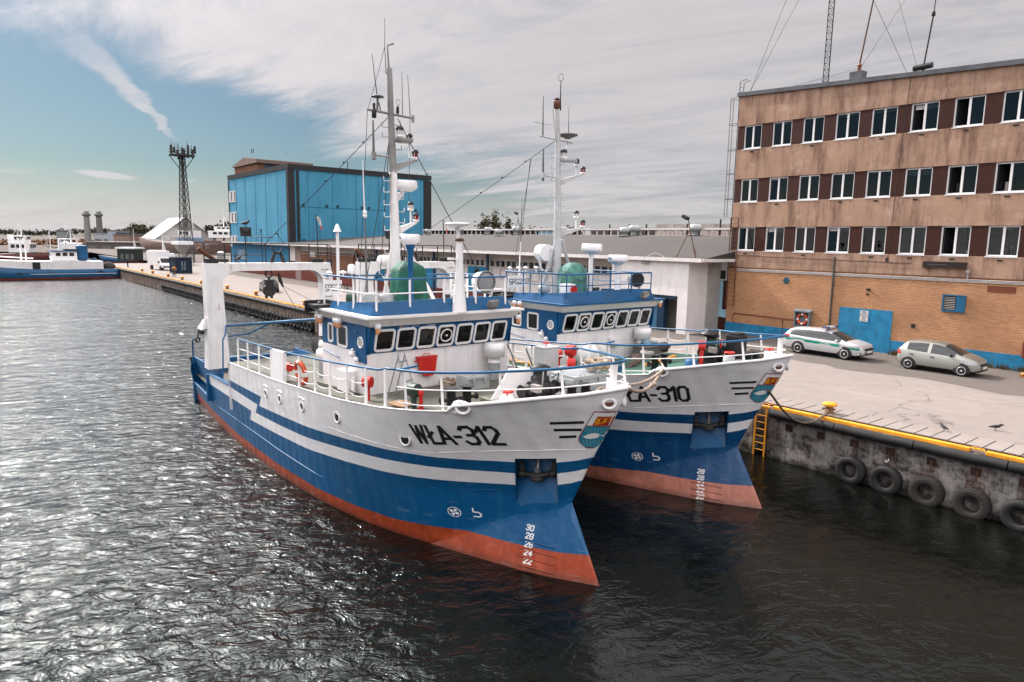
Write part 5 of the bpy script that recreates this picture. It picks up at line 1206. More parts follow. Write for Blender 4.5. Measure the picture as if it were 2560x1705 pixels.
def ground_mat(name,c,dark,crack=.6,sc=1.0):
    m,nt,bs=new_mat(name); bs.inputs['Roughness'].default_value=.9; bs.inputs['Specular IOR Level'].default_value=.2
    v=coords(nt,(sc,sc,sc)); a=noi(nt,v,.12,6,.65,.35,.65); f=noi(nt,v,1.6,7,.7,.3,.7); g=noi(nt,v,38,3,.7,.25,.75)
    col=mixc(nt,a,tuple(x*.88 for x in c),c); col=mixc(nt,mth(nt,'MULTIPLY',f,.30),col,dark); col=mixc(nt,mth(nt,'MULTIPLY',g,.22),col,dark)
    st=noi(nt,coords(nt,(.16,1.6,1),(3,1,2)),1.1,6,.7,.56,.72); col=mixc(nt,mth(nt,'MULTIPLY',st,.30),col,tuple(min(1,x*1.35) for x in c))
    vo=nd(nt,'ShaderNodeTexVoronoi'); vo.feature='DISTANCE_TO_EDGE'; vo.inputs['Scale'].default_value=.07
    w=nd(nt,'ShaderNodeVectorMath'); w.operation='ADD'; n=nd(nt,'ShaderNodeTexNoise'); n.inputs['Scale'].default_value=.8; n.inputs['Detail'].default_value=6; lk(nt,v,n.inputs['Vector']); lk(nt,v,w.inputs[0]); lk(nt,n.outputs['Color'],w.inputs[1]); lk(nt,w.outputs[0],vo.inputs['Vector'])
    k=nd(nt,'ShaderNodeMapRange'); k.inputs['From Min'].default_value=.0; k.inputs['From Max'].default_value=.0028; k.inputs['To Min'].default_value=crack; k.inputs['To Max'].default_value=0; lk(nt,vo.outputs['Distance'],k.inputs['Value'])
    col=mixc(nt,k.outputs['Result'],col,(.05,.045,.04))
    lk(nt,col,bs.inputs['Base Color']); bump(nt,bs,mth(nt,'ADD',g,f),.35,.01)
    return m
def quaywall_mat():
    m,nt,bs=new_mat('stained_quay_concrete'); bs.inputs['Roughness'].default_value=.9; bs.inputs['Specular IOR Level'].default_value=.2
    v=coords(nt); a=noi(nt,coords(nt,(1,1,1.5)),1.3,8,.72,.42,.60); b=noi(nt,coords(nt,(1,1,.45),(4,4,4)),2.6,8,.75,.45,.62); r=noi(nt,coords(nt,(1,1,.35),(8,1,3)),1.5,7,.7,.50,.66)
    col=mixc(nt,a,(.055,.043,.036),(.34,.31,.285)); col=mixc(nt,mth(nt,'MULTIPLY',r,.8),col,(.085,.042,.026)); col=mixc(nt,mth(nt,'MULTIPLY',b,.55),col,(.48,.46,.44))
    ds=noi(nt,coords(nt,(3.2,3.2,.25),(1,5,7)),1,6,.7,.5,.68); col=mixc(nt,mth(nt,'MULTIPLY',ds,.7),col,(.018,.017,.016))
    sp=noi(nt,v,9,4,.7,.70,.76); col=mixc(nt,mth(nt,'MULTIPLY',sp,.8),col,(.55,.53,.51))
    # weed line near the water
    tc=nd(nt,'ShaderNodeTexCoord'); s3=nd(nt,'ShaderNodeSeparateXYZ'); lk(nt,tc.outputs['Object'],s3.inputs[0])
    w=nd(nt,'ShaderNodeMapRange'); w.inputs['From Min'].default_value=.42; w.inputs['From Max'].default_value=.05; lk(nt,mth(nt,'ADD',s3.outputs['Z'],mth(nt,'MULTIPLY',a,.18)),w.inputs['Value'])
    col=mixc(nt,mth(nt,'MULTIPLY',w.outputs['Result'],.85),col,(.014,.014,.010))
    lk(nt,col,bs.inputs['Base Color']); bump(nt,bs,mth(nt,'ADD',a,b),.8,.03)
    return m
QW=quaywall_mat()
concrete=ground_mat('quay_concrete',(.27,.235,.212),(.12,.105,.092))
asphalt=ground_mat('old_asphalt',(.15,.13,.115),(.065,.057,.052),.3,1.4)
slab_m=ground_mat('slab_concrete',(.30,.26,.235),(.13,.115,.10),.0)
brick=brick_mat('yellow_brick',(.52,.275,.14),(.40,.19,.09),(.15,.10,.07),.25,.085,.010,.85,.38,(.16,.085,.045))
brick_red=brick_mat('red_brick',(.20,.055,.025),(.14,.04,.02),(.07,.04,.03),.25,.08,.008)
brick_hall=brick_mat('hall_brick',(.24,.11,.06),(.20,.09,.05),(.12,.08,.06),.25,.085)
tile=brick_mat('rust_tile',(.045,.010,.005),(.028,.007,.004),(.012,.005,.003),.12,.12,.010,.6,.4,(.05,.014,.008))
stucco=stucco_mat('stained_render',(.42,.27,.19),(.15,.085,.062),(.60,.44,.36))
bluewall=paint('blue_wall_paint',(.012,.19,.36),.7,.3,.3,.2,bmp=.004,scale=2)
palewall=paint('pale_blue_wall_paint',(.27,.46,.55),.7,.12,.1)
redwall=paint('red_base_paint',(.17,.038,.022),.7,.25,.2)
zinc=paint('roof_zinc',(.10,.105,.115),.5,.3,.3)
whitew=paint('white_wall',(.70,.67,.655),.7,.08,.35,.1)
greyw=paint('grey_wall',(.34,.33,.31),.7,.15,.2)
roofm=paint('bitumen_roof',(.058,.052,.047),.85,.35,0,0,scale=.35,bmp=.02)
winglass=pane_mat('window_glass_building',(.30,.36,.38),2.2)
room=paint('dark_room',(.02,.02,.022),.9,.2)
curtain=paint('net_curtain',(.34,.31,.28),.8,.3,.2)
blind=paint('white_blind',(.55,.54,.53),.8,.1)

# ---------------------------------------------------------------- ground and quay
def struct(o,label,cat): return tag(o,label,cat,kind='structure')
mb=MB()
mb.add([(-152,.62,1.95),(120,.62,1.95),(120,420,1.95),(-152,420,1.95)],[(0,1,2,3)])
mb.add([(-152,-60,1.95),(-137,-60,1.95),(-137,.62,1.95),(-152,.62,1.95)],[(0,1,2,3)])
struct(place(mb.build('quay_pavement',concrete),QM),'worn pale concrete quay apron between water and buildings','pavement')
mb=MB(); mb.add([(-420,12,1.94),(-152,12,1.94),(-152,420,1.94),(-420,420,1.94)],[(0,1,2,3)]); mb.add([(-152,-60,-.5),(-152,420,-.5),(-152,420,1.94),(-152,-60,1.94)],[(0,1,2,3)])
struct(place(mb.build('yard',ground_mat('boat_yard_dirt',(.12,.10,.085),(.05,.045,.04),0.,.6)),QM),'dark dirt boat yard beyond the far quay','yard')
mb=MB(); n=150; lo=[];hi=[]
for i in range(n+1):
    x=-112+i*1.0
    y=(11.0+.8*noise.noise(V((x*.35,0,0)))+.5*noise.noise(V((x*1.1,3,0)))) if x>-20 else 10.6+.4*noise.noise(V((x*.3,0,0)))
    if -16<x<-9: y+=1.3*(1-abs(x+12.5)/3.5)
    lo.append((x,y,1.956)); hi.append((x,18.6,1.956))
mb.grid([lo,hi],0,False)
struct(place(mb.build('asphalt_strip',asphalt),QM),'rough dark asphalt strip along the foot of the buildings','asphalt')

qw=empty('quay_wall',QM,'stained concrete quay wall with yellow edge, fenders and sheet piles','quay wall')
mb=MB()
mb.bx(.42,60,.05,.62,-1.5,1.86,0); mb.bx(-.12,.42,.42,.62,-1.5,1.86,0); mb.bx(-9,-.12,.05,.62,-1.5,1.86,0)
mb.bx(-152,-137,-60,-59.5,-1.5,1.9,0); mb.bx(-137.4,-137,-60,.6,-1.5,1.9,0)
mb.bx(-137,-9,.05,.62,1.42,1.86,0)
mb.build('wall_face',QW,qw)
mb=MB(); P0=[];P1=[]
x=-137.
while x<-9:
    for dx,dy in ((0,.08),(.22,.08),(.36,.34),(.58,.34)): P0.append((x+dx,dy,-1.5)); P1.append((x+dx,dy,1.42))
    x+=.72
mb.grid([P0,P1],0,False); mb.build('sheet_piling',paint('sheet_pile_rust',(.30,.235,.19),.85,.5,.9,.6,scale=1.0,streakcol=(.03,.022,.018),rustcol=(.10,.04,.02)),qw)
mb=MB(); x=-137.
for s in (( -137,.0),(.45,7.0),(7.42,60)):
    mb.bx(s[0],s[1],.16,.36,1.86,1.985,0)
mb.build('edge_rail',yellow,qw,bevel=.02)
mb=MB(); 
for i in range(2): mb.torus((7.12+.16*i,.28,1.98),.09,.022,(.2,0,1),16,6)
mb.build('mooring_ring',yellow,qw)
mb=MB(); mb.bx(-30,60,.62,1.9,1.90,1.953,1)
x=-30.
while x<59:
    mb.bx(x,x+.445,.64,1.86,1.93,1.972+.006*random.random(),0); x+=.49
mb.build('coping_slabs',[slab_m,paint('joint_dirt',(.05,.04,.035),.9)],qw)
mb=MB()
for x in (1.25,2.46,3.63,4.82,6.05,7.27,8.5):
    mb.bx(x-.14,x+.14,.035,.05,1.2,1.46,0); mb.bx(x-.15,x+.15,.02,.06,1.46,1.49,1)
mb.build('fender_pocket',[paint('pocket_rust',(.05,.025,.018),.9,.4),QW],qw)
# rubber log fenders
xs=[.58,3.0,5.56,8.1,10.6]
lab=['black rubber log fender nearest the yellow ladder','second black rubber log fender from the yellow ladder','third black rubber log fender, above the tyres','black rubber log fender at the right edge of the photo']
for i in range(4):
    mb=MB(); a,b=xs[i]+.02,xs[i+1]-.02; L=b-a
    mb.tube([(k*L/8,.01*sin(k),.008*sin(k*2.1)) for k in range(9)],.155,16)
    o=place(mb.build('rubber_fender',rubber),qframe(a,-.12,1.77)); tag(o,lab[i],'fender','rubber log fenders along the quay edge')
mb=MB(); mb.tube([(-k*2.,.0,0) for k in range(65)],.15,10)
o=place(mb.build('rubber_fender',rubber),qframe(-8,-.08,1.68)); tag(o,'long dark fender line running under the far quay edge behind the boats','fender','rubber log fenders along the quay edge')
# ladder
lad=empty('quay_ladder',qframe(.12,.0,0),'yellow steel ladder set in a recess of the quay wall','ladder')
mb=MB()
for x in (-.22,.22): mb.bx(x-.03,x+.03,-.04,.0,-.6,2.0)
mb.build('side_rail',yellow,lad)
mb=MB()
for i in range(9): mb.cyl((-.22,-.02,-.3+.27*i),(.22,-.02,-.3+.27*i),.016,None,6)
mb.build('rungs',yellow,lad)
mb=MB()
for x in (-.24,.24): mb.tube([(x,-.02,1.95),(x,.05,2.03),(x,.35,2.03),(x,.42,1.97)],.02,6)
mb.bx(-.34,.34,-.06,.04,1.93,1.99); mb.tube([(-.3,.1,2.05),(.3,.1,2.05)],.015,6); mb.build('grab_bars',yellow,lad)
# tyres on the wall
def tyre(name,R_,r_,lug,parent=None):
    mb=MB(); prof=[]
    n=40
    for k in range(14):
        a=2*pi*k/14; prof.append((R_+r_*max(-.75,min(.8,1.25*cos(a))),r_*1.15*sin(a)))
    G=[]
    for i in range(n):
        t=2*pi*i/n; f=1+(.02 if (lug and i%2) else 0)
        G.append([V((cos(t)*(p[0]*(f if p[0]>R_ else 1)),p[1],sin(t)*(p[0]*(f if p[0]>R_ else 1)))) for p in prof])
    G.append(G[0]); mb.grid(G,0,not lug,True)
    return mb.build(name,rubber if not lug else paint('lugged_tyre',(.028,.024,.021),.85,.45,bmp=.01),parent)
tl=['smooth black tyre on the quay wall, nearest the yellow ladder','black tyre under the white-tipped hook, second from the yellow ladder','tyre hung from a rusty frame, between the hook tyre and the deep-lugged tyre','deep-lugged tyre with pale inner rim hung from a rusty frame','black tyre farthest from the yellow ladder, at the photo\'s right edge']
for i,(x,z) in enumerate(((3.68,.42),(4.83,.40),(6.07,.38),(7.32,.37),(8.55,.40))):
    t=empty('tyre_fender',qframe(x,-.15,z),tl[i],'tyre','tyre fenders on the near quay wall')
    tyre('tyre',.36,.155,i in (2,3),t)
    mb=MB()
    if i in (2,3):
        mb.tube([(-.24,.1,.40),(-.24,.1,.62),(-.2,.1,.68),(.2,.1,.68),(.24,.1,.62),(.24,.1,.40)],.014,5); mb.tube([(-.24,.1,.52),(.24,.1,.52)],.012,5); mb.tube([(-.14,.1,.52),(0,.1,.68),(.14,.1,.52)],.012,5); mb.tube([(0,.1,.68),(0,.14,.98)],.03,5)
        mb.build('hanger_frame',rusty,t)
    else:
        for k in range(5): mb.torus((0,.1,.52+.09*k),.035,.013,(1,0,0) if k%2 else (0,1,0),10,5)
        if i==1: mb.tube([(0,.06,.72),(.0,.04,.62),(-.06,.03,.60),(-.08,.04,.66)],.02,6,1)
        mb.build('chain',[rusty,white2],t)
proto=None
for i in range(62):
    x=-42.5-.88*i
    if proto is None:
        proto=tyre('tyre_fender',.33,.14,False); place(proto,qframe(x,-.08,.42)); tag(proto,'small dark tyre in the dense row hung along the far sheet-piled quay','tyre','row of tyres along the far sheet-piled quay')
    else:
        o=proto.copy(); COL.objects.link(o); o.matrix_world=qframe(x,-.08,.40+.06*random.random(),random.uniform(-.12,.12))
# mooring bollards on the edge
def bollard(x,y,lab,s=1.):
    b=empty('quay_bollard',qframe(x,y,1.95),lab,'bollard','yellow mooring bollards along the quay edge')
    mb=MB(); mb.lathe([(.15*s,0),(.14*s,.05*s),(.12*s,.25*s)],n=14); mb.build('post',paint('bollard_rust',(.22,.12,.06),.7,.4,0,.5),b)
    mb=MB(); mb.lathe([(.12*s,.24*s),(.22*s,.28*s),(.24*s,.33*s),(.2*s,.37*s),(.05*s,.39*s)],n=16); mb.build('cap',yellow,b)
bollard(2.25,.95,'yellow bollard with a rope turned round it, between ladder and tyres',1.1)
for x,l in ((-45.7,'orange bollard on the far quay edge seen just left of the wheelhouse'),(-58.6,'orange bollard on the quay edge below the parked dark car'),(-68.4,'orange bollard on the quay edge right of the gantry leg'),(-79,'orange bollard on the quay edge hidden beside the gantry leg'),(-88.5,'orange bollard just left of the white gantry leg on the quay edge'),(-96.5,'orange bollard at the cyclist\'s wheel on the quay edge'),(-106.7,'orange bollard on the quay edge in front of the white truck'),(-114.6,'orange bollard on the far quay edge nearest the blue boat\'s stern')):
    bollard(x,.75,l,1.25)
# ---------------------------------------------------------------- office block
OB=empty('office_building',qframe(-13.6,18.04,1.95),'three-storey tan office block with rust tiled window bands over yellow brick ground floor','office building')
# local: x along facade from left corner (fac 0 = -.26), y inland, z above quay
def fx(f): return f+.26
L_=30.
mb=MB(); 
mb.bx(0,L_,.0,12,0,4.55,0)
OBW=mb.build('brick_wall',brick,OB)
mb=MB()
for z0,z1 in ((4.58,5.70),(7.28,8.92),(10.46,12.40)): mb.bx(0,L_,.03,12,z0,z1)
def rooftop(x): return 15.90-.048*x
n=30; G=[[(L_*i/n,.03,13.93) for i in range(n+1)],[(L_*i/n,.03,rooftop(L_*i/n)) for i in range(n+1)],[(L_*i/n,12,rooftop(L_*i/n)) for i in range(n+1)],[(L_*i/n,12,13.93) for i in range(n+1)]]
mb.grid(G,0,False); mb.add([G[0][0],G[1][0],G[2][0],G[3][0]],[(0,1,2,3)])
mb.build('render_band',stucco,OB)
mb=MB(); mb.bx(0,L_,.0,.03,4.50,4.58,0)
for z in (4.40,4.46,4.34): mb.tube([(.6,-.03,z),(L_,-.03,z)],.022,6,1)
for i in range(18): mb.bx(1+1.6*i,1.06+1.6*i,-.03,.0,4.3,4.5,0)
mb.build('conduit_pipes',[rusty,paint('galvanised_pipe',(.42,.40,.39),.45,.2,0,.2)],OB)
mb=MB(); G=[[(L_*i/n-.12,-.10,rooftop(L_*i/n)-.02) for i in range(n+1)],[(L_*i/n-.12,-.10,rooftop(L_*i/n)+.22) for i in range(n+1)],[(L_*i/n-.12,12,rooftop(L_*i/n)+.22) for i in range(n+1)]]
mb.grid(G,0,False); mb.add([G[0][0],G[1][0],G[2][0],(-.12,12,rooftop(0)-.02)],[(0,1,2,3)]); mb.add([(p[0],.05,p[2]) for p in G[0]][:1]+[G[0][0],G[0][-1],(L_,.05,rooftop(L_)-.02)],[(0,1,2,3)]); mb.build('roof_capping',zinc,OB,fixn=False)
wins=[.22,2.28,4.33,6.38,8.46,10.56,12.68,14.86,17.0,19.1,21.2,23.3]
ww=[1.29,1.32,1.34,1.40,1.40,1.40,1.42,1.40,1.4,1.4,1.4,1.4]
WF=paint('upvc_white',(.78,.77,.76),.35,.05)
for ri,(z0,z1) in enumerate(((5.72,7.27),(8.94,10.44),(12.42,13.92))):
    # tiled piers between windows
    edges=[(0,fx(wins[0]))]+[(fx(wins[i]+ww[i]),fx(wins[i+1])) for i in range(len(wins)-1)]
    for a,b in edges:
        mb=MB(); mb.bx(a,b,.06,.3,z0-.03,z1+.03); mb.build('tile_pier',tile,OB)
    for wi,f in enumerate(wins):
        x0,x1=fx(f),fx(f)+ww[wi]; y=.16; fwd_=.07; xm=x0+(x1-x0)*.5
        mb=MB()
        mb.bx(x0,x0+fwd_,y-.03,y+.05,z0,z1); mb.bx(x1-fwd_,x1,y-.03,y+.05,z0,z1); mb.bx(x0+fwd_,x1-fwd_,y-.03,y+.05,z0,z0+fwd_); mb.bx(x0+fwd_,x1-fwd_,y-.03,y+.05,z1-fwd_,z1)
        mb.bx(xm-.055,xm+.055,y-.035,y+.05,z0+fwd_,z1-fwd_); mb.bx(x0-.03,x1+.03,.0,y-.03,z0-.06,z0-.015)
        wo=mb.build('window',WF,OB)
        opened = (ri==2 and wi in (5,6)) or (ri==1 and wi in (6,7)) or (ri==0 and wi==6)
        tilt = (ri==0 and wi in (0,1,3)) or (ri==1 and wi==1)
        mb=MB()
        if opened:
            for q in ((x0+.09,y+.08,x0+.09+.30,y+.55),): mb.hexa([V((q[0],q[1],z0+.09)),V((q[0]+.05,q[1],z0+.09)),V((q[2]+.05,q[3],z0+.09)),V((q[2],q[3],z0+.09)),V((q[0],q[1],z1-.09)),V((q[0]+.05,q[1],z1-.09)),V((q[2]+.05,q[3],z1-.09)),V((q[2],q[3],z1-.09))])
            mb.build('open_sash',glassd,wo)
        mb=MB(); zA,zB=z0+fwd_,z1-fwd_
        if not opened:
            d=.12 if tilt else 0
            mb.add([(x0+fwd_,y+.01,zA),(xm-.055,y+.01,zA),(xm-.055,y+.01+d,zB),(x0+fwd_,y+.01+d,zB)],[(0,1,2,3)])
        mb.add([(xm+.055,y+.01,zA),(x1-fwd_,y+.01,zA),(x1-fwd_,y+.01,zB),(xm+.055,y+.01,zB)],[(0,1,2,3)])
        mb.build('pane',winglass,wo,fixn=False)
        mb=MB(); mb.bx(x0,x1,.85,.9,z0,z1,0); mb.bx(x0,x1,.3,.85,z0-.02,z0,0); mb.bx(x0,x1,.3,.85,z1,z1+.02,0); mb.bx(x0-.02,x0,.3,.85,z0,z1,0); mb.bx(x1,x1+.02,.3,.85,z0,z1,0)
        rr=random.Random(ri*31+wi)
        if (ri==0 and wi in (5,7,6)): 
            for a,b in ((x0+.1,xm-.1),(xm+.1,x1-.1)):
                if ri==0 and wi==6 and a<xm: continue
                G=[[(a+(b-a)*k/14,.26+.02*sin(k*2.3),zz) for k in range(15)] for zz in (z0+.05,z1)]
                mb.grid(G,1,True)
        elif rr.random()<.45: mb.bx(x0+.1,x1-.1,.27,.28,z1-rr.uniform(.1,.4),z1-.02,2)
        if rr.random()<.5: mb.bx(x0+rr.uniform(.2,.5),x0+rr.uniform(.6,1.0),.4,.6,z0,z0+rr.uniform(.2,.7),1 if rr.random()<.5 else 0)
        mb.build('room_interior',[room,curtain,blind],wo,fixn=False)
        if (wi+ri)%2==0 or wi>3:
            mb=MB(); mb.bx(x0+.55,x0+.80,.0,.035,z0-.24,z0-.17); mb.build('air_vent',black,OB)
# painted plinth and panel, infilled openings, small fittings
mb=MB(); mb.bx(-.02,L_,-.03,.0,-.02,.78); mb.build('blue_plinth',bluewall,OB)
mb=MB(); mb.bx(fx(7.61),fx(10.66),-.045,-.001,-.02,2.47); mb.build('blue_panel',bluewall,OB)
mb=MB(); mb.bx(fx(15.15),fx(16.4),-.012,.0,3.87,4.2); mb.build('brick_patch',brick_red,OB)
mb=MB(); mb.cyl((fx(4.03),-.03,3.86),(fx(4.03),.0,3.86),.21,None,24,0)
for k in range(5): 
    z=3.86-.14+.07*k; w=sqrt(max(.0,.19**2-(z-3.86)**2)); mb.bx(fx(4.03)-w,fx(4.03)+w,-.05,-.03,z-.015,z+.015,0)
mb.build('round_grille',paint('teal_grille',(.03,.10,.14),.5),OB)
mb=MB(); x0,x1,z0,z1=fx(13.14),fx(14.25),2.70,3.62
for a in ((x0,x1,z0,z0+.07),(x0,x1,z1-.07,z1),(x0,x0+.07,z0+.07,z1-.07),(x1-.07,x1,z0+.07,z1-.07)): mb.bx(a[0],a[1],-.08,.0,a[2],a[3],0)
mb.bx(x0+.07,x1-.07,-.01,0,z0+.07,z1-.07,2); mb.bx(x0+.66,x1-.07,-.07,-.01,z0+.07,z1-.07,0)
for k in range(8): mb.bx(x0+.08,x0+.62,-.06,-.03,z0+.12+.09*k,z0+.15+.09*k,1,Matrix.Rotation(rad(35),3,'X'))
mb.build('louvre_window',[paint('louvre_blue',(.01,.10,.20),.5),paint('louvre_slat',(.33,.30,.28),.6),black],OB)
mb=MB(); mb.bx(fx(12.0),fx(14.1),-.14,.03,5.03,5.36,0); mb.bx(fx(12.3),fx(13.2),-.145,-.14,5.19,5.21,1); mb.build('dark_sign_box',[paint('sign_brown',(.022,.014,.011),.4),greyd],OB,bevel=.01)
mb=MB(); mb.tube([(fx(7.08),-.05,.9),(fx(7.07),-.06,5.45)],.06,10); mb.build('downpipe',paint('downpipe_grey',(.06,.06,.055),.6,.3),OB)
mb=MB(); mb.tube([(fx(.2),-.02,5.35)]+[(fx(1+.8*k),-.02,5.37-.012*k+.02*sin(k*2)) for k in range(14)],.018,5); mb.tube([(fx(10.4),-.01,rooftop(10.4)),(fx(10.2),-.02,10.0),(fx(10.1),-.02,5.4)],.016,5); mb.bx(fx(10.0),fx(10.16),-.08,0,5.28,5.48); mb.build('cable',blackm,OB)
mb=MB(); mb.tube([(fx(.45),-.05,1.42),(fx(4.9),-.05,1.38)],.03,8); mb.tube([(fx(.45),-.05,1.42),(fx(.3),-.05,1.3),(fx(.32),-.05,.95),(fx(.5),-.05,.78)],.018,6); mb.tube([(fx(4.0),-.05,1.4),(fx(4.0),-.05,.2)],.02,6); mb.build('fire_main_pipe',paint('pipe_rust_red',(.20,.05,.03),.6,.3),OB)
mb=MB(); mb.bx(fx(11.7),fx(11.9),-.05,0,1.65,1.85); mb.bx(fx(9.1),fx(9.3),-.08,0,3.55,3.68); mb.bx(fx(9.1),fx(9.25),-.06,0,3.3,3.38); mb.build('wall_box',black,OB)
mb=MB(); mb.tube([(fx(14.2),-.03,4.45),(fx(14.2),-.03,4.85)],.04,8); mb.bx(fx(14.12),fx(14.28),-.1,0,4.82,4.94); mb.build('pipe_bracket',greyw,OB)
# access ladder with safety cage on the corner
mb=MB()
for y in (.35,.80): mb.tube([(-.25,y,7.0),(-.25,y,16.9),(-.05,y,16.98),(.25,y,16.98)],.025,6)
for k in range(34): mb.tube([(-.25,.35,7.0+.29*k),(-.25,.80,7.0+.29*k)],.012,5)
for z in (9.2,10.9,12.5,14.2,15.9):
    mb.tube([(-.25,.35,z)]+[(-.25-.75*sin(pi*k/8),.575-.42*cos(pi*k/8),z) for k in range(9)]+[(-.25,.80,z)],.016,5)
for k in (1,3,4,5,7): mb.tube([(-.25-.75*sin(pi*k/8),.575-.42*cos(pi*k/8),z) for z in (8.0,12,15.9)],.010,4)
mb.build('caged_ladder',paint('ladder_dark',(.04,.03,.027),.6,.3,0,.4),OB)
mb=MB()
for x in (.03,.62): mb.tube([(x,-.16,1.9),(x,-.16,7.9)],.035,6)
for k in range(20): mb.tube([(.03,-.16,2.0+.29*k),(.62,-.16,2.0+.29*k)],.014,5)
for z in (2.6,4.5,7.2): 
    for x in (.03,.62): mb.tube([(x,-.16,z),(x,.02,z)],.02,5)
mb.tube([(.03,-.16,7.9),(.62,-.16,7.9)],.03,6)
mb.build('wall_ladder',rusty,OB)
# roof masts: things standing on the roof
def RT(x,y,dz=0): return (x-13.6, 18.04+y, 1.95+rooftop(x)+.22+dz)
x=fx(4.85); m_=empty('radio_mast',qframe(*RT(x,1.5)),'dark lattice radio mast standing on the office roof','radio mast')
mb=MB(); H_=16; w=.2
cs=[(w*cos(a),w*sin(a)) for a in (pi/2,pi/2+2*pi/3,pi/2+4*pi/3)]
for c in cs: mb.tube([(c[0],c[1],0),(c[0],c[1],H_)],.028,5)
k=0
while k*.36<H_-.4:
    for i in range(3):
        a,b=cs[i],cs[(i+1)%3]; mb.tube([(a[0],a[1],k*.36),(b[0],b[1],k*.36+.36)] if k%2 else [(b[0],b[1],k*.36),(a[0],a[1],k*.36+.36)],.013,4); mb.tube([(a[0],a[1],k*.36),(b[0],b[1],k*.36)],.012,4)
    k+=1
mb.build('lattice',blackm,m_)
for (gx,gy,hz,bead) in ((fx(.35),.2,9.5,1),(fx(.35),.2,13.5,0),(fx(10.1),.2,9.4,1)):
    mb=MB(); a=V((0,0,hz)); q=RT(gx,gy); b=V((q[0]-(x-13.6),q[1]-18.04-1.5,q[2]-RT(x,1.5)[2]))
    mb.tube([a,b],.014,4)
    if bead: mb.sph(a.lerp(b,.42),.09,8,6)
    mb.build('guy_wire',blackm,m_)
x=fx(7.25); m_=empty('whip_antenna',qframe(*RT(x,.6)),'tall brown whip antenna on a square concrete block on the office roof','antenna')
mb=MB(); mb.hexa([(-.38,-.3,0),(.30,-.3,0),(.30,.3,0),(-.38,.3,0),(-.42,-.3,.5),(.34,-.3,.5),(.34,.3,.5),(-.42,.3,.5)]); mb.build('base_block',zinc,m_)
mb=MB(); mb.lathe([(.12,.5),(.09,.8),(.13,.84),(.14,.88),(.05,.98)],n=12); mb.build('insulator',paint('brown_insulator',(.25,.09,.05),.4),m_)
mb=MB(); mb.tube([(0,0,.95),(.55,0,5.0),(.75,0,8.5)],[.05,.045,.02],8); mb.build('rod',paint('brown_rod',(.10,.05,.035),.5,.3),m_)
for (dx,dz) in ((-6.3,-.1),(4.1,7.)):
    mb=MB(); mb.tube([(0,0,.7 if dx<0 else .6),(dx,.2,.2 if dx<0 else dz)],.010,4); mb.build('stay_wire',blackm,m_)
x=fx(10.75); m_=empty('whip_antenna',qframe(*RT(x,.6)),'thin dark antenna with a horizontal drum at its foot on the office roof','antenna')
mb=MB(); mb.cyl((-.5,0,.32),(.45,0,.36),.16,None,14); mb.bc((0,0,.15),(.14,.14,.3)); mb.build('drum',black,m_)
mb=MB(); mb.tube([(0,0,.3),(.25,0,3.0)],.045,8); mb.lathe([(.05,0),(.11,.05),(.08,.15),(.1,.2),(.03,.3)],(.25,0,2.9),n=10); mb.tube([(.25,0,3.1),(.5,0,7.5)],[.03,.012],6); mb.build('rod',blackm,m_)
mb=MB(); mb.tube([(-.3,0,.3),(-3.0,1,7.2)],.010,4); mb.build('guy_wire',blackm,m_)
# signs and life ring on the wall
s_=empty('notice_board',qframe(-13.6+fx(9.1),18.04-.06,1.95+2.05),'white paper notices on the blue wall panel','sign')
mb=MB(); mb.bx(-.24,.24,-.01,0,.02,.32,0); mb.bx(-.24,.24,-.01,0,-.33,-.01,0)
for k,(t,h) in enumerate((('UWAGA',.055),('STAL',.035),('KODEN',.03))): pass
def wf(zb): return lambda u,v: V((u,-.013,zb+v))
text_on(mb,'UWAGA',.05,.012,wf(.22),1,.2,True); text_on(mb,'UWAGA',.05,.012,wf(-.12),1,.2,True)
for k,(zz,w) in enumerate(((.15,.13),(.09,.17),(-.2,.1),(-.27,.17))):
    for j in range(int(w/.03)): mb.bx(-w+j*.062,-w+j*.062+.045,-.013,-.011,zz,zz+.026,1)
mb.build('notice',[blind,black],s_,fixn=False)
c_=empty('life_ring_cabinet',qframe(-13.6+fx(5.4),18.04-.02,1.95+1.0),'grey open cabinet holding a red life ring on the brick wall','cabinet')
mb=MB(); g=paint('cabinet_blue_grey',(.16,.19,.21),.5,.2)
mb.bx(-.5,-.42,-.30,-.03,0,.95); mb.bx(.42,.5,-.30,-.03,0,.95); mb.bx(-.42,.42,-.30,-.03,0,.07); mb.bx(-.42,.42,-.06,-.03,.07,.95); mb.hexa([(-.56,-.36,.95),(.56,-.36,.95),(.56,0,.97),(-.56,0,.97),(-.56,-.36,1.03),(.56,-.36,1.03),(.56,0,1.12),(-.56,0,1.12)])
mb.build('case',g,c_)
def lifering(mw,label,R_=.30,r_=.075,ax=(0,1,0)):
    o=empty('life_ring',mw,label,'life ring')
    mb=MB(); mb.torus((0,0,0),R_,r_,ax,30,10); mb.build('ring',paint('ring_orange',(.62,.085,.02),.5,.2),o)
    a=V(ax).normalized(); u=a.orthogonal().normalized(); w=a.cross(u)
    for k in range(4):
        t=pi/4+k*pi/2; mb=MB(); G=[]
        for dt in (-.17,-.06,.06,.17):
            d=cos(t+dt)*u+sin(t+dt)*w; G.append([d*(R_+(r_+.006)*cos(2*pi*j/10))+a*((r_+.006)*sin(2*pi*j/10)) for j in range(10)])
        mb.grid(G,0,True,True); mb.build('band',white2,o)
    return o
lifering(qframe(-13.6+fx(5.4),18.04-.2,1.95+1.50),'red life ring hanging in the grey cabinet on the brick wall')

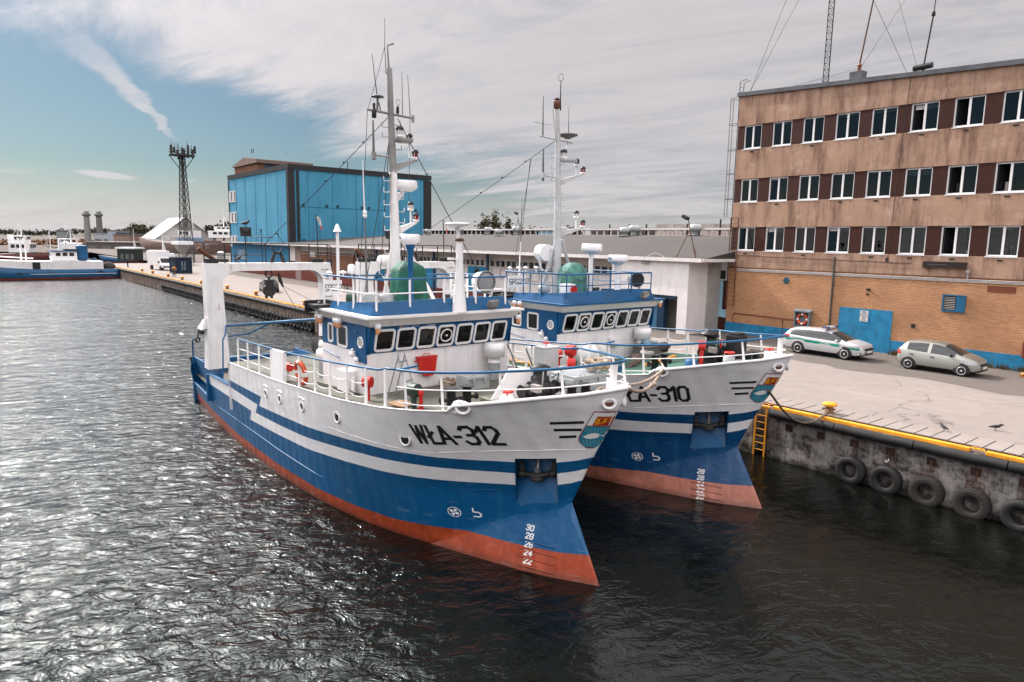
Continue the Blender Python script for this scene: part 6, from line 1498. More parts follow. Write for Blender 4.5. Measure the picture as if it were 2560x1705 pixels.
# ---------------------------------------------------------------- long hall
HB=empty('market_hall',qframe(-114,15.4,1.95),'long low harbour hall with grey felt roof, white eaves and blue doors','hall')
def hx(x): return x+114.
mb=MB()                                            # roof as a shallow curve, hipped at its left end
prof=[(14.3,7.02),(16,7.28),(20,7.85),(25,8.35),(30,8.70),(35,8.88),(40,8.9)]
G=[]
for X,f in ((-89.5,.78),(-86,.86),(-82,.93),(-78,.98),(-70,1.0),(-40,1.0),(-13.2,1.0)): G.append([(hx(X),y-15.4,7.0-1.95+(z-7.0)*(f if y>15 else 1)) for y,z in prof])
mb.grid(G,0,True)
mb.grid([[(hx(X),y-15.4,z-1.95) for y,z in ((14.3,7.02),(16,7.1),(16.2,7.15))] for X in (-116,-89.5)],0,False)
mb.add([(hx(-13.2),y-15.4,z-1.95) for y,z in prof]+[(hx(-13.2),24.6,5.05),(hx(-13.2),-1.1,5.05)],[tuple(range(9))],0)
mb.build('roof',roofm,HB,fixn=False)
mb=MB(); mb.bx(hx(-116),hx(-13.15),-1.22,-1.08,4.90,5.14,0); mb.bx(hx(-13.2),hx(-13.05),-1.08,3.0,4.92,5.12,0); mb.build('eaves_board',whitew,HB)
mb=MB(); mb.bx(hx(-116),hx(-13.2),-1.08,.8,4.86,4.90,0); mb.build('soffit',paint('soffit_brown',(.26,.19,.165),.8,.3,.0,.2),HB)
Z=1.95
def zone(name,x0,x1,y0,z0,z1,mat,y1=1.2): 
    mb=MB(); mb.bx(hx(x0),hx(x1),y0,y1,z0-Z,z1-Z); return mb.build(name,mat,HB)
mb=MB(); mb.bx(hx(-114),hx(-14.2),1.2,24,0,4.86); mb.build('core_wall',greyw,HB)
zone('blue_wall',-114,-87.2,0.0,3.5,6.80,paint('hall_blue',(.03,.20,.38),.7,.25,.4,.2))
zone('red_base',-112,-83,-.03,1.95,3.5,redwall); zone('white_pier',-86.6,-84.7,-.06,4.6,6.75,whitew); zone('pier',-84.7,-82.7,-.04,1.95,6.75,paint('mauve_pier',(.30,.22,.20),.8))
zone('dark_door',-87.2,-86.6,.1,1.95,6.7,navy)
zone('brick_wall',-82.7,-66,.0,3.3,6.0,brick_hall); zone('upper_wall',-82.7,-14.4,.05,6.20,6.86,paint('hall_dirty_white',(.45,.41,.385),.8,.2,.4,.2)); zone('red_base',-82.7,-66,-.03,1.95,3.3,redwall)
zone('white_notice',-79.6,-77.6,-.05,5.4,6.1,whitew); zone('fuse_box',-73.1,-72.2,-.12,4.4,5.2,navy)
zone('lower_wall',-66,-21,.5,1.95,5.62,whitew); zone('red_base',-66,-21,.45,1.95,3.0,redwall)
for a,b,l in ((-64,-58.6,'gate'),(-41.6,-38.5,'door'),(-50.6,-47.4,'gate')): zone(l,a,b,.42,3.0,5.5,bluewall)
zone('tile_pier',-43.4,-42.4,.44,3.0,5.6,tile); zone('tile_pier',-58.4,-57.4,.44,3.0,5.6,tile)
mb=MB(); mb.torus((hx(-40.0),.4,4.9-Z),.38,.06,(0,1,0),20,6,0); mb.cyl((hx(-40),.41,4.9-Z),(hx(-40),.36,4.9-Z),.36,None,20,1); mb.build('round_window',[black,glassd],HB)
def strip(x0,x1,y,z0,z1,nw,name='window_strip',lit=.0):
    mb=MB(); w=(x1-x0)/nw
    mb.bx(hx(x0),hx(x1),y+.1,y+.14,z0-Z,z1-Z,1)
    for i in range(nw+1): mb.bx(hx(x0+w*i)-(.07 if i%2 else .12),hx(x0+w*i)+(.07 if i%2 else .12),y,y+.12,z0-Z,z1-Z,0)
    mb.bx(hx(x0),hx(x1),y-.02,y+.1,z1-Z,z1-Z+.1,0); mb.bx(hx(x0),hx(x1),y-.02,y+.1,z0-Z-.1,z0-Z,0)
    return mb.build(name,[paint('hall_frame',(.55,.52,.50),.6,.12,.3,.2),glassd],HB)
strip(-66,-21.2,.4,5.66,6.18,56); strip(-82.6,-66,.02,5.85,6.18,26)
for a,b,n_ in ((-48.3,-43.5,4),(-36.5,-31.0,5),(-30,-26,3),(-57,-51,5)): strip(a,b,.44,4.65,5.32,n_)
for a in (-42.3,-38.3): strip(a,a+.55,.44,4.6,5.35,1)
strip(-110.4,-107.0,-.05,4.3,5.6,4); zone('door',-113.2,-112,-.05,1.95,5.0,navy)
for X in (-37.3,-59.0,-46.5): 
    mb=MB(); mb.tube([(hx(X),-.4,0),(hx(X),-.4,4.9)],.14,10); mb.build('canopy_column',navy,HB)
# ridge lantern and ventilators
mb=MB(); y=19.0; zz=8.86-Z
for i in range(62):
    X=-80+i*1.08
    if X<-14: mb.bx(hx(X),hx(X)+.16,y,y+.14,zz,zz+.62,0)
mb.bx(hx(-80),hx(-14),y-.15,y+2.4,zz+.60,zz+.78,0); mb.bx(hx(-80),hx(-14),y,y+2.2,zz-.1,zz+.05,0); mb.bx(hx(-80),hx(-47),y+.2,y+2.2,zz,zz+.6,1); mb.bx(hx(-52.5),hx(-48.8),y+.1,y+.2,zz+.05,zz+.6,2)
mb.build('roof_lantern',[paint('lantern_white',(.72,.66,.64),.6,.1,.3,.2),glassd,palewall],HB)
def hall_vent(X,Y,s=1.):
    zb=lerp(prof,Y)-Z; mb=MB(); c=(hx(X),Y-15.4,zb)
    mb.lathe([(.30*s,0),(.30*s,.3*s),(.36*s,.34*s),(.36*s,.5*s),(.55*s,.52*s),(.55*s,1.05*s),(.4*s,1.1*s)],c,n=18); mb.cyl(c,V(c)+V((0,0,.06)),.7*s,None,16,1); mb.build('roof_ventilator',[paint('vent_grey',(.50,.53,.53),.5,.1),roofm],HB)
for X,Y,s in ((-69.3,34,.95),(-62.8,34.3,.95),(-56.3,34,1.0),(-47.6,34.2,.9),(-36.2,34,1.0),(-28.2,34,1.05),(-74,31.5,.75),(-53,28.5,.8),(-33.5,29.5,.85)): hall_vent(X,Y,s)
for X,Y in ((-13.9,14.6),(-50,29.5)):
    zb=lerp(prof,Y)-Z; mb=MB(); c=V((hx(X),Y-15.4,zb)); mb.tube([c,c+V((-.9,.2,2.6))],.035,5); mb.tube([c+V((-1.6,0,0)),c+V((-.7,.15,1.9))],.03,5); mb.tube([c+V((-.8,1.2,.1)),c+V((-.75,.15,1.9))],.02,5); mb.bc(c+V((-1.05,.1,2.72)),(.45,.3,.2),1,Matrix.Rotation(rad(25),3,'Y')); mb.build('roof_floodlight',[rusty,black],HB)
mb=MB(); mb.tube([V((hx(-17.8+.2*k),-1.1,5.12+.3*sin(pi*k/8))) for k in range(9)],.025,5); mb.build('cable_loop',greyw,HB)
for X in (-42.,-39.,-36.5,-31,-27,-23): 
    mb=MB(); mb.tube([(hx(X),21.,7.0),(hx(X),21.,8.2 if X<-30 else 8.6)],.09,8); mb.build('roof_pipe',black,HB)
mb=MB(); mb.bx(hx(-42.5),hx(-34),30,36,6.6,8.5,0); mb.build('plant_room',paint('peeling_block',(.42,.36,.32),.8,.4,.5,.5),HB)
mb=MB(); mb.bx(hx(-56),hx(-40),32,38,6.6,8.1,0); mb.build('rear_roof',roofm,HB)
# white entrance block
mb=MB(); 
def wb(x0,x1,y0,y1,z0,z1,m=0): mb.bx(hx(x0),hx(x1),y0-15.4,y1-15.4,z0-Z,z1-Z,m)
wb(-21.2,-19.6,14.48,18.0,1.95,6.86); wb(-15.1,-14.3,14.48,18.0,1.95,6.86); wb(-19.6,-15.1,14.48,15.0,4.5,6.86)
mb.build('entrance_block',whitew,HB)
mb=MB(); wb(-19.6,-15.1,14.6,14.9,4.25,4.5,1); wb(-19.6,-17.3,15.3,15.4,1.95,4.25,0); wb(-17.3,-16.7,15.1,15.5,1.95,4.25,1); wb(-19.6,-15.1,17.9,18.0,1.95,4.5,2); mb.build('entrance_door',[paint('door_blue_pale',(.07,.20,.33),.5,.2),navy,paint('entrance_dark',(.09,.085,.08),.8)],HB)
mb=MB(); wb(-14.3,-13.62,18.0,18.6,1.95,3.0,0); wb(-13.95,-13.62,18.02,18.6,3.55,5.6,0); wb(-14.3,-13.62,17.99,18.6,3.0,3.55,1); wb(-14.3,-13.95,18.0,18.6,3.55,5.5,1); wb(-14.3,-13.62,18.02,18.6,5.55,6.9,2); wb(-14.2,-13.8,17.99,18.02,5.65,6.25,3); mb.build('link_wall',[tile,palewall,whitew,glassd],HB)
mb=MB(); wb(-18.3,-17.6,14.38,14.48,6.6,6.75); mb.sph((hx(-17.95),-1.05,6.66-Z),.1,8,6); mb.build('wall_lamp',greyw,HB)

# ---------------------------------------------------------------- blue cold store
BW=empty('blue_warehouse',qframe(-117.4,16.2,1.95),'tall windowless blue cold store with black roof edge','warehouse')
def coldblue():
    m,nt,bs=new_mat('cold_store_blue'); bs.inputs['Roughness'].default_value=.7
    v=coords(nt); a=noi(nt,v,.2,5,.6,.35,.65); s=noi(nt,coords(nt,(.9,.9,.05)),1.0,6,.7,.50,.72); d=noi(nt,coords(nt,(2.5,2.5,.12),(3,1,1)),1.0,5,.7,.58,.72)
    col=mixc(nt,a,(.038,.235,.375),(.058,.285,.43)); col=mixc(nt,mth(nt,'MULTIPLY',s,.35),col,(.02,.10,.16)); col=mixc(nt,mth(nt,'MULTIPLY',d,.7),col,(.015,.07,.11))
    lk(nt,col,bs.inputs['Base Color']); return m
mb=MB(); mb.bx(0,28.7,0,25,0,16.9); mb.build('wall',coldblue(),BW)
mb=MB(); bk=paint('black_trim',(.016,.016,.018),.6,.2)
mb.bx(-.1,28.9,-.12,25.1,16.2,16.95); mb.bx(28.0,28.85,-.10,.9,0,16.2); mb.bx(28.72,28.86,1.2,1.6,0,16.05); mb.bx(28.72,28.86,23.6,25.1,0,16.05); mb.bx(-.08,.25,-.1,.3,0,16.05); mb.build('roof_edge',bk,BW)
mb=MB(); 
for k in range(1,3): mb.bx(28.70,28.74,1.6,23.6,16.05*(k/3)+.0,16.05*(k/3)+.05); 
for yy in range(3,24,4): mb.bx(28.70,28.73,yy,yy+.04,0,16.05)
for xx in range(4,27,5): mb.bx(xx,xx+.04,-.03,0,0,16.05)
mb.build('panel_joints',paint('joint_blue',(.02,.11,.18),.8),BW)
for yy in (2.2,6.0,7.8,12,13.2,22):
    for k in (1,2): mb=MB(); mb.cyl((28.7,yy,16.05*k/3+.3),(28.85,yy,16.05*k/3+.3),.22,None,12); mb.build('wall_boss',navy,BW)
for z0 in (4.4,8.6,12.3):
    mb=MB(); mb.bx(.4,4.0,-.06,.0,z0,z0+1.7,1)
    for k in range(5): mb.bx(.4+.9*k-.07,.4+.9*k+.07,-.1,-.06,z0,z0+1.7,0)
    mb.bx(.33,4.07,-.1,-.06,z0-.12,z0,0); mb.bx(.33,4.07,-.1,-.06,z0+1.7,z0+1.8,0)
    for k in (0,2): mb.bx(.5+.9*k,1.2+.9*k,-.07,-.055,z0+.1,z0+1.6,2)
    mb.build('window',[white2,glassd,blind],BW)
mb=MB(); mb.v=[];mb.bx(1.6,13.4,.7,10,16.9,18.3,0); mb.hexa([(1.2,.4,18.3),(7.5,.4,18.3),(7.5,10.3,18.3),(1.2,10.3,18.3),(1.2,.4,18.5),(7.5,.4,19.6),(7.5,10.3,19.6),(1.2,10.3,18.5)],1); mb.hexa([(7.5,.4,18.3),(13.8,.4,18.3),(13.8,10.3,18.3),(7.5,10.3,18.3),(7.5,.4,19.6),(13.8,.4,18.9),(13.8,10.3,18.9),(7.5,10.3,19.6)],1)
mb.bx(13.38,13.45,2,9,17,18.2,2); mb.build('penthouse',[brick_hall,paint('penthouse_trim',(.20,.14,.11),.8),navy],BW)
for (x,y,h) in ((7.,2,2.6),(7.9,2,2.6),(13,6,1.8),(28,10,1.2)): mb=MB(); mb.tube([(x,y,20.5 if x<18 else 16.9),(x,y,(18.6 if x<18 else 16.9)+h)],.07,6); mb.build('roof_pole',blackm,BW)
# ---------------------------------------------------------------- cars
def car_paint(name,rgb,dust=0.,metal=.35):
    m,nt,bs=new_mat(name); v=coords(nt)
    f=noi(nt,v,2.,5,.6,.3,.7); col=mixc(nt,mth(nt,'MULTIPLY',f,.12),rgb,tuple(c*.7 for c in rgb))
    if dust:
        g=nd(nt,'ShaderNodeNewGeometry'); s=nd(nt,'ShaderNodeSeparateXYZ'); lk(nt,g.outputs['Normal'],s.inputs[0])
        k=nd(nt,'ShaderNodeMapRange'); k.inputs['From Min'].default_value=.35; k.inputs['From Max'].default_value=.9; k.inputs['To Max'].default_value=dust; lk(nt,s.outputs['Z'],k.inputs['Value'])
        col=mixc(nt,k.outputs['Result'],col,(.13,.10,.075))
        tc=nd(nt,'ShaderNodeTexCoord'); s2=nd(nt,'ShaderNodeSeparateXYZ'); lk(nt,tc.outputs['Object'],s2.inputs[0])
        k2=nd(nt,'ShaderNodeMapRange'); k2.inputs['From Min'].default_value=.75; k2.inputs['From Max'].default_value=.2; k2.inputs['To Max'].default_value=dust*.6; lk(nt,s2.outputs['Z'],k2.inputs['Value'])
        col=mixc(nt,k2.outputs['Result'],col,(.16,.13,.10))
    lk(nt,col,bs.inputs['Base Color']); bs.inputs['Roughness'].default_value=.32+.3*dust; bs.inputs['Metallic'].default_value=metal
    bs.inputs['Coat Weight'].default_value=.6*(1-dust); bs.inputs['Coat Roughness'].default_value=.06
    return m
def car(mw,label,spec,group=None):
    R=empty('parked_car',mw,label,'car',group)
    top=spec['top']; belt=spec['belt']; L0,L1=top[0][0],top[-1][0]; w=spec['w']/2
    bm_=spec['paint']; gl=paint('car_glass',(.018,.022,.024),.05,.2,spec=.7); tr=paint('car_black_trim',(.018,.018,.018),.6,.2)
    xs=sorted(set([round(L0+(L1-L0)*i/52,3) for i in range(53)]+[p for a in spec['glass'] for p in a]+list(spec['ws'])+list(spec['rw'])))
    def wid(x): return w*lerp(spec['plan'],x)
    def sect(x):
        zt=lerp(top,x); zb=lerp(spec['bot'],x); be=min(lerp(belt,x),zt-.03); W=wid(x); h=zt-be
        rw=W*(.96-.30*min(1,h/.48))
        zr=zt-.10*min(1,h/.25)-.008
        pts=[(W*.80,zb),(W*.96,zb+.07),(W*.995,zb+.2),(W,zb+(be-zb)*.55),(W*.985,be-.10*min(1,(be-zb)/.5)),(W*.95,be),(W*.95+(rw-W*.95)*.5,be+(zr-be)*.52),(rw,zr),(rw*.86,zr+(zt-zr)*.6),(rw*.45,zt-.008),(0,zt)]
        return pts
    mb=MB(); rows=[]
    for x in xs:
        p=sect(x); rows.append([V((x,-a,z)) for a,z in p]+[V((x,a,z)) for a,z in reversed(p[:-1])])
    k=len(rows[0]); o=len(mb.v); 
    vs=[q for r in rows for q in r]; mb.v.extend([tuple(q) for q in vs])
    sideglass=lambda x: any(a<x<b for a,b in spec['glass'])
    for i in range(len(xs)-1):
        xm=(xs[i]+xs[i+1])/2
        for j in range(k-1):
            jj=j if j<k//2 else k-2-j
            m=0
            if jj in (5,6) and sideglass(xm): m=1
            if jj>=7 and (spec['ws'][0]<xm<spec['ws'][1] or spec['rw'][0]<xm<spec['rw'][1]): m=1
            if jj in(5,6) and not sideglass(xm) and spec['glass'][0][0]<xm<spec['glass'][-1][1] and spec.get('blackpillar'): m=2
            if jj==0: m=2
            mb.f.append([i*k+j,i*k+j+1,(i+1)*k+j+1,(i+1)*k+j]); mb.m.append(m); mb.s.append(True)
    for r,rev in ((0,1),(len(xs)-1,0)):
        f=[r*k+j for j in range(k)]
        mb.f.append(f if not rev else f[::-1]); mb.m.append(0); mb.s.append(False)
    B=mb.build('body',[bm_,gl,tr],R)
    s=B.modifiers.new('edge','EDGE_SPLIT'); s.split_angle=rad(38)
    # wheels with arches
    for ax in spec['axles']:
        for sd in (-1,1):
            W=wid(ax); c=V((ax,sd*(W-.085),spec['wr'])); r=spec['wr']
            mb=MB()
            pts=[V((ax+(r+.065)*cos(a),sd*(W+.004),spec['wr']+(r+.065)*sin(a))) for a in [pi*(-.12+1.24*i/18) for i in range(19)]]
            mb.prism(pts,(0,-sd*.03,0),0); mb.build('wheel_arch',tr,R)
            wl=MB(); wl.lathe([(r*.62,-.02),(r*.93,-.02),(r,.02),(r,.17),(r*.95,.205),(r*.66,.205)],c-V((0,sd*.10,0)),(0,sd,0),28,0)
            w_=wl.build('wheel',rubber,R)
            rm=MB(); cc=c+V((0,sd*.098,0)); ns=spec['spokes']
            rm.lathe([(r*.66,-.02),(r*.68,.01),(r*.60,.012),(r*.58,-.03)],cc,(0,sd,0),28,0); rm.cyl(cc-V((0,sd*.05,0)),cc-V((0,sd*.04,0)),r*.6,None,24,1); rm.cyl(cc-V((0,sd*.03,0)),cc+V((0,sd*.012,0)),r*.2,r*.16,14,0)
            for q in range(ns):
                a=2*pi*q/ns; d=V((cos(a),0,sin(a))); t=V((-sin(a),0,cos(a))); ww_=r*(.09 if ns>6 else .20)
                rm.add([cc+d*r*.12+t*ww_,cc+d*r*.12-t*ww_,cc+d*r*.62-t*ww_*.8-V((0,sd*.008,0)),cc+d*r*.62+t*ww_*.8-V((0,sd*.008,0))],[(0,1,2,3)],0)
            rm.build('rim',[paint('alloy',(.60,.60,.60),.35,.1,metal=.5),black],w_,fixn=False)
    def side(x,z,sd,off=.012):
        p=sect(x); 
        for i in range(len(p)-1):
            if p[i][1]<=z<=p[i+1][1]:
                f=(z-p[i][1])/max(1e-6,p[i+1][1]-p[i][1]); return V((x,sd*(p[i][0]+(p[i+1][0]-p[i][0])*f+off),z))
        return V((x,sd*(wid(x)+off),z))
    mb=MB()
    for sd in (-1,1):
        for pts in spec['seams']: mb.tube([side(x,z,sd,.0) for x,z in pts],.006,4)
    mb.build('door_seam',tr,B)
    for sd in (-1,1):
        for x,z in spec['handles']:
            mb=MB(); mb.tube([side(x-.09,z,sd,.012),side(x+.09,z-.005,sd,.012)],.02,6); mb.build('door_handle',spec.get('hm',bm_),B)
        x,z=spec['mirror']; mb=MB(); c=side(x,z,sd,.09); mb.sph(c,.10,10,7,0,(.8,1.0,.7)); mb.build('wing_mirror',spec.get('mm',bm_),R)
        mb=MB(); G=[]
        for x in spec['hl'][0]: G.append([side(x,z,sd,.008) for z in spec['hl'][1]])
        mb.grid(G,0,True); mb.build('headlight',paint('headlight_glass',(.50,.51,.52),.12,.3,coat=1),R,fixn=False)
        mb=MB(); G=[]
        for x in spec['tl'][0]: G.append([side(x,z,sd,.01) for z in spec['tl'][1]])
        mb.grid(G,0,True); mb.build('tail_light',paint('tail_red',(.50,.03,.015),.2,.2,coat=.6),R,fixn=False)
    mb=MB(); z=spec['grille']; xf=L1
    mb.bc((xf-.005,0,z),(.05,.9,.12)); mb.bc((xf+.0,0,z-.26),(.04,.95,.08)); mb.build('grille',tr,R)
    mb=MB(); mb.bc((xf+.035,0,z-.14),(.02,.5,.11)); mb.build('number_plate',white2,R)
    spec.get('extra',lambda *a:None)(R,B,side,sect)
    return R
teal=paint('livery_green',(.0,.22,.15),.35,.1)
def police_extra(R,B,side,sect):
    for sd in (-1,1):
        mb=MB()
        def band(f,x0,x1,h,n=14):
            G=[]
            for i in range(n+1):
                x=x0+(x1-x0)*i/n; z=f(x); G.append([side(x,z-h/2,sd,.007),side(x,z,sd,.007),side(x,z+h/2,sd,.007)])
            mb.grid(G,0,True)
        band(lambda x:.80-.018*(x+2),-2.15,-1.80,.12,5)
        band(lambda x:.80+.06*sin(pi*(x+1.8)/.9),-1.80,-.95,.07,10)
        band(lambda x:.78-.028*(x+.9),-.98,1.02,.13,20)
        band(lambda x:.66-.05*(x-1.5),1.45,2.05,.11,8)
        o=mb.build('livery_stripe',teal,B,fixn=False)
        mb=MB(); 
        for t,z0 in (('STRA\u017b'.replace('\u017b','Z'),.735),('GRANICZNA',.655)):
            ls,Wd=text_lines(t,.2); k=.70/Wd if t!='STRAZ' else .42/Wd; x0=-.12 if t!='STRAZ' else .02
            ribbons(mb,[[(x*k,y*.06) for x,y in l] for l in ls],.012,lambda u,v: side((x0+u) if sd<0 else (x0+.7-u),z0+v,sd,.012),0,.05)
        mb.build('livery_text',white2,B,fixn=False)
    mb=MB(); z=1.50
    mb.bc((.02,0,z+.03),(.12,.9,.04),2); mb.hexa([(-.12,-.62,z+.05),(.16,-.62,z+.05),(.16,.62,z+.05),(-.12,.62,z+.05),(-.10,-.58,z+.15),(.14,-.58,z+.15),(.14,.58,z+.15),(-.10,.58,z+.15)],1)
    for sd in (-1,1): mb.hexa([V((-.13,sd*.34,z+.048)),V((.17,sd*.34,z+.048)),V((.17,sd*.66,z+.048)),V((-.13,sd*.66,z+.048)),V((-.11,sd*.36,z+.153)),V((.15,sd*.36,z+.153)),V((.15,sd*.62,z+.153)),V((-.11,sd*.62,z+.153))],0)
    mb.build('light_bar',[paint('beacon_blue',(.01,.04,.13),.15,.1,coat=.5),paint('beacon_clear',(.5,.52,.53),.2),black],R)
    mb=MB(); mb.bc((.5,0,1.475),(.06,.06,.03)); mb.build('aerial',black,R)
    for sd in (-1,1):
        mb=MB(); c=side(1.98,.40,sd,.0); mb.bc(c+V((.02,0,0)),(.26,.04,.09),0); mb.bc(c+V((.04,sd*.02,0)),(.12,.02,.05),1); mb.build('fog_lamp',[black,white2],R)
estate=dict(w=1.80,top=[(-2.33,.52),(-2.32,.72),(-2.26,.98),(-2.10,1.30),(-1.95,1.40),(-1.6,1.455),(-.9,1.49),(-.2,1.49),(.25,1.45),(.55,1.37),(1.35,1.02),(1.7,.95),(2.0,.84),(2.16,.70),(2.22,.55)],belt=[(-2.33,1.04),(-1.9,1.03),(0,.96),(1.3,.90),(2.2,.8)],bot=[(-2.33,.36),(-2.0,.24),(1.9,.22),(2.22,.28)],
  plan=[(-2.33,.80),(-2.2,.92),(-1.8,.985),(-1,1),(1.1,1),(1.6,.97),(1.95,.88),(2.12,.76),(2.22,.62)],axles=(-1.32,1.32),wr=.325,spokes=11,glass=[(-1.92,-1.12),(-1.03,-.18),(-.08,1.05)],ws=(.42,1.33),rw=(-2.27,-2.02),blackpillar=1,
  seams=[[(-1.08,.98),(-1.04,.6),(-.9,.36)],[(-.13,.95),(-.13,.5),(-.13,.28)],[(1.02,.92),(1.02,.55),(.92,.30)],[(-.9,.29),(.92,.27)]],handles=[(-.88,.86),(.06,.83)],mirror=(.85,.98),hl=([1.55,1.68,1.82,1.95,2.05],[.70,.76,.82]),tl=([-2.30,-2.2,-2.05,-1.9],[.86,.95,1.03]),grille=.62,paint=car_paint('silver_white_car',(.56,.56,.565)),extra=police_extra)
hatch=dict(w=1.66,top=[(-1.78,.50),(-1.77,.75),(-1.70,1.02),(-1.52,1.36),(-1.38,1.43),(-.9,1.485),(-.3,1.50),(.1,1.47),(.42,1.38),(1.15,1.02),(1.45,.93),(1.72,.80),(1.84,.66),(1.88,.52)],belt=[(-1.78,1.02),(-1.4,1.0),(0,.93),(1.1,.87),(1.88,.76)],bot=[(-1.78,.34),(-1.5,.22),(1.6,.20),(1.88,.26)],
  plan=[(-1.78,.82),(-1.65,.93),(-1.3,.99),(-.6,1),(.8,1),(1.3,.97),(1.62,.87),(1.78,.74),(1.88,.6)],axles=(-1.17,1.20),wr=.285,spokes=6,glass=[(-1.30,-.36),(-.22,.86)],ws=(.33,1.12),rw=(-1.70,-1.46),
  seams=[[(-.29,.93),(-.29,.5),(-.29,.26)],[(-1.2,.95),(-1.15,.7),(-.9,.5),(-.82,.26)],[(.86,.88),(.86,.5),(.80,.26)],[(-.82,.25),(.8,.24)]],handles=[(-1.05,.80),(-.12,.77)],hm=black,mm=black,mirror=(.70,.95),hl=([1.28,1.42,1.56,1.68,1.76],[.60,.68,.77]),tl=([-1.76,-1.68,-1.58],[.74,.84,.96]),grille=.58,paint=car_paint('dusty_silver_car',(.36,.37,.34),.85,.3))
car(qframe(-4.45,14.35,1.96),'silver estate car with green stripe and blue roof light bar by the office wall',estate)
car(qframe(1.25,14.3,1.96),'dusty silver hatchback parked behind the green-striped estate along the office wall',hatch)
dk=dict(hatch); dk['paint']=car_paint('dark_car',(.03,.032,.034),0,.2); dk['plan']=hatch['plan']
car(qframe(-62.8,3.6,1.96,pi-.18),'dark hatchback seen from behind on the far quay below the hanging block',dk)

# ---------------------------------------------------------------- truck, container and other things on the far quay
def tag_new(name,mw,label,cat,group=None): return empty(name,mw,label,cat,group)
A=qframe(-118.4,4.9,1.95,.12); T_=tag_new('box_truck',A,'white box truck facing us on the far quay, left of the blue container','truck')
mb=MB(); mb.bx(-4.6,.0,-1.1,1.1,.9,3.35); mb.build('cargo_box',white2,T_,bevel=.03)
mb=MB(); mb.prism([V((x,-1.0,z)) for x,z in ((0,.5),(2.25,.5),(2.3,.95),(1.5,1.25),(.75,2.1),(0,2.2))],(0,2.0,0),0); mb.bx(2.28,2.33,-.85,.85,.5,.72,1); mb.build('cab',[white2,black],T_,bevel=.03)
mb=MB(); mb.add([(1.46,-.85,1.31),(1.46,.85,1.31),(.82,.8,2.05),(.82,-.8,2.05)],[(0,1,2,3)]); place_=mb.build('windscreen',glassd,T_,fixn=False); place_.location=(.04,0,.04)
for sd in (-1,1):
    mb=MB(); mb.bc((2.2,sd*.75,.85),(.16,.3,.18)); mb.build('headlight',paint('headlight_glass',(.5,.51,.52),.1),T_)
    mb=MB(); mb.bc((1.0,sd*1.15,1.45),(.1,.2,.35)); mb.build('wing_mirror',black,T_)
    for x in (1.4,-3.2): mb=MB(); mb.cyl((x,sd*.75,.4),(x,sd*1.05,.4),.4,None,20); mb.build('wheel',rubber,T_)
A=qframe(-107.0,5.0,1.95,.05); K_=tag_new('shipping_container',A,'dark blue corrugated container with white lettering on the far quay','container')
mb=MB(); P0=[];P1=[]
def corr(a,b,n,out):
    r=[]
    for i in range(n):
        f=(i+.0)/n; g=(i+.25)/n; h=(i+.5)/n; k=(i+.75)/n
        for q,d in ((f,0),(g,0),(h,.05),(k,.05)): r.append(V(a).lerp(V(b),q)-V(out)*d)
    r.append(V(b)); return r
for a,b,o_ in (((-1.5,-1.22,0),(1.5,-1.22,0),(0,-1,0)),((1.5,-1.22,0),(1.5,1.22,0),(1,0,0)),((-1.5,1.22,0),(-1.5,-1.22,0),(-1,0,0)),((1.5,1.22,0),(-1.5,1.22,0),(0,1,0))):
    r=corr(a,b,11,o_); mb.grid([[p+V((0,0,.15)) for p in r],[p+V((0,0,2.45)) for p in r]],0,False)
cn=paint('container_blue',(.008,.022,.045),.5,.3,.2,.2)
mb.build('corrugated_wall',cn,K_)
mb=MB()
for x in (-1.5,1.5):
    for y in (-1.22,1.22): mb.bc((x,y,1.3),(.14,.14,2.6))
for z in (.08,2.52):
    mb.bx(-1.5,1.5,-1.28,-1.14,z-.08,z+.08); mb.bx(-1.5,1.5,1.14,1.28,z-.08,z+.08); mb.bx(-1.56,-1.44,-1.14,1.14,z-.08,z+.08); mb.bx(1.44,1.56,-1.14,1.14,z-.08,z+.08)
mb.bx(-1.45,1.45,-1.15,1.15,2.48,2.54); mb.build('frame',cn,K_)
mb=MB()
for i in range(7):
    for j in range(2): mb.bx(1.57,1.575,-.35+.4*j,-.1+.4*j,.6+.2*i,.7+.2*i)
    mb.bx(-.5+.25*(i%3),-.3+.25*(i%3),-1.30,-1.29,.6+.2*i,.7+.2*i)
mb.build('container_lettering',paint('lettering_pale',(.25,.32,.38),.6),K_)
A=qframe(-143,14.0,1.95,.1); S_=tag_new('hopper_silo',A,'grey sand hopper on legs below the lattice tower','hopper')
mb=MB(); mb.bx(-2.2,2.2,-1.5,1.5,4.2,4.9,0); mb.hexa([(-.3,-.3,2.2),(.3,-.3,2.2),(.3,.3,2.2),(-.3,.3,2.2),(-2.0,-1.4,4.2),(2.0,-1.4,4.2),(2.0,1.4,4.2),(-2.0,1.4,4.2)],1); mb.cyl((0,0,.8),(0,0,2.2),.18,None,10,1); mb.build('hopper',[white2,paint('hopper_grey',(.30,.28,.27),.6,.2)],S_)
mb=MB()
for x in (-2.1,2.1):
    for y in (-1.4,1.4): mb.tube([(x,y,0),(x,y,4.3)],.1,6)
    mb.tube([(x,-1.4,.6),(x,1.4,3.8)],.06,5); mb.tube([(x,-1.4,1.2),(x,1.4,1.2)],.06,5)
mb.tube([(-2.1,-1.4,1.4),(2.1,-1.4,1.4)],.06,5); mb.tube([(-2.1,1.4,1.4),(2.1,1.4,1.4)],.06,5); mb.build('legs',greyd,S_)
A=qframe(-138,9.5,1.95,.3); c_=tag_new('caravan',A,'small white site caravan behind the white truck','caravan')
mb=MB(); mb.bx(-1.8,1.8,-1,1,.5,2.5); mb.build('body',white2,c_,bevel=.15)
mb=MB(); mb.bx(-1.2,-.3,-1.03,-.99,1.4,2.1); mb.build('window',glassd,c_)
mb=MB()
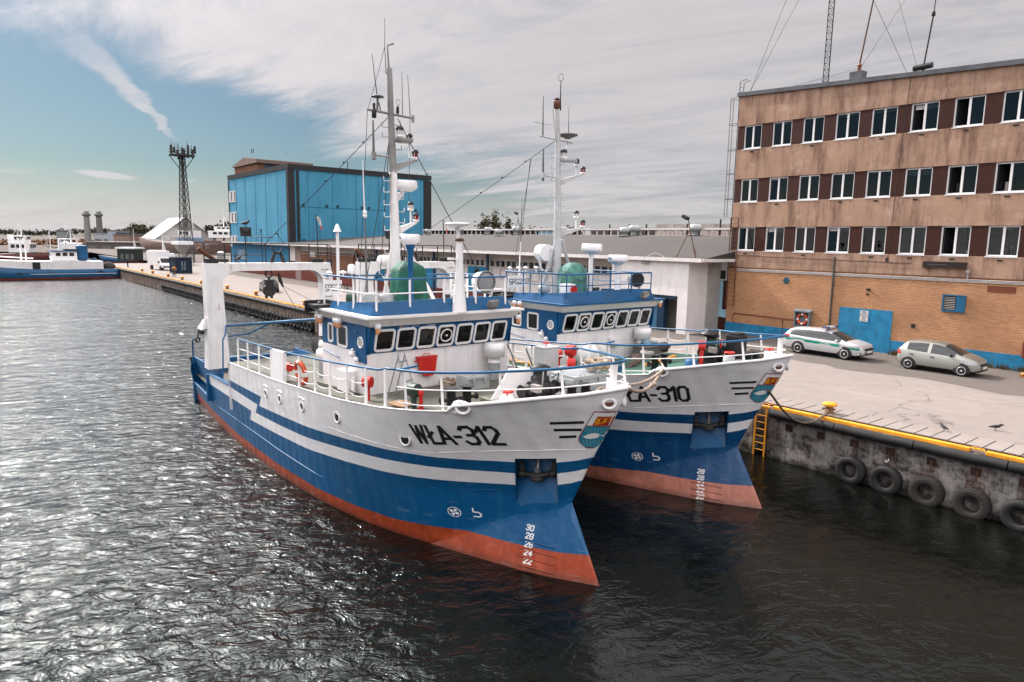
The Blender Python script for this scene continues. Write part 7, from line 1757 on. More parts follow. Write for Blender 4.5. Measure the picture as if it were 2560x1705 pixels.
for y in (-.9,.9): mb.cyl((0,y-.08,.32),(0,y+.08,.32),.32,None,16)
mb.build('wheels',rubber,c_)
for i,(x,y,l) in enumerate(((-160,30.0,'blue portable toilet with white roof, left one of the pair by the cold store'),(-158.2,31.2,'blue portable toilet with white roof, right one of the pair by the cold store'),(-163,27.5,'grey-white portable toilet left of the two blue ones'))):
    t=tag_new('portable_toilet',qframe(x,y,1.95,.6),l,'portable toilet','portable toilets by the cold store')
    mb=MB(); mb.bx(-.6,.6,-.6,.6,0,2.0); mb.build('cabin',bluewall if i<2 else greyw,t,bevel=.04)
    mb=MB(); mb.lathe([(.85,2.0),(.85,2.08),(.5,2.35),(.05,2.42)],n=12); mb.build('roof',white2,t)
    mb=MB(); mb.bx(-.62,-.6,-.4,.4,.1,1.9); mb.build('door',bluewall,t)

# lattice telecom tower
A=qframe(-160,19.0,1.95,.3); T_=tag_new('telecom_tower',A,'tall dark lattice mast with antenna platform beyond the quay','tower')
mb=MB(); Hh=24.4
def leg(i,z): 
    w=1.35-(1.35-.5)*min(1,z/23.); a=pi/4+i*pi/2; return V((w*cos(a)*1.25,w*sin(a)*1.25,z))
zs=[0]; 
while zs[-1]<Hh-1: zs.append(zs[-1]+max(1.1,2.3-.045*zs[-1]))
zs[-1]=Hh
for i in range(4):
    mb.tube([leg(i,z) for z in zs],.10,5)
    for k in range(len(zs)-1):
        a,b=leg(i,zs[k]),leg((i+1)%4,zs[k]); c,d=leg(i,zs[k+1]),leg((i+1)%4,zs[k+1])
        mb.tube([a,d],.05,4); mb.tube([b,c],.05,4); mb.tube([a,b],.05,4)
mb.tube([(0,0,0),(0,0,Hh)],.09,5)
tm=paint('tower_steel',(.035,.033,.032),.7,.3)
mb.build('lattice',tm,T_)
mb=MB(); mb.bx(-2.,2.,-2.,2.,Hh-.25,Hh+.1); 
for i in range(4): a=leg(i,Hh-3); q=V((1.9*(1 if a.x>0 else -1),1.9*(1 if a.y>0 else -1),Hh-.2)); mb.tube([a,q],.09,5)
for z in (Hh+.7,Hh+1.3): mb.tube([(-2.,-2.,z),(2.,-2.,z),(2.,2.,z),(-2.,2.,z)],.05,5,0,True)
mb.build('platform',tm,T_)
rr=random.Random(5)
for i in range(13):
    a=2*pi*i/13; mb=MB(); r_=2.4+rr.uniform(-.3,.4); c=(r_*cos(a),r_*sin(a)); h=rr.uniform(1.2,2.0); z=Hh+rr.uniform(-.8,.6); mb.bc((c[0],c[1],z+h/2),(.35,.35,h)); mb.tube([(c[0]*.8,c[1]*.8,Hh+.7),(c[0],c[1],z+h*.6)],.06,4); mb.tube([(c[0]*.9,c[1]*.9,Hh-.3),(c[0]*.9,c[1]*.9,Hh+rr.uniform(1.5,3))],.05,4); mb.build('panel_antenna',tm,T_)

# ---------------------------------------------------------------- other boats in the harbour
def simple_boat(name,mw,label,L,beam,h0,h1,hullc,topc,house,extra=None,cat='boat',group=None):
    R=empty(name,mw,label,cat,group)
    mb=MB(); G=[]; n=22
    for i in range(n+1):
        u=i/n; x=L*(u-.5); b=beam/2*(1-(max(0,u-.55)/.45)**2.2)*(.86+.14*min(1,u/.15)); zt=h0+(h1-h0)*max(0,(u-.35)/.65)**2
        fl=1+.25*max(0,u-.6)/.4
        row=[V((x-(.25*L*.1 if u>.9 else 0),-b*.86/fl,-.6)),V((x,-b*.93/fl,.0)),V((x,-b*.97/fl,.35)),V((x,-b,h0*.55)),V((x+.9*max(0,u-.9)/.1,-b,zt))]
        G.append(row+[V((p.x,-p.y,p.z)) for p in reversed(row)])
    k=10; o=0
    mb.v=[tuple(p) for r in G for p in r]
    for i in range(n):
        for j in range(k-1):
            jj=j if j<5 else 8-j
            m={0:2,1:2,2:0,3:0,4:1}[jj]
            mb.f.append([i*k+j,i*k+j+1,(i+1)*k+j+1,(i+1)*k+j]); mb.m.append(m); mb.s.append(jj!=4)
    mb.f.append([j for j in range(k)]); mb.m.append(0); mb.s.append(False)
    mb.build('hull',[hullc,topc,paint('boot_red',(.16,.035,.02),.7,.3)],R)
    house(R)
    return R
def mast_simple(R,x,z0,h,r=.1,arm=1.2,mat=None,name='mast'):
    mb=MB(); mb.tube([(x,0,z0),(x,0,z0+h)],[r,r*.5],7); mb.tube([(x,-arm,z0+h*.72),(x,arm,z0+h*.72)],r*.35,5); mb.tube([(x,-arm*.6,z0+h*.85),(x,arm*.6,z0+h*.85)],r*.3,5); mb.tube([(x,0,z0+h*.7),(x-1.6,arm,z0)],r*.3,4); mb.tube([(x,0,z0+h*.7),(x-1.6,-arm,z0)],r*.3,4); mb.build(name,mat or white2,R)
def box_house(R,x0,x1,w,z0,z1,mat,win=True,name='wheelhouse',nw=3):
    mb=MB(); mb.hexa([(x0,-w,z0),(x1,-w,z0),(x1,w,z0),(x0,w,z0),(x0,-w*.96,z1),(x1+.25,-w*.96,z1),(x1+.25,w*.96,z1),(x0,w*.96,z1)]); o=mb.build(name,mat,R,bevel=.05)
    if win:
        for sd in (-1,1):
            for k in range(nw):
                a=x0+(x1-x0)*(.12+.8*k/nw); b=a+(x1-x0)*.55/nw; zz=z0+(z1-z0)*.5; mb=MB(); mb.bx(a,b,sd*w*1.005,sd*w*.97,zz,z0+(z1-z0)*.85); mb.build('window',glassd,o)
        for k in range(3):
            mb=MB(); y=-w*.75+w*.53*k; zz=z0+(z1-z0)*.5; mb.hexa([(x1+.10,y,zz),(x1+.16,y,zz),(x1+.16,y+w*.42,zz),(x1+.10,y+w*.42,zz),(x1+.20,y,z0+(z1-z0)*.88),(x1+.27,y,z0+(z1-z0)*.88),(x1+.27,y+w*.42,z0+(z1-z0)*.88),(x1+.20,y+w*.42,z0+(z1-z0)*.88)]); mb.build('window',glassd,o)
    return o
bb=paint('far_boat_blue',(.008,.085,.19),.45,.25,.3,.3)
def house31(R):
    mb=MB()
    for sd in (-1,1): 
        G=[[V((-10+i*1.0,sd*(2.9*(1-max(0,(i-9)/13)**2.0*.75)),1.45+.9*max(0,(i-9)/12)**1.5)) for i in range(20)],[V((-10+i*1.0,sd*(2.9*(1-max(0,(i-9)/13)**2.0*.75)),3.15+.5*max(0,(i-9)/12)**1.5)) for i in range(20)]]
        mb.grid(G,0,True)
    top=[[V((p.x,-p.y if k else p.y,p.z)) for p in G[1]] for k in (0,1)]; mb.grid(top,0,False)
    mb.build('shelter_deck',white,R,fixn=False)
    o=box_house(R,-6.2,-2.4,1.5,3.2,4.9,white2,nw=3); 
    mb=MB(); mb.bx(-6.4,-2.0,-1.7,1.7,4.9,5.05,0); mb.bx(-6.3,-4.4,-1.6,1.6,5.05,5.3,1); mb.build('house_roof',[bb,black],R)
    mb=MB(); mb.bx(-8.0,-6.3,-1.0,1.0,3.2,6.0,0); mb.build('funnel_casing',bb,R,bevel=.3)
    mast_simple(R,9.0,3.0,9.5,.16,1.0); mb=MB(); mb.tube([(9,0,8),(12,0,4)],.08,6); mb.tube([(9.0,.0,11),(2,0,9.0),(.5,.0,6.5)],.03,4); mb.build('forestay',white2,R)
    mb=MB()
    for x in (1.2,1.9): mb.tube([(x,-.5,3.2),(x,-.3,6.4),(x+.3,0,7.0)],.12,6)
    mb.tube([(.2,0,3.6),(6,0,4.0)],.1,6); mb.build('deck_crane',white2,R)
    mb=MB(); mb.bx(-.5,.6,2.85,2.96,1.5,3.0); mb.build('side_opening',black,R)
    mb=MB(); mb.cyl((-10.3,-1.7,1.6),(-8.8,-2.1,3.2),.75,None,16,0); mb.sph((-11.3,-.6,2.0),1.1,12,8,1,(1.1,1,.8)); mb.sph((-11.0,1.0,2.0),1.0,12,8,1); mb.build('net_drum',[bb,paint('net_heap',(.06,.05,.045),.95,.5,bmp=.03)],R)
    mb=MB(); mb.tube([V((-4,0,5)),V((-4,0,6.8))],.07,6); mb.lathe([(.3,6.4),(.45,6.45),(.45,6.6),(.2,6.65)],(-4.8,0,0),n=14); mb.tube([V((-4.6,0,5)),V((-4.8,0,6.4))],.06,6); mb.tube([(-5.2,-.5,5),(-4.2,0,6.3)],.05,5); mb.tube([(-3.2,.5,5),(-4.2,0,6.3)],.05,5); mb.build('radar_frame',white2,R)
    mb=MB(); mb.tube([V((-12+i*1.0,(3.02*(1-max(0,(i-12)/13)**2.2)),.95+.8*max(0,(i-12)/12)**2)) for i in range(24)],.05,5); mb.build('rubbing_strake',white2,R)
    for x,z in ((2.5,1.1),(-9.5,1.3),(8,2.1)): mb=MB(); mb.bx(x-.35,x+.35,2.9,3.06,z-.12,z+.12); mb.build('scupper',black,R)
    mb=MB(); 
    def bw(x,z):
        u=(x+13)/26; b=3.05*(1-(max(0,u-.55)/.45)**2.2); return b+.06
    text_on(mb,'W\u0141A-31',.62,.12,lambda u,v: V((11.4-u,bw(11.4-u,2.2),2.05+v+.12*max(0,(3-u)/3))),0,.25)
    mb.build('registration_number',white2,R,fixn=False)
b31=simple_boat('fishing_boat',frame(Q(-132.8,-12.6,0),QT-pi/2),'',26,6.1,1.75,3.3,bb,paint('far_deck',(.10,.09,.08),.8,.3),house31,cat='fishing boat')
b31['label']='blue and white cutter numbered 31 moored across the far end of the basin'; b31['category']='fishing boat'
def housetrawl(R):
    box_house(R,-3,2.0,2.2,2.6,5.2,white2); box_house(R,-2,1.0,1.5,5.2,7.2,white2); mast_simple(R,-.5,7.2,5.5,.16,1.2); mb=MB(); mb.lathe([(.7,5.2),(.7,7.4),(.6,7.5)],(-3.3,0,0),n=14); mb.build('funnel',white2,R)
    mb=MB(); mb.bx(-8.0,-6.8,-1.0,1.0,2.4,3.6); mb.build('deck_crate',paint('crate_orange',(.65,.22,.02),.6),R)
    mast_simple(R,6.5,2.6,9,.14,1.0)
dr=paint('far_boat_red',(.10,.02,.018),.6,.3,.2,.3)
simple_boat('fishing_boat',frame((-136.5,192,0),rad(12)),'dark red trawler with white stepped superstructure, farthest left in the harbour',24,6.5,2.2,3.6,dr,paint('far_deck',(.1,.09,.08),.8,.3),housetrawl,cat='fishing boat')
def housestern(R):
    box_house(R,-3.5,3,2.6,2.6,5.4,white2); mast_simple(R,-1,5.4,6.5,.16,1.6); mb=MB(); mb.tube([(-9.5,-2.3,2.2),(-9.3,-2.1,6.5),(-9.3,2.1,6.5),(-9.5,2.3,2.2)],.22,8); mb.build('stern_gantry',white2,R); mb=MB(); mb.bx(-10.1,-9.9,-2.0,2.0,2.2,3.2); mb.build('transom_gate',black,R)
simple_boat('fishing_boat',frame((-126.5,197,0),rad(118)),'dark blue stern trawler with rounded white bridge, seen from astern',24,7,2.6,3.9,paint('far_boat_navy',(.012,.035,.07),.5,.3,.2,.3),paint('far_deck',(.1,.09,.08),.8,.3),housestern,cat='fishing boat')
def housebrown(R):
    box_house(R,-8,-3,2.6,6.0,8.3,white2); mast_simple(R,-5,8.3,6.,.18,1.4,paint('far_mast_grey',(.2,.19,.18),.6)); box_house(R,-9,-2,2.8,4.6,6.0,paint('far_cabin_blue',(.22,.30,.40),.7),win=False,name='cabin')
simple_boat('ship_on_slip',frame((-116,238,1.4),rad(160)),'rust brown ship hauled out on the slip in drifting dust below the tower',34,8,4.0,5.8,paint('primer_brown',(.13,.085,.07),.9,.3,.2,.6),paint('far_deck',(.1,.09,.08),.8,.3),housebrown,cat='ship')
def housewhite(R):
    box_house(R,-7,5,2.9,6.2,8.8,white2,nw=5); box_house(R,-3,3,2.2,8.8,10.4,white2); mast_simple(R,0,10.4,6.5,.18,1.6); mast_simple(R,11.,5.0,11.,.2,.8)
    mb=MB(); mb.lathe([(.9,5.6),(.9,6.6),(.6,7.0)],(13,0,0),n=12); mb.build('winch_house',white2,R)
simple_boat('ship_on_slip',frame((-110,262,1.2),rad(195)),'brown-hulled ship with white upper works hauled out left of the cold store',36,9,5.0,6.4,paint('primer_red_brown',(.11,.055,.045),.9,.3,.2,.6),paint('far_deck',(.1,.09,.08),.8,.3),housewhite,cat='ship')
def housesmall(R):
    box_house(R,-2.2,.6,1.1,1.6,3.3,white2); mb=MB()
    for sd in (-1,1): mb.tube([(-3.6,sd*1.2,1.2),(-3.0,0,6.0)],.09,6)
    for k in range(4): mb.tube([(-3.5+.12*k,-1.0+.22*k,2+.9*k),(-3.5+.12*k,1.0-.22*k,2+.9*k)],.05,5)
    mb.tube([(-3,0,6),(-3,0,9)],.06,5); mb.build('a_frame_mast',white2,R)
for (x,y,a,l,c) in ((-92.5,175,200,'small white cutter with triangular mast frame moored right of the green shed',dr),(-104,183,185,'small dark cutter with black derrick moored behind the blue and white boat',bb),(-99.5,190,170,'small white work boat with tall pale A-frame left of the truck',greyw)):
    simple_boat('work_boat',frame((x,y,.6),rad(a)),l,11,3.6,1.2,2.0,c,paint('far_deck',(.1,.09,.08),.8,.3),housesmall,cat='work boat',group='small work boats at the far quay')

# ---------------------------------------------------------------- shore buildings, chimneys, hills and trees
mb=MB(); mb.add([(-900,232,1.6),(900,232,1.6),(2500,4000,1.6),(-2500,4000,1.6)],[(0,1,2,3)])
struct(mb.build('far_ground',ground_mat('far_yard',(.085,.066,.052),(.05,.038,.03),0.,.3)),'brown waste ground and yards beyond the harbour','ground')
for i,(x,l) in enumerate(((-259.4,'pale power station chimney, left of the two'),(-251.9,'darker banded power station chimney, right of the two'))):
    c_=tag_new('chimney',(x,420,1.6),l,'chimney','twin power station chimneys')
    mb=MB(); mb.tube([(0,0,0),(0,0,19.6)],[1.9,1.5],16); mb.build('stack',paint('chimney_grey',(.24,.235,.23),.8,.2) if i==0 else paint('chimney_dark',(.15,.14,.135),.8,.3),c_)
    mb=MB(); mb.lathe([(1.5,17.2),(2.3,17.3),(2.3,18.6),(1.55,18.7),(1.55,20.0),(1.3,20.1)],n=16); mb.build('gallery',greyd,c_)
def shed(name,x0,x1,y0,y1,z0,h,mat,roof,label,ridge=0,cat='building',doors=True,rot=0):
    b=tag_new(name,frame(((x0+x1)/2,(y0+y1)/2,z0),rot),label,cat); w=(x1-x0)/2; d=(y1-y0)/2
    mb=MB(); mb.bx(-w,w,-d,d,0,h); mb.build('wall',mat,b)
    mb=MB()
    if ridge: mb.hexa([(-w-.4,-d-.4,h),(0,-d-.4,h+ridge),(0,d+.4,h+ridge),(-w-.4,d+.4,h),(-w-.4,-d-.4,h+.3),(0,-d-.4,h+ridge+.3),(0,d+.4,h+ridge+.3),(-w-.4,d+.4,h+.3)]); mb.hexa([(0,-d-.4,h+ridge),(w+.4,-d-.4,h),(w+.4,d+.4,h),(0,d+.4,h+ridge),(0,-d-.4,h+ridge+.3),(w+.4,-d-.4,h+.3),(w+.4,d+.4,h+.3),(0,d+.4,h+ridge+.3)]); mb.add([(-w,-d,h),(w,-d,h),(0,-d,h+ridge),(-w,d,h),(w,d,h),(0,d,h+ridge)],[(0,1,2),(5,4,3)],1)
    else: mb.bx(-w-.3,w+.3,-d-.3,d+.3,h,h+.4)
    mb.build('roof',[roof,mat],b)
    if doors:
        for k in range(3): mb=MB(); mb.bx(-w+.8+k*w*.6,-w+.8+k*w*.6+w*.35,-d-.06,-d,.2,h*.55); mb.build('door',greyd,b)
    return b
shed('power_station',-247,-229,405,425,1.6,6.6,paint('pale_metal',(.36,.40,.42),.6,.15),paint('pale_metal_roof',(.30,.32,.33),.6),'low pale grey power station building at the foot of the chimneys')
shed('silo_tower',-218.8,-214.4,330,335,1.6,7.6,paint('silo_grey',(.22,.24,.255),.6,.25,.3),greyd,'square grey metal silo tower standing left of the chimneys',doors=False,cat='silo')
shed('factory_block',-212,-207,360,372,1.6,8.2,paint('factory_blue_grey',(.33,.38,.42),.6,.15),greyd,'pale blue-grey factory block right of the chimneys',doors=False)
shed('warehouse',-196,-180,340,365,1.6,7.0,paint('slab_grey',(.20,.19,.185),.8),paint('dark_blue_roof',(.03,.04,.06),.6),'dark flat-roofed warehouse right of the pale factory block')
shed('brown_shed',-184.6,-177.2,318,332,1.6,6.2,paint('brown_ribbed',(.28,.19,.155),.8,.3,.9,.4,scale=3,streakcol=(.06,.04,.035)),greyd,'rusty brown ribbed shed between the warehouse and the hangar',doors=False)
shed('low_workshop',-180,-160,290,300,1.6,3.0,paint('workshop_dark',(.10,.085,.075),.8,.4),paint('workshop_roof',(.28,.26,.25),.8),'long low dark workshop in front of the brown shed')
shed('green_shed',-94.,-90.,163,167,1.95,2.7,paint('shed_green',(.018,.03,.024),.6,.3),white2,'small dark green shed at the corner of the far quay',cat='shed')
H_=shed('boat_hangar',-164,-140,298,326,1.6,4.6,paint('hangar_grey',(.30,.29,.28),.8,.2),paint('hangar_roof',(.17,.17,.175),.6,.1),'big pale grey pitched-roof boat hangar behind the lattice tower',ridge=9.5,cat='hangar',doors=False,rot=rad(40))
mb=MB(); mb.bx(-3.,3.,-14.3,-14.05,0,6.0); mb.build('door_opening',paint('hangar_inside',(.55,.53,.52),.9),H_)
# forested hill
def hillz(x): return 6.5+2.6*sin(x*.011+1.)+1.8*sin(x*.031)+5.0*max(0,1-abs(x+606)/30)*.6
mb=MB(); G=[]
for j in range(6):
    G.append([(-1000+i*16,880+j*50,1.6+hillz(-1000+i*16)*min(1,j/2.)*.7) for i in range(60)])
mb.grid(G,0,True); struct(mb.build('hill',paint('hill_scrub',(.075,.060,.040),.95,.4,scale=.02)),'low brown hill on the left horizon below the forest','hill')
def leaf_mat(name,c): 
    m,nt,bs=new_mat(name); v=coords(nt); f=noi(nt,v,.9,4,.6,.3,.7); lk(nt,mixc(nt,f,tuple(x*.6 for x in c),tuple(x*1.35 for x in c)),bs.inputs['Base Color']); bs.inputs['Roughness'].default_value=.8; bs.inputs['Specular IOR Level'].default_value=.15
    bs.inputs['Transmission Weight'].default_value=0; return m
lf_dark=leaf_mat('foliage_dark',(.035,.042,.024)); lf_brown=leaf_mat('foliage_brown',(.085,.055,.030)); lf_olive=leaf_mat('foliage_olive',(.065,.062,.032)); barkm=paint('bark',(.09,.065,.05),.9,.3)
def leaf_cloud(mb,rr,c,R3,n,s,clumps=9):
    """many leaf clusters gathered in clumps through the crown's volume"""
    c=V(c); cl=[]
    for _ in range(clumps):
        d=V((rr.gauss(0,1),rr.gauss(0,1),rr.gauss(0,1))).normalized()*rr.uniform(.25,.85)
        cl.append((c+V((d.x*R3[0],d.y*R3[1],d.z*R3[2])),rr.uniform(.38,.62)))
    for _ in range(n):
        q,k=rr.choice(cl); d=V((rr.gauss(0,.5),rr.gauss(0,.5),rr.gauss(0,.5)))
        p=q+V((d.x*R3[0],d.y*R3[1],d.z*R3[2]))*k
        u=V((rr.uniform(-1,1),rr.uniform(-1,1),rr.uniform(-.6,.6))).normalized(); w=u.orthogonal().normalized(); ss=s*rr.uniform(.6,1.3)
        mb.add([p-u*ss,p-w*ss*.55,p+u*ss,p+w*ss*.55],[(0,1,2,3)])
def tree(x,y,z,h,r,mat,label,seed,group,shape=1.,n=420,s=.42):
    rr=random.Random(seed); t=empty('tree',(x,y,z),label,'tree',group)
    mb=MB(); mb.tube([(0,0,0),(.1*r*.2,0,h*.3),(0,.05*r,h*.7)],[.06*h*.6,.045*h*.6,.015*h],7)
    for k in range(5):
        a=rr.uniform(0,2*pi); z0=h*rr.uniform(.25,.5); mb.tube([(0,0,z0),(r*.45*cos(a),r*.45*sin(a),z0+h*.18),(r*.75*cos(a),r*.75*sin(a),z0+h*.32)],[.02*h,.012*h,.005*h],5)
    mb.build('trunk',barkm,t)
    mb=MB(); leaf_cloud(mb,rr,(0,0,h*.60),(r*.9,r*.9,h*.27*shape),n,s,14); mb.build('crown',mat,t,fixn=False)
    return t
# forest mass on the hill (nobody could count it)
rr=random.Random(3); mb=MB()
for i in range(520):
    x=rr.uniform(-960,-380); y=rr.uniform(930,1010); zb=1.6+hillz(x)*.7; h=rr.uniform(4.5,8.5)
    leaf_cloud(mb,rr,(x,y,zb+h*.45),(rr.uniform(3,5.5),4,h*.55),22,1.5,4)
tag(mb.build('forest',lf_dark,fixn=False),'dark pine wood along the left horizon','forest',kind='stuff')
mb=MB()
for i in range(90): leaf_cloud(mb,rr,(rr.uniform(-290,-215),rr.uniform(340,430),rr.uniform(1.8,3.4)),(5,5,1.6),26,.9,4)
tag(mb.build('scrub',leaf_mat('dry_scrub',(.16,.075,.032)),fixn=False),'rust brown dry scrub on the bank behind the far boats','scrub',kind='stuff')
tl=[(-236,425,1.6,13,6,lf_olive,'olive round tree, leftmost of the group between the chimneys and the hangar'),(-229,420,1.6,15,7,lf_olive,'tallest olive tree between the chimneys and the hangar'),(-222,424,1.6,13.5,6,lf_olive,'olive tree closest to the left end of the hangar roof'),
    (-150,400,1.6,16,7,lf_dark,'dark tree just right of the hangar gable'),(-187,430,1.6,15,6,lf_dark,'dark tree left of the cold store, behind the white ship\'s mast'),(-180,428,1.6,18,7,lf_dark,'tallest dark tree beside the cold store\'s left edge'),(-173,426,1.6,17,7,lf_dark,'dark tree touching the cold store\'s left edge')]
for i,(x,y,z,h,r,m,l) in enumerate(tl): tree(x,y,z,h,r,m,l,40+i,'trees beyond the far harbour',1,900,.9)
tm_=[(-18.5,122,2,9.0,2.6,lf_brown,1,'low brown tree just right of the cold store, above the hall roof'),(-13.5,122,2,9.3,2.8,lf_brown,1,'low brown tree behind the flag above the hall roof'),(-10,121,2,9.8,3.0,lf_brown,1,'brown bushy tree left of the tall poplars above the hall roof'),(-5.4,122,2,12.4,1.7,lf_olive,1.25,'slim dark poplar, left one of the tall pair above the hall roof'),(-3.2,122,2,13.0,1.8,lf_olive,1.25,'slim dark poplar, tallest above the hall roof'),(-.9,123,2,11.8,1.0,lf_olive,1.25,'narrow dark poplar on the right of the tall pair'),(-3.5,119,2,9.4,3.6,lf_brown,1,'broad brown tree at the foot of the poplars'),(2.2,120,2,11.2,3.0,lf_brown,1,'rounded brown tree right of the poplars above the hall roof'),(5.2,121,2,10.0,2.2,lf_brown,1,'small brown tree fading behind the thin white pole'),(10.4,120,2,12.0,3.3,lf_brown,1,'round brown tree standing behind the second boat\'s mast')]
for i,(x,y,z,h,r,m,sh,l) in enumerate(tm_): tree(x,y,z,h-1.6,r,m,l,70+i,'trees rising behind the hall roof',sh,1500,.34)

# ---------------------------------------------------------------- people, birds and small things on the quay
def person(mw,label,top,legs,pose='stand'):
    o=empty('person',mw,label,'person')
    me=bpy.data.meshes.new('body'); bm=bmesh.new(); lay=bm.verts.layers.skin.verify()
    if pose=='stand': J=[((0,0,.95),.13),((0,0,1.2),.14),((.02,0,1.42),.12),((.03,0,1.52),.055),((.05,0,1.60),.09),((.05,0,1.72),.095),((-.0,.19,1.40),.07),((.05,.24,1.12),.05),((.18,.22,.92),.04),((0,-.19,1.40),.07),((.08,-.24,1.12),.05),((.2,-.2,.98),.04),((0,.10,.88),.10),((.06,.11,.48),.065),((-.02,.12,.06),.05),((.12,.12,.04),.04),((0,-.10,.88),.10),((.0,-.11,.48),.065),((-.06,-.12,.06),.05),((.08,-.12,.04),.04)]
    else: J=[((-.1,0,1.0),.13),((.0,0,1.22),.14),((.15,0,1.42),.12),((.19,0,1.52),.055),((.22,0,1.60),.09),((.23,0,1.71),.095),((.12,.19,1.38),.07),((.3,.2,1.15),.05),((.52,.2,1.08),.04),((.12,-.19,1.38),.07),((.3,-.2,1.15),.05),((.52,-.2,1.08),.04),((-.06,.10,.94),.10),((.22,.1,.70),.065),((.12,.1,.28),.05),((.24,.1,.25),.04),((-.06,-.10,.94),.10),((.2,-.1,.84),.065),((.05,-.1,.5),.05),((.17,-.1,.46),.04)]
    E=[(0,1),(1,2),(2,3),(3,4),(4,5),(2,6),(6,7),(7,8),(2,9),(9,10),(10,11),(0,12),(12,13),(13,14),(14,15),(0,16),(16,17),(17,18),(18,19)]
    vs=[bm.verts.new(p) for p,r in J]
    for v,(p,r) in zip(vs,J): v[lay].radius=(r,r)
    vs[0][lay].use_root=True
    for a,b in E: bm.edges.new((vs[a],vs[b]))
    bm.to_mesh(me); bm.free()
    b=bpy.data.objects.new('body',me); COL.objects.link(b); b.parent=o; me.materials.append(legs)
    b.modifiers.new('skin','SKIN'); s=b.modifiers.new('sub','SUBSURF'); s.levels=1; s.render_levels=1
    ox=.0 if pose=='stand' else .12
    mb=MB(); mb.lathe([(.15,.92),(.19,1.1),(.215,1.3),(.20,1.42),(.09,1.5)],(ox,0,0),n=14)
    hy=(.05 if pose=='stand' else .22)
    for sd in (-1,1): mb.tube([J[6 if sd>0 else 9][0],J[7 if sd>0 else 10][0],J[8 if sd>0 else 11][0]],[.085,.068,.055],8)
    mb.build('jacket',top,o); mb=MB(); mb.sph((hy,0,1.70),.112,12,8,0,(1,.95,.9)); mb.build('cap',black,o)
    mb=MB(); mb.sph((hy+.05,0,1.66),.075,10,7); mb.build('face',paint('skin_tone',(.45,.27,.19),.6),o)
    return o
darkcl=paint('dark_clothes',(.02,.02,.022),.9,.3)
person(qframe(-131.5,1.6,1.95,-2.),'person in dark clothes standing at the corner of the far quay by the green shed',darkcl,darkcl)
person(qframe(-95.6,1.35,1.95,2.6),'cyclist in an orange vest and brown jacket riding along the quay edge',paint('hi_vis_orange',(.65,.22,.03),.7,.2),paint('brown_trousers',(.09,.065,.05),.9,.3),'ride')
bk_=empty('bicycle',qframe(-95.6,1.35,1.95,2.6),'bicycle under the rider in the orange vest on the quay edge','bicycle')
for x in (-.5,.55):
    mb=MB(); mb.torus((x,0,.34),.32,.022,(0,1,0),24,6); 
    for k in range(6): a=pi*k/6; mb.tube([(x-.32*cos(a),0,.34-.32*sin(a)),(x+.32*cos(a),0,.34+.32*sin(a))],.004,3)
    mb.build('wheel',rubber,bk_)
mb=MB(); mb.tube([(-.5,0,.34),(0,0,.3),(.42,0,.82),(-.12,0,.78),(-.5,0,.34)],.018,6); mb.tube([(0,0,.3),(-.14,0,.86)],.018,6); mb.tube([(.55,0,.34),(.42,0,.95)],.018,6); mb.build('frame',blackm,bk_)
mb=MB(); mb.tube([(.5,-.25,1.0),(.42,-.1,1.02),(.42,.1,1.02),(.5,.25,1.0)],.015,6); mb.build('handlebar',steel,bk_)
mb=MB(); mb.bc((-.15,0,.90),(.24,.14,.06)); mb.build('saddle',black,bk_,bevel=.02)
def bird(mw,label,mat,s=1.):
    b=empty('bird',mw,label,'bird'); mb=MB()
    mb.tube([(-.26*s,0,.13*s),(-.14*s,0,.15*s),(0,0,.17*s),(.12*s,0,.2*s),(.17*s,0,.26*s),(.22*s,0,.27*s),(.29*s,0,.255*s)],[.012*s,.045*s,.075*s,.065*s,.05*s,.042*s,.006*s],8); mb.build('body',mat,b)
    mb=MB(); 
    for y in (-.03,.03): mb.tube([(0,y*s,.12*s),(.01*s,y*s,0),(.05*s,y*s,0)],.007*s,4)
    mb.build('legs',black,b); return b
crow=paint('crow_black',(.015,.014,.015),.6,.3)
bird(qframe(5.75,1.75,1.97,2.6),'black crow pecking on the coping slabs above the tyres',crow,.8)
bird(qframe(6.75,3.4,1.955,.4),'black crow standing on the pale concrete right of the slabs',crow,.8)
bird(frame(W1(20.75,1.15,8.43),TH1+2),'crow perched on the gantry floodlight of the nearest boat',crow,1.0)
bird(frame(W1(20.65,1.55,6.87),TH1+.3),'crow sitting on the gantry beam of the nearest boat, under the railing',crow,1.0)
bird(qframe(-88.9,40.6,18.9,.4),'gull on the right end of the cold store roof edge',paint('gull_dark',(.1,.1,.1),.7),1.4)
bird(qframe(-88.9,38.6,18.9,2.4),'gull just left of the other one on the cold store roof edge',paint('gull_dark',(.1,.1,.1),.7),1.4)
o=empty('marker_buoy',qframe(-16.2,12.2,1.96),'small orange round float with an upright on the quay before the white entrance','buoy')
mb=MB(); mb.lathe([(.18,0),(.30,.08),(.30,.22),(.18,.30)],n=18); mb.build('float',paint('buoy_orange',(.8,.28,.02),.5),o)
mb=MB(); mb.tube([(.05,0,.28),(.12,0,.5)],.035,6); mb.sph((.08,0,.52),.08,8,6); mb.tube([(.1,0,.55),(.14,.02,.8)],.03,6); mb.sph((.15,.02,.85),.11,10,6); mb.build('upright',paint('buoy_orange',(.8,.28,.02),.5),o)
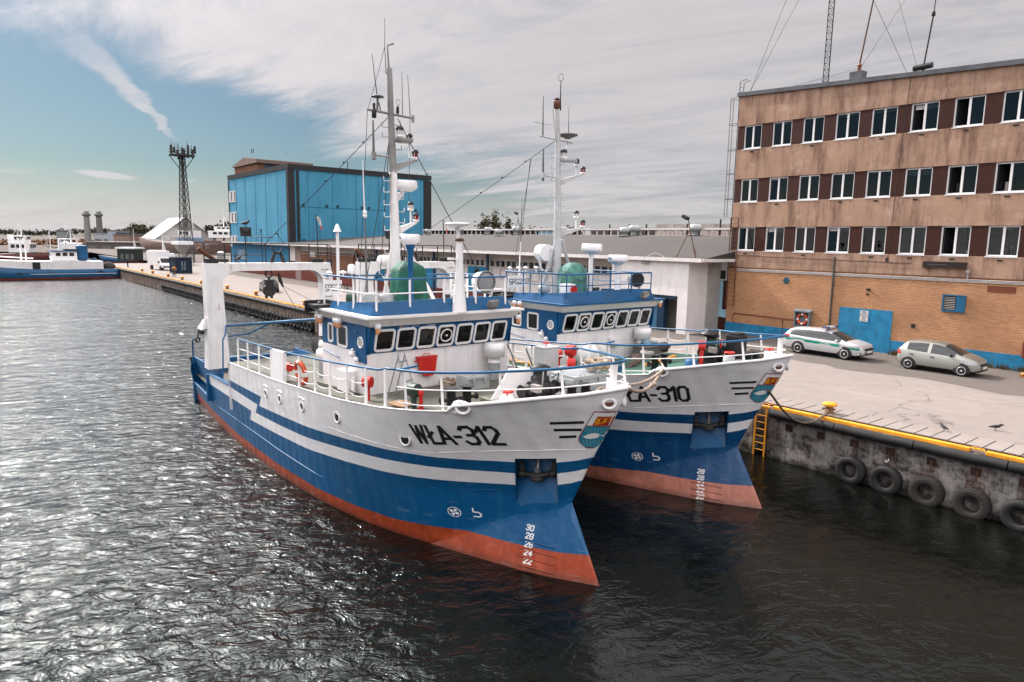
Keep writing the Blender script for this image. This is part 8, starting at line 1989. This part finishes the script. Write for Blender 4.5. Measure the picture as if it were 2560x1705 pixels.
# pallets against the wall
def pallet(mw,label):
    p=empty('pallet',mw,label,'pallet','orange-brown pallets by the office wall'); m=paint('pallet_wood',(.55,.26,.09),.8,.3)
    mb=MB()
    for k in range(6): mb.bx(-.6+.21*k,-.6+.21*k+.12,-.4,.4,.12,.145)
    mb.build('deck_boards',m,p); mb=MB()
    for y in (-.36,0,.30): mb.bx(-.6,.57,y,y+.09,0,.022); mb.bx(-.6,-.48,y,y+.09,.022,.12); mb.bx(-.06,.06,y,y+.09,.022,.12); mb.bx(.45,.57,y,y+.09,.022,.12)
    mb.build('bearers',m,p); return p
pallet(qframe(4.45,16.6,1.96) @ Matrix.Rotation(rad(82),4,'Y') @ Matrix.Translation((-.62,0,0)),'orange-brown pallet standing on edge at the right border by the plinth')
pallet(qframe(4.75,16.2,1.96,.1),'orange-brown pallet lying flat in front of the upright one')
o=empty('red_box',qframe(3.95,17.9,2.65),'dark red metal box on the office wall at the right border','box'); mb=MB(); mb.bx(-.25,.35,-.25,.1,0,.85); mb.build('case',redwall,o,bevel=.02); mb=MB(); mb.bx(-.2,.3,-.27,-.25,.05,.8); mb.build('door',redwall,o)
# weeds along the wall foot
rr=random.Random(9); mb=MB()
for i in range(70):
    x=rr.uniform(-9,5.); x=x if not(-6.2<x<-2.4) else x+4.; 
    for k in range(26):
        p=V((x+rr.gauss(0,.16),17.75+rr.gauss(0,.12),1.96)); h=rr.uniform(.08,.36); d=V((rr.gauss(0,.10),rr.gauss(0,.10),h)); t=V((.02,.01,0))
        mb.add([p-t,p+t,p+d],[(0,1,2)])
for v_ in range(0): pass
tag(place(mb.build('weeds',leaf_mat('dry_weeds',(.10,.075,.03)),fixn=False),QM),'brown dry weeds growing along the office wall foot','weeds',kind='stuff')

# ---------------------------------------------------------------- ropes and loose things
def rope(label,pts,r,mat,name='mooring_rope'):
    c=V(pts[0]); mb=MB(); mb.tube([V(p)-c for p in pts],r,8); o=place(mb.build(name,mat),c); return tag(o,label,'rope')
rope('dark mooring rope sagging from the second boat\'s bow to the yellow bollard',[W2(.0,.18,3.75)]+sag(W2(.0,.12,3.75),Q(2.3,.9,2.15),.75,14)[1:]+[Q(2.4,1.05,2.12),Q(2.1,1.1,2.12),Q(2.05,.85,2.12)],.035,paint('dark_rope',(.13,.10,.075),.9,.3))
rope('pale rope stretched from the nearest boat\'s bow to the second boat, upper one',sag(W1(-.30,-.40,4.84),W2(2.15,2.42,4.28),.10,12)+[W2(2.5,2.0,4.3),W2(3.0,1.5,4.3)],.038,rope_m)
rope('pale knotted rope hanging lower between the nearest bow and the second boat',sag(W1(-.42,-.25,4.80),W2(2.2,2.42,4.24),.28,14),.040,rope_m)
mb=MB(); p=sag(W1(-.42,-.25,4.80),W2(2.2,2.42,4.24),.28,14); c=p[9]
mb.sph((0,0,0),.075,8,6,0,(1,1,1),.3); mb.sph((.1,0,.03),.06,8,6,0,(1,1,1),.3); tag(place(mb.build('rope_knot',rope_m),c),'bulky knot in the lower rope between the two boats','rope')
def heap(mw,label,R_,n,r,mat,h=.3,seed=1):
    rr=random.Random(seed); mb=MB()
    for k in range(n):
        a0=rr.uniform(0,6.3); q=[]
        for i in range(15):
            a=a0+i*.42; f=R_*rr.uniform(.45,1.); q.append(V((f*cos(a),f*.8*sin(a),h*(k/n)*(1-.5*f/R_)+rr.uniform(0,.05)+r)))
        mb.tube(q,r,6)
    o=place(mb.build('rope_heap',mat),mw); return tag(o,label,'rope')
heap(frame(W1(6.15,.15,3.70),TH1),'heap of tan rope below the red fire bucket on the nearest boat',.38,7,.028,rope_m,.3,2)
heap(frame(W1(1.75,-1.5,4.74),TH1),'coil of thick tan rope thrown over the locker at the nearest bow',.36,5,.05,rope_m,.35,5)
heap(frame(W1(1.0,-1.05,4.18),TH1),'tan rope pile on the deck inside the nearest bow',.30,5,.04,rope_m,.3,7)
heap(frame(W2(1.4,-1.6,4.25),TH2),'grey-brown rope pile near the bow of the second boat',.45,8,.035,paint('old_rope',(.20,.16,.13),.9,.4),.5,8)
heap(frame(W2(3.15,1.95,4.5),TH2),'loop of thick grey rope over the second boat\'s bollard',.22,2,.05,paint('grey_rope',(.30,.28,.26),.9,.3),.1,3)
lifering(frame(W1(9.6,3.25,3.92),TH1) @ Matrix.Rotation(rad(8),4,'X'),'orange life ring hanging on the starboard railing of the nearest boat',.33,.075,(0,1,0))
o=empty('step_ladder',frame(W1(5.6,2.05,3.72),TH1+.5),'grey folding step ladder leaning beside the house front of the nearest boat','ladder')
mb=MB()
for y in (-.2,.2): mb.tube([(.35,y,0),(-.05,y*.8,1.35)],.02,5); mb.tube([(-.35,y,0),(.0,y*.8,1.2)],.02,5)
mb.build('side_rail',paint('aluminium',(.45,.45,.45),.4,.1,metal=.6),o); mb=MB()
for k in range(4): mb.bc((.27-.08*k,0,.25+.26*k),(.1,.36,.03))
mb.build('tread',paint('aluminium',(.45,.45,.45),.4,.1,metal=.6),o)
o=empty('duckboard',frame(W1(4.4,2.75,3.90),TH1+.2),'worn wooden board on the deck edge of the nearest boat','board')
mb=MB()
for k in range(4): mb.bx(-.33,.33,-.24+.12*k,-.24+.12*k+.112,0,.03)
mb.build('planks',wood,o)
o=empty('wooden_block',frame(W1(.75,-.95,4.16),TH1+.4),'brown wooden block by the bow locker of the nearest boat','block'); mb=MB(); mb.bx(-.25,.25,-.2,.2,0,.2); mb.build('block',wood,o,bevel=.02)
o=empty('work_chest',frame(W2(6.1,-1.75,3.72),TH2),'grey wooden chest with bags on its lid before the second boat\'s house front','chest')
mb=MB(); mb.bx(-.28,.28,-.6,.5,0,.42); mb.build('case',paint('weathered_chest',(.16,.145,.135),.85,.3,.5),o); mb=MB(); mb.hexa([(-.34,-.66,.42),(.34,-.66,.42),(.34,.56,.42),(-.34,.56,.42),(-.30,-.62,.50),(.30,-.62,.50),(.30,.52,.50),(-.30,.52,.50)]); mb.build('lid',paint('weathered_chest',(.16,.145,.135),.85,.3,.5),o)
o=place(MB().sph((0,0,.08),.2,12,8,0,(1.2,.9,.6),.4).sph((.1,.35,.06),.12,10,6,0,(1,1.3,.5),.4).build('plastic_bag',paint('bag_blue_grey',(.20,.30,.38),.5,.4)),frame(W2(6.1,-1.6,4.20),TH2)); tag(o,'crumpled blue-grey bag on the lid of the chest','bag')
o=place(MB().sph((0,0,.1),.28,12,8,0,(1,1.2,.7),.5).build('net_bundle',paint('net_brown',(.09,.06,.045),.95,.5,bmp=.03)),frame(W2(5.95,-2.35,3.95),TH2)); tag(o,'brown bundle of netting beside the chest','net')
mb=MB()
for k in range(5): mb.tube([(.05*k,-1.1+.1*k,.05+.06*k),(.1-.05*k,.2,.10+.05*k),(.0,1.2-.1*k,.05+.04*k)],.07,6)
o=place(mb.build('tarp_roll',paint('tarp_brown',(.16,.12,.10),.9,.4,bmp=.02)),frame(W2(4.9,.5,3.80),TH2+.5)); tag(o,'brown rolled tarpaulins on the second boat\'s deck','tarpaulin')
mb=MB(); mb.bx(-.05,.05,-1.2,1.2,0,.07); o=place(mb.build('yellow_batten',yellow),frame(W2(3.9,.3,4.06),TH2+.25)); tag(o,'long yellow batten lying on the second boat\'s green deck','batten')
mb=MB(); mb.bx(-1.1,1.1,-.05,.05,0,.07); o=place(mb.build('yellow_batten',yellow),frame(W2(8.2,2.85,3.62),TH2)); tag(o,'orange-yellow batten along the house side of the second boat','batten')
# drifting blast dust by the slip
m,nt,bs=new_mat('blast_dust'); nt.nodes.remove(bs); out=nt.nodes['Material Output']; pv=nd(nt,'ShaderNodeVolumePrincipled'); pv.inputs['Color'].default_value=(.9,.88,.87,1); pv.inputs['Density'].default_value=.04; lk(nt,pv.outputs[0],out.inputs['Volume'])
mb=MB(); mb.sph((0,0,0),1,16,10,0,(4.5,5,5.2),.45); o=place(mb.build('dust_cloud',m),(-124,250,6.0)); tag(o,'white blasting dust drifting below the hangar gable','dust',kind='stuff')
